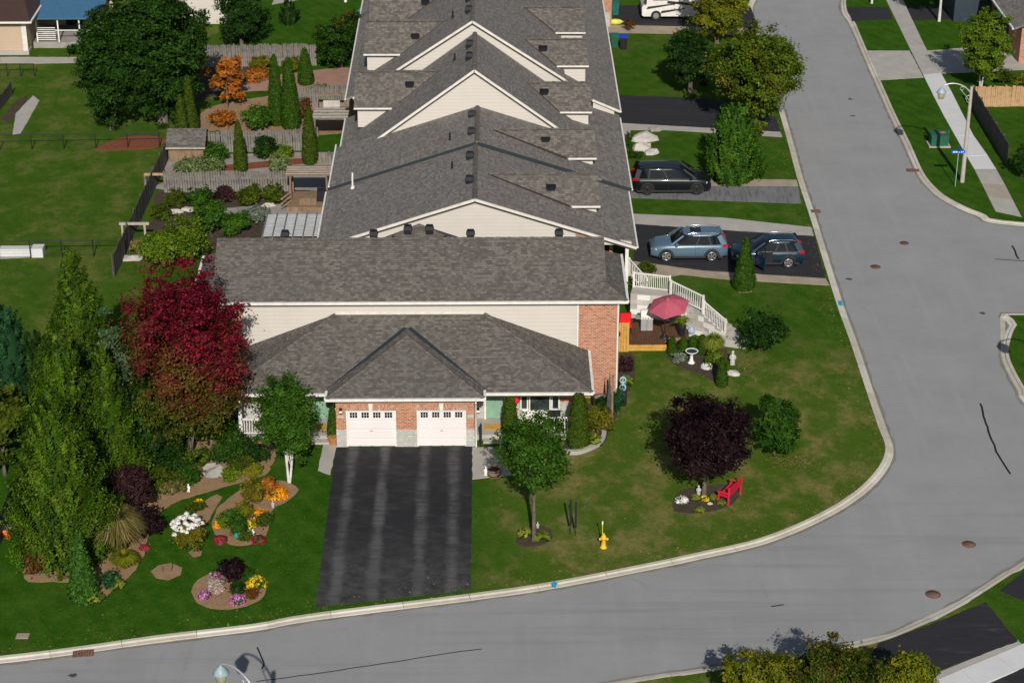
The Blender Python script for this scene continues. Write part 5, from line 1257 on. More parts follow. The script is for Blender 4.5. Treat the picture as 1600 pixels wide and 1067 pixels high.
# --- left front beds
cone_tree('weeping green spruce at the tip of the left bed', (-18.62, -13.91), 3.41, 0.64, [(.040, .11, .014), (.058, .14, .018), (.02, .06, .008)], 3200, .11, 1.0, 'weeping_spruce', rough=.13)
for lab, a, pal in (('tall feathery grass below the cedars', ((-17.64, -10.1), 2.8, 1.27,), 'straw'), ('green spiky grass at the foot of the front cedar', ((-19.37, -10.2), 2.1, 1.2,), 'olive'), ('small golden grass at the right of the left bed', ((-17.15, -11.33), 0.98, 0.6,), 'yellowleaf')):
    xy, hh, rr = a
    grass_clump(lab, xy, hh, rr, pal, 2200)
for lab, a, pal in (('reddish brown shrub at the left end of the bed', ((-21.02, -11.95), 1.73, 0.83,), 'rust'), ('purple smoke bush below the poplar', ((-17.39, -6.13), 2.8, 1.22,), 'maroon'), ('darker purple shrub in front of the smoke bush', ((-16.38, -8.4), 1.85, 0.92,), 'purple'),
    ('dark green juniper left of the maple trunk', ((-16.25, -2.52), 1.91, 1.13,), 'dark'), ('rounded green shrub right of the maple trunk', ((-13.45, -1.64), 2.44, 1.07,), 'green'), ('small green shrub behind the boulder', ((-14.69, -1.63), 0.82, 0.65,), 'olive'),
    ('spreading green shrub below the maple at the left', ((-15.33, -3.17), 0.96, 0.8,), 'green'), ('low ferny plants at the foot of the maple trunk', ((-15.03, -1.49), 0.74, 0.81,), 'fresh'), ('dark shrub between the maple and the small round tree', ((-12.59, -0.86), 1.19, 0.88,), 'dark'), ('pale grassy perennial left of the boulder', ((-15.11, -2.92), 0.59, 0.48,), 'straw'), ('green shrub left of the boulder bed', ((-16.54, -4.17), 1.46, 0.79,), 'olive'), ('low ground cover above the white figure', ((-15.49, -3.93), 0.66, 0.64,), 'fresh'), ('leafy shrub right of the boulder', ((-12.68, -2.17), 0.82, 0.65,), 'olive'),
    ('low green shrub beside the weeping spruce', ((-17.59, -13.07), 0.76, 0.5,), 'bluegreen'), ('flowering shrub below the maple', ((-15.79, -3.8), 0.88, 0.74,), 'olive'), ('yellow-green shrub in the middle island bed', ((-11.7, -5.58), 1.38, 0.69,), 'autumn'),
    ('tall orange-tinted perennial behind the island bed pot', ((-12.0, -6.91), 1.08, 0.52,), 'autumn'), ('fresh low perennial at the right of the island bed', ((-10.99, -7.75), 0.72, 0.47,), 'olive'), ('rusty perennial at the top of the island bed', ((-11.09, -4.72), 1.02, 0.54,), 'orange'), ('green perennial under the white figurines', ((-11.8, -8.91), 0.43, 0.33,), 'olive'), ('lime perennial beside the orange flowers at left', ((-12.97, -7.73), 0.72, 0.37,), 'lime'),
    ('low herb clump on the mulch tip of the left bed', ((-14.53, -6.28), 0.58, 0.41,), 'olive'), ('pink tinged ground plants left of the white figure', ((-15.77, -4.68), 0.66, 0.69,), 'straw'), ('green edging plants right of the boulder', ((-13.1, -3.07), 0.45, 0.64,), 'lime'), ('low edging plants near the small round tree', ((-12.05, -2.69), 0.44, 0.58,), 'yellowleaf'),
    ('green perennial clump in the island bed', ((-12.5, -7.5), 0.93, 0.71,), 'fresh'), ('bushy green perennial at the left of the island bed', ((-12.21, -8.44), 0.93, 0.52,), 'green'), ('dark maroon shrub in the oval mulch bed', ((-12.03, -12.7), 1.53, 0.65,), 'purple'),
    ('white flowering perennial under the maroon shrub', ((-12.68, -13.44), 0.76, 0.47,), 'palepink'), ('small dark green shrub in the middle of the oval bed', ((-11.67, -13.55), 0.62, 0.35,), 'dark'), ('green shrub at the right of the oval bed', ((-11.38, -12.38), 0.7, 0.42,), 'green'),
    ('rust coloured little plant at the right of the oval bed', ((-11.0, -13.88), 0.42, 0.26,), 'rust'), ('green shrub behind the small round tree', ((-12.0, -1.26), 1.04, 0.65,), 'dark'),
    ('orange and lime shrub right of the tall arborvitae', ((5.46, 1.39), 1.81, 0.87,), 'autumn'), ('clipped green hedge behind the orange shrub', ((5.9, 3.49), 1.07, 0.51,), 'dark'), ('dark red rose bush at the brick wall', ((7.27, 8.37), 1.1, 0.53,), 'maroon'),
    ('teal feathery shrub beside the wooden obelisk', ((6.61, 3.48), 1.68, 0.34,), 'bluegreen'), ('low silvery perennials before the small arborvitae', ((10.41, 9.74), 0.4, 0.47,), 'silver'), ('leafy bush below the ornamental grass at the deck', ((12.29, 9.25), 0.87, 0.49,), 'lime'),
    ('green bush beyond the top railing by the house', ((9.44, 21.6), 0.68, 0.58,), 'olive'), ('yellow shrub seen through the top railing', ((8.98, 19.93), 0.76, 0.58,), 'yellowleaf'), ('small green shrub by the boulder garden of the terrace', ((10.07, 40.57), 0.52, 0.44,), 'green'),
    ('low clipped shrub at the terrace corner above the van', ((9.3, 40.21), 2.06, 0.38,), 'thuja')):
    xy, hh, rr = a
    shrub(lab, xy, max(hh, .35), rr, pal, leaf=.075)
mum_list = (('pink mum at the left of the oval bed, beside the maroon shrub', (-12.88, -12.2), 0.38, 0.22, 'pink'), ('pink mum nearest the lawn at the left of the oval bed', (-13.16, -13.8), 0.31, 0.23, 'pink'), ('largest pink mum at the front of the oval bed', (-11.6, -14.24), 0.45, 0.28, 'pink'),
    ('bright yellow mum at the right end of the oval bed', (-10.89, -12.87), 0.63, 0.36, 'yellow'), ('round orange mum beside the white stemmed tree', (-10.71, -4.79), 0.77, 0.45, 'oflower'), ('orange flowers at the left of the island bed', (-13.23, -7.61), 0.5, 0.21, 'oflower'),
    ('orange flowers in the middle of the island bed', (-11.41, -6.67), 0.43, 0.28, 'oflower'), ('yellow flowers in front of the island bed orange ones', (-11.75, -7.62), 0.43, 0.25, 'yellow'), ('crimson mum at the left front of the island bed', (-12.98, -9.01), 0.43, 0.25, 'crimson'),
    ('dark red flowers in the island bed centre', (-12.21, -8.21), 0.43, 0.28, 'crimson'), ('crimson mum at the right front of the island bed', (-11.15, -9.03), 0.36, 0.25, 'crimson'), ('small yellow mum on the mulch path tip', (-14.42, -5.67), 0.43, 0.25, 'yellow'),
    ('pale pink flowers left of the garden boulder', (-14.81, -2.73), 0.33, 0.22, 'pink'), ('pink and white flowers below the maple at left', (-16.24, -3.54), 0.51, 0.38, 'palepink'), ('white mum at the left of the bench bed', (9.26, -5.55), 0.33, 0.24, 'white'),
    ('yellow mum at the purple tree trunk', (10.41, -5.44), 0.29, 0.16, 'yellow'), ('white mum at the deck garden', (11.83, 8.86), 0.36, 0.23, 'white'), ('orange mum in the barrel by the front path', (0.08, -2.37), 0.34, 0.2, 'oflower'), ('magenta flowers at the right edge of the left bed', (-16.5, -9.66), 0.5, 0.18, 'crimson'))
for (lab, xy, hh, rr, fl_) in mum_list:
    mum(lab, xy, max(.2, min(hh, rr * 1.05)), rr * 1.35, fl_)
for lab, a in (('lime hosta at the very tip of the left bed', ((-18.16, -14.17), 0.58, 0.44,)), ('lime hosta right of the weeping spruce', ((-17.29, -13.07), 0.62, 0.38,)), ('bright green hosta inside the curved front edging', ((5.21, 0.16), 0.75, 0.37,)),
               ('yellow-green hosta by the blue hose reel', ((7.28, 6.7), 0.7, 0.39,)), ('hosta left of the young maple trunk', ((1.5, -8.81), 0.57, 0.34,)), ('hosta right of the young maple trunk', ((2.35, -9.17), 0.57, 0.4,)),
               ('golden hosta left of the purple tree trunk', ((9.93, -5.5), 0.4, 0.25,)), ('golden hosta right of the purple tree trunk', ((10.82, -5.44), 0.36, 0.22,)), ('lime hosta at the front of the bench bed', ((10.02, -6.59), 0.29, 0.28,)), ('yellow hosta at the foot of the bench', ((11.18, -5.94), 0.33, 0.21,))):
    xy, hh, rr = a
    hosta(lab, xy, max(.25, hh), rr * 1.3)
# arborvitae at the porch and the deck
cone_tree('tall clipped arborvitae right of the porch', (4.4, -0.1), 3.13, 0.56, 'thuja2', 4200, .075, .3)
cone_tree('clipped arborvitae beside the green front door', (0.89, 0.75), 2.73, 0.4, 'thuja2', 3000, .075, .3)
cone_tree('slim potted arborvitae left of the garage', (-8.26, 0.84), 1.96, 0.3, 'thuja', 1700, .07, .5)
for i, (lab, a) in enumerate((('first little arborvitae of the deck row, nearest the duplex', ((10.04, 10.45), 1.16, 0.25,)), ('second little arborvitae of the deck row', ((10.65, 10.45), 1.08, 0.27,)), ('third little arborvitae of the deck row', ((11.2, 10.52), 1.12, 0.23,)), ('fourth little arborvitae of the deck row, next to the tall grass', ((11.7, 10.52), 1.2, 0.27,)), ('single dark arborvitae below the ornamental grass', ((12.43, 6.64), 1.72, 0.32,)))):
    xy, hh, rr = a
    cone_tree(lab, xy, hh, rr, 'thuja', 1300, .06, .4)
grass_clump('tall fountain grass at the foot of the deck steps', (12.31, 10.19), 1.59, 0.61, 'hosta', 1500)
# standard with white flower crown
st = thing('standard_hydrangea', 'small standard tree with a ring of white flowers over rusty leaves', 'tree', (-14.1, -10.03))
lobe_crown('crown', st, .86, .45, 1.62, 4200, 'autumn', .06, 10)[0].location = (-.3, 0, 0)
ncl = 46; a = RNG.uniform(0, 6.28, ncl); rr = RNG.uniform(.36, .8, ncl); pz = 1.80 - .42 * (rr / .8) ** 2 + RNG.normal(size=ncl) * .06
ctr = np.stack([np.cos(a) * rr - .3, np.sin(a) * rr, pz], 1)
n = 2600; ci = RNG.integers(0, ncl, n); d = unit(n); d[:, 2] = np.abs(d[:, 2]) * .8 + .1
pb = ctr[ci] + d * np.array([.14, .14, .10]) * RNG.uniform(.7, 1.1, (n, 1))
link('blooms', leaf_mesh('blooms', pb, d / np.linalg.norm(d, axis=1, keepdims=True), RNG.uniform(.5, 1.1, n) * .05, pick('white', n, .12), .8), st)['kind'] = 'stuff'
obj('trunk', MB().tube([(0, 0, 0), (-.05, 0, .5), (-.3, 0, 1.5)], [.035, .03, .02], 6), 'bark', st)

# fallen leaves and clippings lying on the corner lawn and along the kerb
def litter(name, label, cx, cy, n, pal, size, z):
    q2 = np.stack([cx, cy], 1); KN = np.array(KA)
    ni = np.argmin(((q2[:, None, :] - KN[None]) ** 2).sum(2), 1)
    keep = ((q2 - KN[ni]) * LK[ni]).sum(1) > .40
    cx, cy = cx[keep], cy[keep]; n = len(cx)
    p = np.stack([cx, cy, np.full(n, z)], 1)
    nr = np.stack([RNG.normal(size=n) * .3, RNG.normal(size=n) * .3, np.ones(n)], 1); nr /= np.linalg.norm(nr, axis=1, keepdims=True)
    o = link(name, leaf_mesh(name, p, nr, RNG.uniform(.5, 1.3, n) * size, pick(pal, n, .3), .6))
    o['kind'] = 'stuff'; o['label'] = label; o['category'] = 'leaves'; o['group'] = 'fallen leaves on the lawns'
KA = [q for q in kA if -22 < q[0] < 24 and -22 < q[1] < 60]
li = RNG.integers(0, len(KA) - 1, 2600); off = np.abs(RNG.normal(size=2600)) * .55 + .42
LK = np.array([offset(KA, 1.0)[i] for i in range(len(KA))]) - np.array(KA)
pp_ = np.array(KA)[li] + LK[li] * off[:, None] + RNG.normal(size=(2600, 2)) * .2
litter('leaf_litter', 'fallen tan leaves and clippings along the kerb of the corner lawn', pp_[:, 0], pp_[:, 1], 2600, 'straw', .05, LZ + .02)
n = 1500
litter('leaf_litter', 'scattered dry leaves over the corner lawn', RNG.uniform(0, 18, n), RNG.uniform(-11, 12, n), n, 'straw', .04, LZ + .018)
n = 500
litter('leaf_litter', 'dry leaves scattered over the left front lawn', RNG.uniform(-20, -9, n), RNG.uniform(-16, -4, n), n, 'straw', .04, LZ + .018)

for (cx0, cy0), rx_, ry_, n in (((15.22, -1.67), 1.5, .9, 700), ((18.18, -4.96), 1.4, 1.0, 500), ((13.96, 8.61), 1.6, 1.6, 500), ((11.57, -4.58), .8, .5, 150)):
    litter('leaf_litter', 'patch of dry clippings on the worn lawn', cx0 + RNG.normal(size=n) * rx_ * .5, cy0 + RNG.normal(size=n) * ry_ * .5, n, 'straw', .045, LZ + .02)


# ------------------------------------------------------------------ fences
def fence(label, p0, p1, h, mat='wood_grey', pitch=0.15, gap=0.012, tilt=0.03, tops=None, rails=True, lit_rail=True, name='picket_fence'):
    dx, dy = p1[0] - p0[0], p1[1] - p0[1]; L = math.hypot(dx, dy); ang = math.atan2(dy, dx)
    f = thing(name, label, 'fence', (p0[0], p0[1], LZ), ang)
    n = int(L / pitch); me = [MB().box(0, pitch - gap, -.012 - .004 * k, .012, 0, h * (.97 + .03 * k)).mesh('board', mat) for k in range(3)]
    for i in range(n):
        o = link('board', me[random.randrange(3)], f, (i * pitch, random.uniform(-.008, .008), random.uniform(-.03, .03)))
        o.rotation_euler = (0, random.uniform(-tilt, tilt) * .5, 0)
    if rails:
        for z in (h * .3, h * .8):
            obj('rail', MB().box(0, L, .02, .07, z - .045, z + .045), mat, f)
    for i in range(int(L / 2.4) + 1):
        obj('post', MB().box(i * 2.4 - .05, i * 2.4 + .05, .02, .12, 0, h + .08), mat, f)
    return f
fence('weathered grey picket fence between the terrace gardens, lowest of the three', (-21.57, 34.55), (-13.22, 34.68), 1.45, pitch=.17, gap=.03)
fence('weathered grey fence in the middle, behind the lone thin arborvitae', (-20.7, 41.73), (-12.96, 42.14), 1.55, pitch=.17, gap=.025)
fence('long pale grey board fence at the top of the gardens', (-22.08, 59.81), (-13.32, 60.17), 1.75, 'wood_grey', .17, .02)
fence('short grey fence piece against the terrace wall', (-14.27, 50.62), (-10.29, 51.13), 1.6, 'wood_grey', .17, .02)
fence('dark board fence running away beside the neighbour lawn', (-22.76, 21.18), (-22.14, 41.26), 1.45, 'wood_dark', .17, .012)
fence('dark picket fence beside the front cedar at the left edge', (-23.41, -11.27), (-23.34, -3.09), 1.35, 'black_metal', .11, .05, .0, name='iron_fence')
fence('new golden cedar fence facing the street on the right', (35.05, 50.39), (41.76, 50.59), 1.55, 'wood_cedar', .15, .01)
fence('dark stained fence running from the lamp post towards the corner', (35.0, 50.12), (35.01, 38.53), 1.6, 'wood_dark', .15, .01)
fence('low dark board fence at the neighbour garden, far left edge', (-35.75, 50.04), (-35.5, 53.87), 1.0, 'wood_dark', .15, .01)
def chain_fence(label, p0, p1, n, h=1.1):
    dx, dy = p1[0] - p0[0], p1[1] - p0[1]; L = math.hypot(dx, dy)
    f = thing('chain_link_fence', label, 'fence', (p0[0], p0[1], LZ), math.atan2(dy, dx))
    for i in range(n):
        x = L * i / (n - 1)
        obj('post', MB().tube([(x, 0, 0), (x, 0, h + .04)], .035, 6), 'black_metal', f)
    obj('top_rail', MB().tube([(0, 0, h), (L, 0, h)], .03, 6), 'black_metal', f)
    m = MB()
    for z in (.12, .3, .5, .7, .9):
        m.bar((0, 0, z), (L, 0, z), .006, .006)
    obj('wires', m, 'black_metal', f)
chain_fence('black chain link fence across the left lawn above the cedars', (-32.25, 24.02), (-22.62, 24.31), 6)
chain_fence('black chain link fence along the far edge of the left lawn', (-38.48, 42.28), (-23.07, 42.85), 8)
chain_fence('pale wire fence beside the neighbour lawn at the far left', (-38.73, 57.91), (-34.65, 57.86), 5, 1.0)
# timber gate arch on the side fence, white
ar = thing('garden_arch', 'weathered white gate arch on the dark side fence', 'arch', (-23.05, 26.07))
obj('beam', MB().box(-.1, 1.75, -.06, .06, 1.35, 1.5), 'wood_silver', ar)
obj('post', MB().box(0, .12, -.05, .05, 0, 1.35), 'wood_silver', ar); obj('post', MB().box(1.4, 1.52, -.05, .05, 0, 1.35), 'wood_silver', ar)
b2 = thing('timber_beam', 'bare timber beam where the side fence meets the picket fence', 'beam', (*(-22.86, 34.67), LZ))
obj('beam', MB().box(0, 1.5, -.06, .06, 1.2, 1.35), 'wood_cedar', b2); obj('post', MB().box(-.05, .07, -.05, .05, 0, 1.3), 'wood_grey', b2)
# shed
sh = thing('garden_shed', 'small shed with brown shingle roof by the side fence', 'shed', (*(-20.84, 40.05), LZ))
obj('wall', MB().box(-1.2, 1.2, 0, 1.8, 0, 1.3), 'wood_brown', sh)
obj('roof', MB().slab([(-1.35, -.25, 1.2), (1.35, -.25, 1.2), (1.35, 1.2, 2.0), (-1.35, 1.2, 2.0)], .06).slab([(-1.35, 1.2, 2.0), (1.35, 1.2, 2.0), (1.35, 2.2, 1.4), (-1.35, 2.2, 1.4)], .06), 'shingles', sh)
obj('fascia', MB().box(-1.36, 1.36, -.3, -.25, 1.05, 1.17), 'wood_silver', sh)
# pergolas
pg = thing('timber_pergola', 'grey slatted timber pergola over a terrace patio, upper one', 'pergola', (*(-12.3, 42.86), LZ))
for i in range(11):
    obj('slat', MB().box(-.1, 2.35, i * .2, i * .2 + .13, 2.02 + .0 * i, 2.08), 'wood_silver' if i % 3 else 'wood_grey', pg)
for x in (0, 2.1):
    obj('beam', MB().box(x, x + .1, -.05, 2.3, 1.88, 2.02), 'wood_grey', pg)
    for y in (.1, 2.0): obj('post', MB().box(x, x + .1, y, y + .1, 0, 1.88), 'wood_grey', pg)
sg = thing('garden_swing', 'wooden swing seat behind the upper slatted pergola', 'swing', (*(-12.54, 49.27), LZ))
obj('beam', MB().box(0, 2.0, 0, .1, 1.45, 1.55), 'wood_brown', sg); obj('leg', MB().bar((0, -.4, 0), (.05, .05, 1.5), .08, .08), 'wood_brown', sg); obj('leg', MB().bar((2.0, -.4, 0), (1.95, .05, 1.5), .08, .08), 'wood_brown', sg)
obj('seat', MB().box(.4, 1.6, -.2, .25, .5, .56).box(.4, 1.6, .22, .28, .56, 1.0), 'stone_pale', sg)
pd = thing('patio_roof', 'brown slatted patio roof with steps beside the terrace gutter', 'pergola', (*(-13.34, 32.06), LZ))
for i in range(9):
    obj('slat', MB().box(0, 2.95, i * .19 + .05 * (i % 2), i * .19 + .15, 2.15, 2.22), 'wood_silver' if i % 2 else 'wood_brown', pd)
for x in (.25, 2.6):
    obj('post', MB().box(x, x + .11, .1, .21, 0, 2.15), 'wood_brown', pd)
    obj('post', MB().box(x, x + .11, 1.6, 1.71, 0, 2.15), 'wood_brown', pd)
obj('deck_floor', MB().box(.1, 3.0, -.9, 1.8, 0, .35), 'wood_brown', pd)
for i in range(3):
    obj('step', MB().bar((-.3, -.6 - .0 * i, .15 + i * .3), (.3, -.3, .55 + i * .3), .06, .1), 'wood_brown', pd)
obj('bench', MB().box(.9, 2.0, -.5, -.1, .35, .8), 'wood_brown', pd); obj('table', MB().box(2.0, 3.0, .0, .6, .35, 1.1), 'black_plastic', pd)
cp = thing('clear_pergola', 'clear panel pergola roof with grey rafters next to the duplex roof', 'pergola', (*(-14.03, 23.54), LZ))
for i in range(6):
    for j in range(7):
        obj('panel', MB().slab([(i * .62 + .04, j * .5 + .02, 1.62), (i * .62 + .60, j * .5 + .02, 1.62), (i * .62 + .60, j * .5 + .47, 1.62), (i * .62 + .04, j * .5 + .47, 1.62)], .012), 'polycarbonate', cp)
for i in range(7):
    obj('rafter', MB().box(i * .62 - .03, i * .62 + .03, -.1, 3.6, 1.56, 1.7), 'wood_grey', cp)
for x in (0, 3.7):
    for y in (.1, 3.4): obj('post', MB().box(x - .05, x + .05, y, y + .1, 0, 1.56), 'wood_grey', cp)
obj('beam', MB().box(-.1, 3.8, 3.5, 3.6, 1.45, 1.56), 'wood_silver', cp)
tag(obj('garden_screen', MB().box(0, 1.75, 0, .06, 0, .75).box(1.2, 1.3, -.03, 0, 0, .9).box(-.02, 1.8, -.02, .08, .75, .8), 'wood_grey', None, (*(-12.33, 39.72), LZ)), 'low grey timber screen beside the arborvitae column at the terrace', 'screen')

# ------------------------------------------------------------------ deck, wall and steps right of the duplex
dk0 = (7.1, 10.96)
DK = thing('deck', 'brown stained deck with golden board edge beside the duplex', 'deck', (0, 0, LZ))
dx0, dx1, dy0, dy1 = 6.72, (9.79, 10.94)[0], dk0[1], dk0[1] + 3.4
nb_ = int((dx1 + 1.3 - dx0) / .15)
for i in range(nb_):
    x = dx0 + i * .15
    y1 = dy1 if x < 9.0 else dy1 - (x - 9.0) * .55
    y0 = dy0 if x < dx1 - .1 else dy0 + .9
    obj('board', MB().box(x, x + .138, y0, y1, .36, .40 + .003 * (i % 2)), 'wood_deck', DK)
obj('frame', MB().box(dx0, dx1 + 1.1, dy0 + .95, dy1 - 1.4, .02, .35), 'wood_brown', DK)
for i in range(2):
    obj('skirt_board', MB().box(dx0 + .9, dx1, dy0 - .04, dy0 - .005, .02 + i * .19, .19 + i * .19), 'wood_gold', DK)
pp = thing('privacy_panel', 'golden yellow board panel at the deck corner by the brick wall', 'panel', (6.75, dy0 - .1, LZ))
for i in range(6):
    obj('board', MB().box(i * .15, i * .15 + .135, -.01 * (i % 2), .03, 0, 1.78 + .02 * (i % 2)), 'wood_gold', pp)
obj('rail', MB().box(0, .9, .03, .08, .4, .5).box(0, .9, .03, .08, 1.4, 1.5), 'wood_gold', pp)
wr = tag(obj('wreath', MB().tube([(.16 * math.cos(a * .52), 0, .2 * math.sin(a * .52)) for a in range(13)], .05, 6), 'black_metal', None, (6.95, dy0 - .2, LZ + 1.15)), 'small dark metal ornament hung on the golden panel', 'ornament')
# block wall following a bent line, with stair and railings on top
WP = [(*(7.92, 14.5), 1.85), (*(10.18, 14.05), 1.85), (*(11.97, 12.7), 1.2), (*(13.09, 11.55), .6)]
bw = thing('retaining_wall', 'pale stone block retaining wall stepping down behind the deck', 'wall', (0, 0, LZ))
for s in range(3):
    a, b = WP[s], WP[s + 1]; L = math.dist(a[:2], b[:2]); ang = math.atan2(b[1] - a[1], b[0] - a[0])
    rows = 6
    for r_ in range(rows):
        zb = r_ * .31; nbk = max(2, int(L / .62))
        for i in range(nbk):
            f0 = (i + (.5 if r_ % 2 else 0)) / nbk; f1 = min(1, f0 + 1 / nbk)
            ztop = a[2] + (b[2] - a[2]) * (f0 + f1) / 2
            if zb > ztop - .12 or f0 >= 1: continue
            zt_ = min(zb + .30, ztop)
            e = random.uniform(0, .05)
            o = obj('block', MB().box(f0 * L + .008, f1 * L - .008, -e, .3, zb, zt_ - .006), random.choice(['stone_pale', 'stone_pale', 'statue_white']), bw, (a[0], a[1], 0), ang)
    obj('core', MB().add([(0, .08, 0), (L, .08, 0), (L, .3, 0), (0, .3, 0), (0, .08, a[2] - .05), (L, .08, b[2] - .05), (L, .3, b[2] - .05), (0, .3, a[2] - .05)], [(0, 3, 2, 1), (4, 5, 6, 7), (0, 1, 5, 4), (1, 2, 6, 5), (2, 3, 7, 6), (3, 0, 4, 7)]), 'concrete', bw, (a[0], a[1], 0), ang)
stp = thing('garden_stair', 'concrete steps on top of the block wall going down to the lawn', 'stairs', (0, 0, LZ))
for s in range(3):
    a, b = WP[s], WP[s + 1]; L = math.dist(a[:2], b[:2]); ang = math.atan2(b[1] - a[1], b[0] - a[0])
    ns = 1 if s == 0 else 5
    for i in range(ns):
        z = a[2] + (b[2] - a[2]) * i / ns
        obj('step' if ns > 1 else 'landing', MB().box(L * i / ns, L * (i + 1) / ns, .02, 1.0, z - .3 if s else 0, z + .04 - .005 * s), 'concrete', stp, (a[0], a[1], 0), ang)
obj('step', MB().box(0, .7, -.1, 1.1, 0, .45), 'concrete', stp, (WP[3][0], WP[3][1], 0), -.3); obj('step', MB().box(.7, 1.2, -.1, 1.1, 0, .22), 'concrete', stp, (WP[3][0], WP[3][1], 0), -.3)
def railing(label, a, b, h=.95, n=20):
    a = Vector(a); b = Vector(b)
    r_ = thing('railing', label, 'railing', tuple(a))
    d = b - a; d2 = Vector((d.x, d.y, d.z)); Lh = math.hypot(d.x, d.y); ang = math.atan2(d.y, d.x)
    r_.rotation_euler = (0, 0, ang)
    e = Vector((Lh, 0, d.z)); U = Vector((0, 0, 1))
    obj('top_rail', MB().bar(U * h, e + U * h, .07, .06), 'white_trim', r_)
    obj('bottom_rail', MB().bar(U * .1, e + U * .1, .05, .05), 'white_trim', r_)
    for i in range(n):
        p = e * ((i + .5) / n)
        obj('baluster', MB().box(p.x - .017, p.x + .017, -.017, .017, p.z + .1, p.z + h - .02), 'white_trim', r_)
    for p in (Vector((0, 0, 0)), e):
        obj('post', MB().box(p.x - .05, p.x + .05, -.05, .05, p.z - .1, p.z + h + .08), 'white_trim', r_)
def wp(i, dz=0.03, back=.12):
    return (WP[i][0], WP[i][1] + back, WP[i][2] + dz + LZ)
railing('white railing of the level landing nearest the house', (8.15, WP[0][1] + .9, WP[0][2] + LZ), (WP[1][0], WP[1][1] + .75, WP[1][2] + LZ), n=19)
railing('white railing along the middle flight of garden steps', wp(1), (WP[2][0] - .05, WP[2][1] + .12, WP[2][2] + .33 + LZ), n=15)
railing('white railing along the lowest flight of garden steps', wp(2, .0), wp(3, .0), n=13)
railing('short white railing at the terrace porch corner', (8.15, 19.6, .9), (9.1, 17.6, .5), 1.0, 8)
# patio umbrella
um = thing('patio_umbrella', 'dusty red patio umbrella over the deck', 'umbrella', (*(9.7, 11.79), .5 + .01))
obj('base', MB().lathe([(.26, 0), (.26, .06), (.08, .1), (.04, .3)], n=14), 'black_metal', um)
obj('pole', MB().tube([(0, 0, .05), (0, 0, 2.35)], .028, 8), 'black_metal', um)
tiltm = Matrix.Rotation(R(-9), 4, 'Y') @ Matrix.Rotation(R(10), 4, 'X')
top = Vector((0.12, 0, 2.42))
for i in range(6):
    a0, a1 = R(60 * i + 12), R(60 * i + 72)
    p = [top, top + tiltm @ Vector((1.2 * math.cos(a0), 1.2 * math.sin(a0), -.52)), top + tiltm @ Vector((1.2 * math.cos(a1), 1.2 * math.sin(a1), -.52))]
    m1 = (p[0] + p[1]) / 2 + Vector((0, 0, .05)); m2 = (p[0] + p[2]) / 2 + Vector((0, 0, .05)); e = (p[1] + p[2]) / 2 + Vector((0, 0, .03))
    q = Vector((0, 0, -.012))
    pts = [p[0], m1, m2, p[1], e, p[2]]
    obj('canopy_panel', MB().add(pts + [x + q for x in pts], [(0, 1, 2), (1, 3, 4), (1, 4, 2), (2, 4, 5), (8, 7, 6), (10, 9, 7), (8, 10, 7), (11, 10, 8), (3, 9, 10, 4), (4, 10, 11, 5)]), 'umbrella_cloth', um)
    obj('rib', MB().bar(p[0] - Vector((0, 0, .06)), p[1] - Vector((0, 0, .03)), .02, .02), 'black_metal', um)
obj('finial', MB().lathe([(.2, -.06), (.12, .02), (.03, .08), (.02, .14)], (top.x, top.y, top.z), 10), 'umbrella_cloth', um)
# barbecue, chair, planters
bq = thing('barbecue', 'silver gas barbecue on the deck under the umbrella edge', 'barbecue', (*(8.75, 12.79), .52))
obj('cabinet', MB().box(-.33, -.01, -.25, .25, .08, .8).box(.01, .33, -.25, .25, .08, .8), 'aluminium', bq)
obj('shelf', MB().box(-.62, -.35, -.22, .22, .8, .85).box(.35, .62, -.22, .22, .8, .85), 'grey_metal', bq)
obj('control_panel', MB().box(-.35, .35, -.29, .22, .8, .92), 'white_trim', bq)
for i in range(4): obj('knob', MB().box(-.25 + i * .15, -.2 + i * .15, -.32, -.29, .84, .89), 'black_plastic', bq)
obj('lid', MB().lathe([(.3, -.35), (.33, -.3), (.33, .3), (.3, .35)], n=14), 'statue_white', bq, (0, .02, .95)).rotation_euler = (0, R(90), 0)
for x in (-.3, .3): obj('wheel', MB().box(x - .03, x + .03, -.2, -.1, 0, .1), 'black_plastic', bq)
rc = thing('patio_chair', 'black patio chair with bright red cushion behind the golden panel', 'chair', (*(7.54, 12.64), .52))
obj('cushion', MB().box(-.3, .3, .12, .24, .45, 1.05), 'red_cushion', rc); obj('seat', MB().box(-.32, .32, -.3, .2, .38, .46), 'red_cushion', rc)
for x in (-.3, .3):
    for y in (-.25, .2): obj('leg', MB().box(x - .02, x + .02, y - .02, y + .02, 0, .4), 'black_metal', rc)
obj('back_frame', MB().box(-.34, .34, .24, .28, .4, 1.08), 'black_metal', rc)
pl_ = thing('planter', 'tall black planter with a spiky yellow-green plant by the wall', 'planter', (*(10.7, 12.11), .52))
obj('pot', MB().lathe([(.17, 0), (.24, .55), (.26, .62), (.22, .62)], n=14), 'black_plastic', pl_)
yu = grass_clump('spiky yucca leaves fanning out of the black planter', (*(10.7, 12.11), 1.1), .65, .55, 'hosta', 90, 'yucca', .03)
bird = thing('garden_statue', 'pale blue glazed bird ornament on the deck edge', 'statue', (*(11.26, 12.31), .5))
obj('body', MB().lathe([(.05, 0), (.2, .12), (.22, .25), (.12, .4), (.02, .45)], n=12), 'pebble_blue', bird); obj('base', MB().box(-.15, .15, -.15, .15, -.1, .02), 'statue_grey', bird)
bb = thing('bird_bath', 'white stone bird bath in front of the little arborvitae', 'bird bath', (11.03, 9.42))
obj('pedestal', MB().lathe([(.2, 0), (.2, .06), (.12, .12), (.08, .35), (.1, .58), (.14, .62)], n=16), 'statue_white', bb)
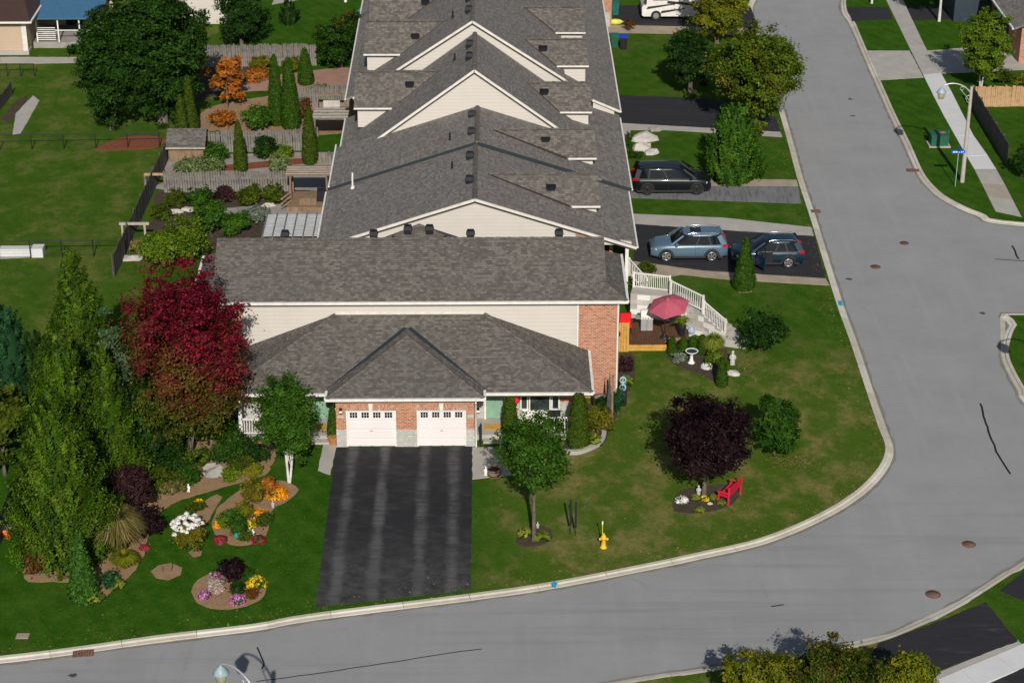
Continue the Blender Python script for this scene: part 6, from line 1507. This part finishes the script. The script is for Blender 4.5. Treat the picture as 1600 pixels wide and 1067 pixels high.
obj('bowl', MB().lathe([(.1, .6), (.3, .68), (.37, .76), (.34, .77), (.26, .7), (.02, .68)], n=20), 'statue_white', bb); obj('water', MB().lathe([(.3, .735), (.01, .737)], n=20), 'navy_shade', bb)
def statue(label, at, h, mat, kind='statue'):
    s = thing('garden_statue', label, kind, at)
    obj('plinth', MB().box(-.14 * h, .14 * h, -.14 * h, .14 * h, 0, .12 * h), mat, s)
    obj('figure', MB().lathe([(.16 * h, .1 * h), (.18 * h, .25 * h), (.13 * h, .45 * h), (.17 * h, .6 * h), (.1 * h, .74 * h), (.05 * h, .78 * h), (.1 * h, .86 * h), (.09 * h, .95 * h), (.02 * h, h)], n=12), mat, s)
    obj('arm', MB().tube([(-.14 * h, 0, .66 * h), (-.2 * h, -.08 * h, .5 * h), (-.08 * h, -.16 * h, .42 * h)], .045 * h, 6).tube([(.14 * h, 0, .66 * h), (.2 * h, -.08 * h, .5 * h), (.08 * h, -.16 * h, .42 * h)], .045 * h, 6), mat, s)
statue('grey cherub statue by the stone steps garden', (13.29, 9.24), .85, 'statue_grey')
statue('small white figure beside the path of the left garden', (-15.08, -4.37), .45, 'statue_white')
statue('left white figurine in the island bed', (-11.66, -8.44), .4, 'statue_white'); statue('right white figurine in the island bed', (-11.47, -8.56), .38, 'statue_white')
statue('small white figurine near the orange mum', (-10.76, -5.96), .4, 'statue_grey')
statue('silver ornament at the foot of the young maple', (2.13, -8.0), .35, 'statue_grey'); statue('wire bird ornament left of the purple tree trunk', (10.14, -4.94), .55, 'statue_grey')
def boulder(label, at, r, h, mat='stone', seed=1, name='boulder'):
    rs = np.random.default_rng(seed)
    bm = bmesh.new(); bmesh.ops.create_icosphere(bm, subdivisions=2, radius=1)
    for v in bm.verts:
        k = 1 + .22 * math.sin(v.co.x * 3 + seed) * math.cos(v.co.y * 4 + seed * 2) + rs.uniform(-.16, .16)
        v.co = Vector((v.co.x * r * k, v.co.y * r * .7 * k, max(-.15, v.co.z) * h * k))
    me = bpy.data.meshes.new(name); bm.to_mesh(me); bm.free(); me.materials.append(MATS[mat])
    return tag(link(name, me, None, (at[0], at[1], LZ)), label, 'rock')
boulder('grey boulder at the edge of the left garden bed', (-14.05, -2.61), .62, .5, 'stone', 2)
boulder('flat pale stone below the cherub statue', (13.24, 8.08), .4, .18, 'stone_pale', 3); boulder('small stone left of the flat pale one', (12.89, 8.16), .22, .14, 'stone_pale', 9)
boulder('large pale rock beside the terrace path above the van', (10.7, 44.12), .95, .45, 'stone_pale', 4); boulder('long pale rock in front of the large one at the terrace', (10.39, 42.14), .8, .5, 'stone_pale', 5)
boulder('low pale rock at the end of the terrace rock garden', (11.05, 41.4), .55, .3, 'stone_pale', 6); boulder('pale rock at the top of the terrace rock garden', (11.63, 45.88), .5, .25, 'stone', 7)
boulder('small white stone at the front of the bench bed', (10.62, -5.87), .14, .1, 'stone_pale', 8); boulder('white stone at the edge of the left fence garden', (-22.14, 24.01), .75, .15, 'stone_pale', 11)
for i, (p, lab) in enumerate((((-21.1, 31.07), 'leftmost pale stone edging the terrace garden'), ((-20.43, 31.28), 'second pale stone edging the terrace garden'), ((-19.6, 31.59), 'third pale stone edging the terrace garden'), ((-14.52, 32.29), 'pale stone at the right end of the garden path'))):
    boulder(lab, p, .5, .2, 'stone_pale', 20 + i)
tag(obj('stone_bench', MB().box(0, 4.2, 0, .55, 0, .5).box(.1, 1.5, -.05, .5, .5, .62).box(3.6, 4.3, -.15, .7, 0, .58), 'concrete_new', None, ((-30.34, 24.29)[0] - 1.6, (-30.34, 24.29)[1], LZ)), 'long pale stone bench at the left edge by the chain link fence', 'bench')
sheet('patio_slab', [(-31.05, 23.91), (-28.29, 24.27), (-28.21, 25.53), (-31.4, 25.57)], 'stone', 0.01, 0.02)
# curved front edging
ed = catmull([(3.6, -0.69), (4.25, -0.77), (4.92, -0.37), (5.54, 0.29), (5.78, 1.11), (5.74, 1.66)], .25)
wl_ = MB(); a = offset(ed, .12); b = offset(ed, -.12)
wl_.prism(a + b[::-1], LZ, LZ + .2)
tag(obj('garden_edging', wl_, 'concrete'), 'curved pale concrete edging round the front porch bed', 'edging')
ho = tag(obj('garden_hose', MB().tube([(x, y, LZ + .04) for x, y in catmull([(5.96, 1.94), (5.92, 1.11), (5.75, 0.5), (5.53, 0.02)], .2)], .035, 6), 'black_plastic'), 'black hose lying along the curved edging', 'hose')
# things along the brick wall
ob = thing('obelisk', 'tall dark wooden obelisk trellis at the brick corner', 'trellis', (*(6.12, 3.13), LZ))
obj('panel', MB().add([(-.16, 0, .3), (.16, 0, .3), (0.02, 0, 2.75), (-.16, .1, .3), (.16, .1, .3), (.02, .1, 2.75)], [(0, 1, 2), (5, 4, 3), (0, 3, 4, 1), (1, 4, 5, 2), (2, 5, 3, 0)]), 'wood_dark', ob)
obj('post', MB().box(.12, .22, -.04, .06, 0, 2.5), 'wood_brown', ob)
ac = thing('air_conditioner', 'dark air conditioning unit beside the brick wall', 'air conditioner', (*(5.72, 4.06), LZ))
obj('case', MB().box(-.4, .4, -.35, .35, .05, .75), 'black_metal', ac); obj('top_grille', MB().lathe([(.34, .75), (.34, .78), (.1, .8)], n=18), 'grey_metal', ac); obj('feet', MB().box(-.42, .42, -.37, .37, 0, .05), 'concrete', ac)
for i in range(5): obj('louvre', MB().box(-.36, .36, -.37, -.35, .14 + i * .12, .2 + i * .12), 'black_plastic', ac)
hr = thing('hose_reel', 'pale blue hose reel on the brick corner', 'hose reel', (6.95, 5.0, LZ))
for z in (.8, 1.25): obj('coil', MB().tube([(.15 * math.cos(k * .55), 0, z + .17 * math.sin(k * .55)) for k in range(13)], .045, 6), 'bird_blue', hr)
obj('bracket', MB().box(-.05, .05, 0, .1, 0, 1.4), 'grey_metal', hr)
tag(obj('narrow_bin', MB().lathe([(.16, 0), (.18, .7), (.16, .78), (.05, .8)], n=12), 'black_plastic', None, (6.98, 4.5, LZ)), 'narrow dark bin under the hose reel', 'bin')
# porch things
hf = tag(obj('hanging_flowers', MB().lathe([(.05, -.2), (.22, -.05), (.24, .1), (.12, .22), (.02, .24)], n=12), 'red_cushion', None, (1.15, 1.0, 2.25)), 'red hanging flower ball under the porch eave', 'flowers')
pc = thing('porch_chair', 'dark wicker chair on the front porch', 'chair', (3.2, 1.35, .42))
obj('seat', MB().box(-.3, .3, -.28, .28, .3, .42), 'black_plastic', pc); obj('backrest', MB().box(-.32, .32, .22, .3, .42, .95), 'black_plastic', pc)
for x in (-.28, .28): obj('leg', MB().box(x - .03, x + .03, -.27, -.21, 0, .3).box(x - .03, x + .03, .2, .26, 0, .3), 'black_plastic', pc); obj('arm', MB().box(x - .04, x + .04, -.28, .25, .58, .63), 'black_plastic', pc)
bn = tag(obj('stake_light', MB().tube([(0, 0, 0), (0, 0, 1.4)], .03, 6).box(-.06, .06, -.03, .03, .3, 1.3), 'black_metal', None, (-.62, .0, LZ)), 'slim black stake light beside the garage downpipe', 'light')
wt = tag(obj('door_wreath', MB().tube([(.17 * math.cos(k * .55), 0, .21 * math.sin(k * .55)) for k in range(13)], .055, 6), 'flashing_brown', None, (-.72, 2.45, 2.15)), 'dark red wreath on the porch wall by the garage', 'wreath')
bp = thing('barrel_planter', 'half barrel planter at the end of the front path', 'planter', (0.05, -2.95))
obj('barrel', MB().lathe([(.28, 0), (.34, .2), (.33, .4), (.29, .4), (.28, .33), (.02, .34)], n=16), 'wood_brown', bp)
for z in (.08, .32): obj('hoop', MB().lathe([(.345, z), (.35, z + .03)], n=16), 'black_metal', bp)
sheet('planting', [(-0.34, -2.94), (0.05, -2.56), (0.44, -2.82), (0.31, -3.2), (-0.18, -3.26)], 'grass', 0.001)
statue('white goose ornament by the barrel planter', (-0.37, -2.88), .5, 'statue_white')
tp = tag(obj('terracotta_pot', MB().lathe([(.2, 0), (.27, .4), (.29, .45), (.24, .45)], n=14), 'terracotta', None, (*(-8.23, 0.37), LZ)), 'terracotta pot under the slim arborvitae left of the garage', 'pot')
# hydrant with marker
hy = thing('fire_hydrant', 'yellow fire hydrant with tall thin marker on the lawn', 'hydrant', (5.21, -9.77))
obj('body', MB().lathe([(.17, 0), (.17, .05), (.11, .07), (.11, .48), (.16, .5), (.16, .55), (.12, .57), (.1, .66), (.04, .72), (.03, .78)], n=14), 'hydrant_yellow', hy)
for s in (-1, 1): obj('outlet', MB().tube([(s * .08, 0, .46), (s * .22, 0, .46)], .06, 10), 'hydrant_yellow', hy)
obj('front_outlet', MB().tube([(0, -.08, .42), (0, -.2, .42)], .075, 10), 'hydrant_yellow', hy)
obj('marker', MB().tube([(-.06, .1, .5), (-.06, .1, 1.35)], .02, 6), 'yellow_green', hy); obj('marker_tip', MB().box(-.09, -.03, .08, .12, 1.2, 1.38), 'statue_white', hy)
# bench
be = thing('park_bench', 'bright red garden bench under the purple tree', 'bench', (*(11.65, -5.27), LZ), R(238))
for i in range(4): obj('seat_slat', MB().box(-.7, .7, -.3 + i * .14, -.18 + i * .14, .42, .45), 'red_paint', be)
for i in range(5): obj('back_slat', MB().add([(-.7, .27, .5 + i * .1), (.7, .27, .5 + i * .1), (.7, .3, .58 + i * .1), (-.7, .3, .58 + i * .1), (-.7, .3, .5 + i * .1), (.7, .3, .5 + i * .1), (.7, .33, .58 + i * .1), (-.7, .33, .58 + i * .1)], [(0, 1, 2, 3), (7, 6, 5, 4), (0, 4, 5, 1), (3, 2, 6, 7), (0, 3, 7, 4), (1, 5, 6, 2)]), 'red_paint', be)
for x in (-.68, .68):
    for y in (-.28, .26): obj('leg', MB().box(x - .04, x + .04, y - .04, y + .04, 0, .44 if y < 0 else .98), 'red_paint', be)
    obj('arm', MB().box(x - .05, x + .05, -.32, .28, .62, .66), 'red_paint', be); obj('arm_post', MB().box(x - .03, x + .03, -.3, -.24, .44, .62), 'red_paint', be)
# two thin dark stakes with narrow banners on the lawn
for (fx, fy), lab in (((3.68, -8.6), 'narrow dark garden flag on the front lawn, left of the two'), ((3.92, -8.78), 'narrow dark garden flag on the front lawn, nearer the hydrant')):
    fs = thing('garden_flag', lab, 'flag', (fx, fy), 0, 'garden flags')
    obj('pole', MB().tube([(0, 0, 0), (0, 0, 1.95)], .015, 6), 'black_metal', fs); obj('banner', MB().box(-.05, .05, -.012, .012, .5, 1.9), 'black_plastic', fs)
# stone well ring: tree planting circle sapling
sp = thing('sapling', 'bare sapling stub in the small round stone bed', 'sapling', (-14.96, -11.69))
obj('stem', MB().tube([(0, 0, 0), (.03, .02, .3), (0, .05, .5)], [.03, .02, .01], 6).tube([(-.4, 0, 0), (-.42, .02, .25)], .03, 6), 'bark', sp)
# left edge garden things
tag(obj('wheelbarrow', MB().add([(-.3, -.45, .35), (.3, -.45, .35), (.22, .4, .3), (-.22, .4, .3), (-.42, -.6, .62), (.42, -.6, .62), (.36, .55, .62), (-.36, .55, .62)], [(3, 2, 1, 0), (0, 1, 5, 4), (1, 2, 6, 5), (2, 3, 7, 6), (3, 0, 4, 7)]).tube([(-.25, .4, .3), (-.25, -1.1, .6)], .025, 6).tube([(.25, .4, .3), (.25, -1.1, .6)], .025, 6).tube([(-.05, .6, .18), (.05, .6, .18)], .18, 12), 'sign_orange', None, (*(-23.08, -8.79), LZ), R(30)), 'orange wheelbarrow beside the dark picket fence', 'wheelbarrow').scale = (.6, .6, .6)
boulder('long grey stone slab by the dark picket fence', (-22.96, -7.86), .5, .35, 'stone', 31)
tag(obj('utility_box', MB().box(-.35, .35, -.25, .25, 0, .5).slab([(-.38, -.28, .52), (.38, -.28, .52), (.38, .28, .58), (-.38, .28, .58)], .05), 'box_green', None, (*(-21.31, -9.5), LZ)), 'dark green utility box under the front cedar', 'box')
tag(obj('valve_cover', MB().box(-.28, .28, -.2, .2, 0, .03).box(-.22, .22, -.15, .15, .03, .04), 'paver_tan', None, (*(-20.82, -16.9), LZ)), 'tan utility lid set in the left front lawn', 'lid')
tag(obj('glazed_pot', MB().lathe([(.1, 0), (.17, .15), (.15, .28), (.12, .28)], n=12), 'slide_green', None, (*(-12.21, -8.73), LZ)), 'teal glazed pot in the island bed', 'pot')

# ------------------------------------------------------------------ street furniture
def lamp(label, at, ang, h=6.7, arm=1.95, mat='pole_grey', wood=True):
    o = thing('street_lamp', label, 'street lamp', (at[0], at[1], LZ), ang)
    obj('pole', MB().tube([(0, 0, -.1), (0, 0, h)], [.16, .10], 10), mat, o)
    c = [(0, 0, h - .45), (-.4, 0, h - .05), (-.9, 0, h + .18), (-1.4, 0, h + .22), (-arm + .1, 0, h + .08), (-arm, 0, h - .05)]
    am = obj('arm', MB().tube([(x, 0, z) for x, z in catmull([(p[0], p[2]) for p in c], .15)], .045, 7), 'aluminium', o)
    obj('scroll', MB().tube([(-.12 - .22 * math.cos(k * .5) * (1 - k * .03), 0, h - .85 + .24 * math.sin(k * .5)) for k in range(14)], .022, 5).tube([(-.05, 0, h - 1.0), (-.35, 0, h - .6), (-.75, 0, h - .15)], .022, 5).tube([(-.62 - .12 * math.cos(k * .55), 0, h - .12 + .12 * math.sin(k * .55)) for k in range(12)], .018, 5), 'aluminium', am)
    hd = obj('lantern', MB().lathe([(.3, -.42), (.33, -.40), (.33, -.36), (.14, -.12), (.06, -.06), (.06, 0)], (-arm, 0, h), 4 * 2), 'lamp_teal', o)
    obj('lantern_glass', MB().lathe([(.17, -.82), (.2, -.8), (.27, -.42)], (-arm, 0, h), 8), 'lamp_glass', hd)
    for k in range(4):
        t_ = k * math.pi / 2 + .39
        obj('lantern_bar', MB().bar((-arm + .2 * math.cos(t_), .2 * math.sin(t_), h - .82), (-arm + .29 * math.cos(t_), .29 * math.sin(t_), h - .4), .03, .03), 'lamp_teal', hd)
    return o
lamp('street lamp with scrolled arm and wooden pole by the sidewalk', (31.43, 35.91), 0)
lamp('street lamp reaching in from the bottom edge, only its lantern in view', (-8.87, -30.0), R(-41))
lamp('street lamp at the right whose lantern shadow falls on the island kerb', (31.35, 1.57), R(0))
ss = thing('street_sign', 'blue street name sign on a slim green post at the corner', 'sign', (*(30.81, 35.12), LZ))
obj('post', MB().tube([(0, 0, 0), (0, 0, 2.5)], .03, 8), 'lamp_teal', ss)
bl = obj('blade', MB().box(-.45, .45, -.015, .015, 2.35, 2.55), 'sign_blue', ss)
obj('lettering', MB().box(-.36, -.24, -.02, -.0155, 2.41, 2.49).box(-.2, -.08, -.02, -.0155, 2.41, 2.49).box(-.03, .1, -.02, -.0155, 2.41, 2.49).box(.16, .24, -.02, -.0155, 2.41, 2.49).box(.28, .34, -.02, -.0155, 2.43, 2.49), 'statue_white', bl)
obj('blade', MB().box(-.012, .012, -.4, .4, 2.57, 2.75), 'sign_blue', ss)
trf = thing('transformer_box', 'green transformer box with orange warning plate on the corner verge', 'utility box', (*(31.16, 42.79), LZ))
obj('pad', MB().box(-.75, .75, -.6, .6, 0, .08), 'concrete', trf); obj('case', MB().box(-.6, .6, -.45, .45, .08, .85), 'box_green', trf)
obj('lid', MB().slab([(-.63, -.48, .86), (.63, -.48, .86), (.63, .48, .92), (-.63, .48, .92)], .05), 'box_green', trf); obj('warning_plate', MB().box(.05, .4, -.2, .15, .925, .93), 'sign_orange', trf)
tag(obj('utility_pedestal', MB().box(-.14, .14, -.12, .12, 0, .85).slab([(-.17, -.15, .88), (.17, -.15, .88), (.17, .15, .92), (-.17, .15, .92)], .05), 'bin_green', None, (*(31.77, 43.15), LZ)), 'slim green utility pedestal beside the transformer box', 'utility box')
# bins by the terrace
def bin_(label, at, mat, lid, ang=0):
    b = thing('wheelie_bin', label, 'bin', at, ang)
    obj('body', MB().add([(-.24, -.24, .05), (.24, -.24, .05), (.24, .24, .05), (-.24, .24, .05), (-.29, -.33, 1.0), (.29, -.33, 1.0), (.29, .33, 1.0), (-.29, .33, 1.0)], [(3, 2, 1, 0), (4, 5, 6, 7), (0, 1, 5, 4), (1, 2, 6, 5), (2, 3, 7, 6), (3, 0, 4, 7)]), mat, b)
    obj('lid', MB().slab([(-.31, -.36, 1.06), (.31, -.36, 1.06), (.31, .36, 1.12), (-.31, .36, 1.12)], .07), lid, b)
    for x in (-.22, .22): obj('wheel', MB().tube([(x - .03, .28, .1), (x + .03, .28, .1)], .1, 10), 'tyre', b)
bin_('black bin with bright blue lid by the terrace lawn', (10.4, 63.92), 'black_plastic', 'bin_blue'); bin_('green bin left of the blue lidded one', (9.71, 64.24), 'box_green', 'bin_green'); bin_('teal bin standing at the brick corner by the motorhome drive', (10.22, 72.65), 'bin_green', 'bin_green')
shrub('rust coloured potted plant beside the bins', (*(11.01, 68.26), .4), .7, .55, 'rust', 900, .07)
tag(obj('toy', MB().lathe([(.02, -.7), (.2, -.4), (.26, 0), (.2, .4), (.02, .7)], n=10), 'yellow_green', None, (*(10.07, 69.93), .4)), 'yellow and green toy lying by the brick corner', 'toy').rotation_euler = (0, R(90), 0)
tag(obj('traffic_cone', MB().box(-.22, .22, -.22, .22, 0, .03).lathe([(.15, .03), (.04, .55), (.03, .56)], n=12), 'sign_orange', None, (*(17.4, 36.85), LZ)), 'small orange cone at the foot of the egg shaped cedar', 'cone')
pbl = thing('slide', 'green play slide showing left of the terrace roof', 'slide', (*(-10.77, 70.15), LZ)); obj('chute', MB().bar((-.9, 0, .3), (.5, .3, 1.5), .5, .06), 'slide_green', pbl); obj('frame', MB().bar((.5, .3, 0), (.5, .3, 1.8), .1, .1), 'wood_brown', pbl)
tag(obj('ball', MB().lathe([(.02, -.14), (.1, -.1), (.14, 0), (.1, .1), (.02, .14)], n=12), 'statue_white', None, (*(-12.17, 76.21), LZ + .14)), 'white ball on the upper back lawn', 'ball')

# ------------------------------------------------------------------ vehicles
def superell(x0, x1, hw, z, n=28, p=3.2):
    cx = (x0 + x1) / 2; a = (x1 - x0) / 2; out = []
    for k in range(n):
        t_ = 2 * math.pi * k / n; c, s = math.cos(t_), math.sin(t_)
        out.append((cx + a * math.copysign(abs(c) ** (2 / p), c), hw * math.copysign(abs(s) ** (2 / p), s), z))
    return out
def loft(levels, n=28, p=3.2, cap=True):
    m = MB(); rings = [superell(*l[1:], l[0], n, p) for l in levels]
    vs = [v for r_ in rings for v in r_]
    fs = [(i * n + k, i * n + (k + 1) % n, (i + 1) * n + (k + 1) % n, (i + 1) * n + k) for i in range(len(levels) - 1) for k in range(n)]
    m.add(vs, fs, True)
    if cap: m.add(rings[-1], [tuple(range(n))], True)
    return m
def car(name, label, at, ang, L, W, H_, paint_, rim, kind='suv', wheel_r=.38, cat='car', trim='car_trim', open_door=False):
    c = thing(name, label, cat, (at[0], at[1], LZ + .015), ang)
    h = W / 2; f = L / 2; r = -L / 2; belt = H_ * .635
    hood = belt * .99
    # lower body: cross sections along the length
    S_ = [(r, .42, belt * .82, h * .80), (r + .08, .30, belt * .97, h * .93), (r + .5, .24, belt + .01, h), (0, .22, belt, h), (f - 1.55, .22, belt * .985, h), (f - 1.0, .23, hood * .985, h * .99), (f - .4, .26, hood * .90, h * .95), (f - .1, .30, hood * .80, h * .86), (f, .38, hood * .66, h * .74)]
    m = MB(); rows = []
    for x, zl, zh, hw in S_:
        d = zh - zl
        half = [(hw * .86, zl), (hw * .97, zl + d * .12), (hw, zl + d * .45), (hw * .985, zl + d * .75), (hw * .93, zl + d * .95), (hw * .80, zh), (hw * .4, zh + .03)]
        rows.append([(x, y, z) for y, z in half] + [(x, -y, z) for y, z in half[::-1]])
    n = len(rows[0]); vs = [v for r_ in rows for v in r_]
    fs = [(i * n + k, (i + 1) * n + k, (i + 1) * n + (k + 1) % n, i * n + (k + 1) % n) for i in range(len(rows) - 1) for k in range(n)]
    m.add(vs, fs, True); m.add(rows[0], [tuple(range(n))], True); m.add(rows[-1], [tuple(range(n - 1, -1, -1))], True)
    body = obj('body', m, paint_, c)
    wfx = f - (1.0 if kind == 'van' else 1.2); wrx = r + .1
    tfx = f - (1.85 if kind == 'van' else 1.98); trx = r + (.36 if kind == 'van' else .48)
    gh = [(belt - .03, wrx, wfx, h * .93), (belt + (H_ - belt) * .5, wrx + (trx - wrx) * .55, wfx + (tfx - wfx) * .55, h * .84), (H_ - .10, trx, tfx, h * .75)]
    obj('window_glass', loft(gh, p=4.5), 'glass_dark', c)
    obj('roof', loft([(H_ - .13, trx - .03, tfx + .04, h * .765), (H_ - .06, trx + .02, tfx - .06, h * .74), (H_ - .015, trx + .2, tfx - .3, h * .62), (H_, trx + .55, tfx - .75, h * .35)], p=4.0), paint_, c)
    for s in (-1, 1):
        for (xb, xt, wd, pm) in ((wfx - .02, tfx, .10, paint_), ((wfx + wrx) / 2 + .15, (tfx + trx) / 2 + .12, .07, 'car_trim'), (wrx + .95, trx + .75, .08, 'car_trim'), (wrx + .14, trx + .08, .30, paint_)):
            obj('pillar', MB().bar((xb, s * (h * .935), belt - .03), (xt, s * h * .765, H_ - .1), wd, .025, (0, s, .3)), pm, c)
        obj('sill_trim', MB().box(r + .3, f - .5, s * h - .02, s * h + .012, .24, .36), trim, c)
        obj('belt_trim', MB().bar((wrx + .2, s * h * .955, belt - .01), (wfx - .1, s * h * .955, belt - .01), .02, .025), 'chrome', c)
        obj('mirror', MB().box(wfx - .45, wfx - .28, s * h, s * (h + .2), belt, belt + .15) if s > 0 else MB().box(wfx - .45, wfx - .28, -(h + .2), -h, belt, belt + .15), paint_, c)
        for x in ((wfx + wrx) / 2 + .2 - .22, (wfx + wrx) / 2 - .95):
            obj('door_handle', MB().cbox((x, s * (h + .005), belt - .16), (.18, .03, .035)), 'chrome', c)
        obj('door_gap', MB().cbox(((wfx + wrx) / 2 + .2, s * h, belt * .6), (.012, .012, belt * .62)), 'car_trim', c)
        obj('headlight', MB().bar((f - .38, s * h * .87, hood * .74), (f - .07, s * h * .62, hood * .66), .16, .12), 'head_lamp', c)
        obj('tail_light', MB().bar((r + .30, s * h * .955, belt - .05), (r + .02, s * h * .80, belt - .14), .06, .2), 'tail_red', c)
        for wx in (f - .95, r + .98):
            wh = obj('wheel', MB().tube([(wx, s * (h - .20), wheel_r), (wx, s * (h + .012), wheel_r)], wheel_r, 20), 'tyre', c)
            obj('rim', MB().tube([(wx, s * (h + .0), wheel_r), (wx, s * (h + .018), wheel_r)], wheel_r * .68, 18), 'rim_dark', wh)
            sp_ = MB()
            for k in range(5):
                t_ = k * 1.2566
                sp_.bar((wx, s * (h + .024), wheel_r), (wx + wheel_r * .66 * math.cos(t_), s * (h + .024), wheel_r + wheel_r * .66 * math.sin(t_)), .07, .015, (0, s, 0))
            sp_.tube([(wx + wheel_r * .64 * math.cos(k * .3142), s * (h + .02), wheel_r + wheel_r * .64 * math.sin(k * .3142)) for k in range(21)], .028, 5)
            obj('spokes', sp_, rim, wh)
            ar_ = MB().tube([(wx + (wheel_r + .06) * math.cos(R(a)), s * (h - .015), wheel_r + (wheel_r + .06) * math.sin(R(a))) for a in range(-10, 191, 20)], .045, 6)
            obj('wheel_arch', ar_, trim, c)
        obj('roof_rail', MB().tube([(trx + .1, s * h * .70, H_ - .03), (trx + .3, s * h * .68, H_ + .03), (tfx - .5, s * h * .68, H_ + .03), (tfx - .25, s * h * .70, H_ - .04)], .022, 6), 'chrome' if kind != 'van' else 'black_metal', c)
    obj('grille', MB().box(f - .06, f + .01, -h * .5, h * .5, hood * .42, hood * .60), 'car_trim', c)
    obj('bumper', MB().box(f - .10, f + .02, -h * .66, h * .66, .28, .40).box(r - .02, r + .12, -h * .74, h * .74, .30, .44), trim, c)
    if kind == 'suv':
        obj('sunroof', MB().box(tfx - 1.1, tfx - .45, -h * .4, h * .4, H_ - .03, H_ + .004), 'glass_dark', c)
    if open_door:
        dr = obj('open_door', MB().box(0, 1.05, -.04, .04, .32, belt), paint_, c, (wfx - .2, h + .01, 0), R(180 - 62))
        obj('window_frame', MB().bar((.05, 0, belt), (.45, 0, H_ - .12), .05, .03).bar((.45, 0, H_ - .12), (1.0, 0, H_ - .12), .05, .03).bar((1.02, 0, H_ - .12), (1.03, 0, belt), .05, .03), paint_, dr)
        obj('cabin_opening', MB().box(wfx - 1.25, wfx - .22, h - .02, h + .014, .36, belt - .02), 'black_plastic', c)
    return c
car('parked_suv', 'pale blue-grey SUV with silver wheels parked nose to the terrace', (12.08, 24.0), math.pi, 4.72, 1.86, 1.74, 'car_bluegrey', 'rim_silver', 'suv')
car('parked_suv', 'dark navy SUV with its driver door open behind the small cone cedar', (16.8, 23.0), math.pi, 4.4, 1.84, 1.70, 'car_navy', 'rim_silver', 'hatch', .36, open_door=True)
car('parked_van', 'black minivan with dark wheels on the wet looking driveway', (11.85, 34.75), 0, 5.18, 2.0, 1.82, 'car_black', 'rim_dark', 'van')
# motorhome
rv = thing('motorhome', 'white motorhome with dark swoosh stripes parked behind the street trees', 'motorhome', (*(12.31, 70.75), LZ + .02))
rv.location.y += .3
rp = [(0, .45), (.15, .35), (7.6, .35), (7.6, 3.1), (1.1, 3.15), (.75, 2.95), (.25, 1.5), (0, 1.1)]
obj('body', MB().wall(rp, 0, 2.35), 'rv_white', rv)
obj('windshield', MB().add([(.26, .15, 1.55), (.26, 2.2, 1.55), (.72, 2.2, 2.85), (.72, .15, 2.85)], [(0, 1, 2, 3)]).add([(.23, .15, 1.55), (.23, 2.2, 1.55), (.69, 2.2, 2.85), (.69, .15, 2.85)], [(3, 2, 1, 0)]), 'glass_dark', rv)
obj('cab_window', MB().wall([(.85, 1.7), (2.1, 1.7), (2.1, 2.55), (1.2, 2.55)], -.02, -.004), 'glass_dark', rv); obj('window_frame', MB().wall([(1.35, 1.78), (1.95, 1.78), (1.95, 2.45), (1.35, 2.45)], -.034, -.022), 'head_lamp', rv)
obj('side_window', MB().box(2.7, 4.6, -.02, -.004, 1.75, 2.4), 'box_green', rv)
for z0_, z1_, x0_, x1_ in ((.95, 1.35, .35, 2.6), (1.45, 1.2, 2.0, 5.0), (.6, .95, 1.5, 3.4)):
    obj('stripe', MB().wall([(x0_, z0_), (x1_, z1_), (x1_ + .2, z1_ + .12), (x0_ + .1, z0_ + .22)], -.018, -.003), 'car_trim', rv)
for x in (1.15, 5.2):
    wh = obj('wheel', MB().tube([(x, -.03, .42), (x, .25, .42)], .42, 20), 'tyre', rv); obj('rim', MB().tube([(x, -.05, .42), (x, -.03, .42)], .24, 16), 'rim_silver', wh)
obj('mirror', MB().box(.2, .35, -.3, -.05, 1.5, 1.9), 'car_trim', rv); obj('headlight', MB().box(-.02, .05, .15, .5, .75, 1.0), 'head_lamp', rv)
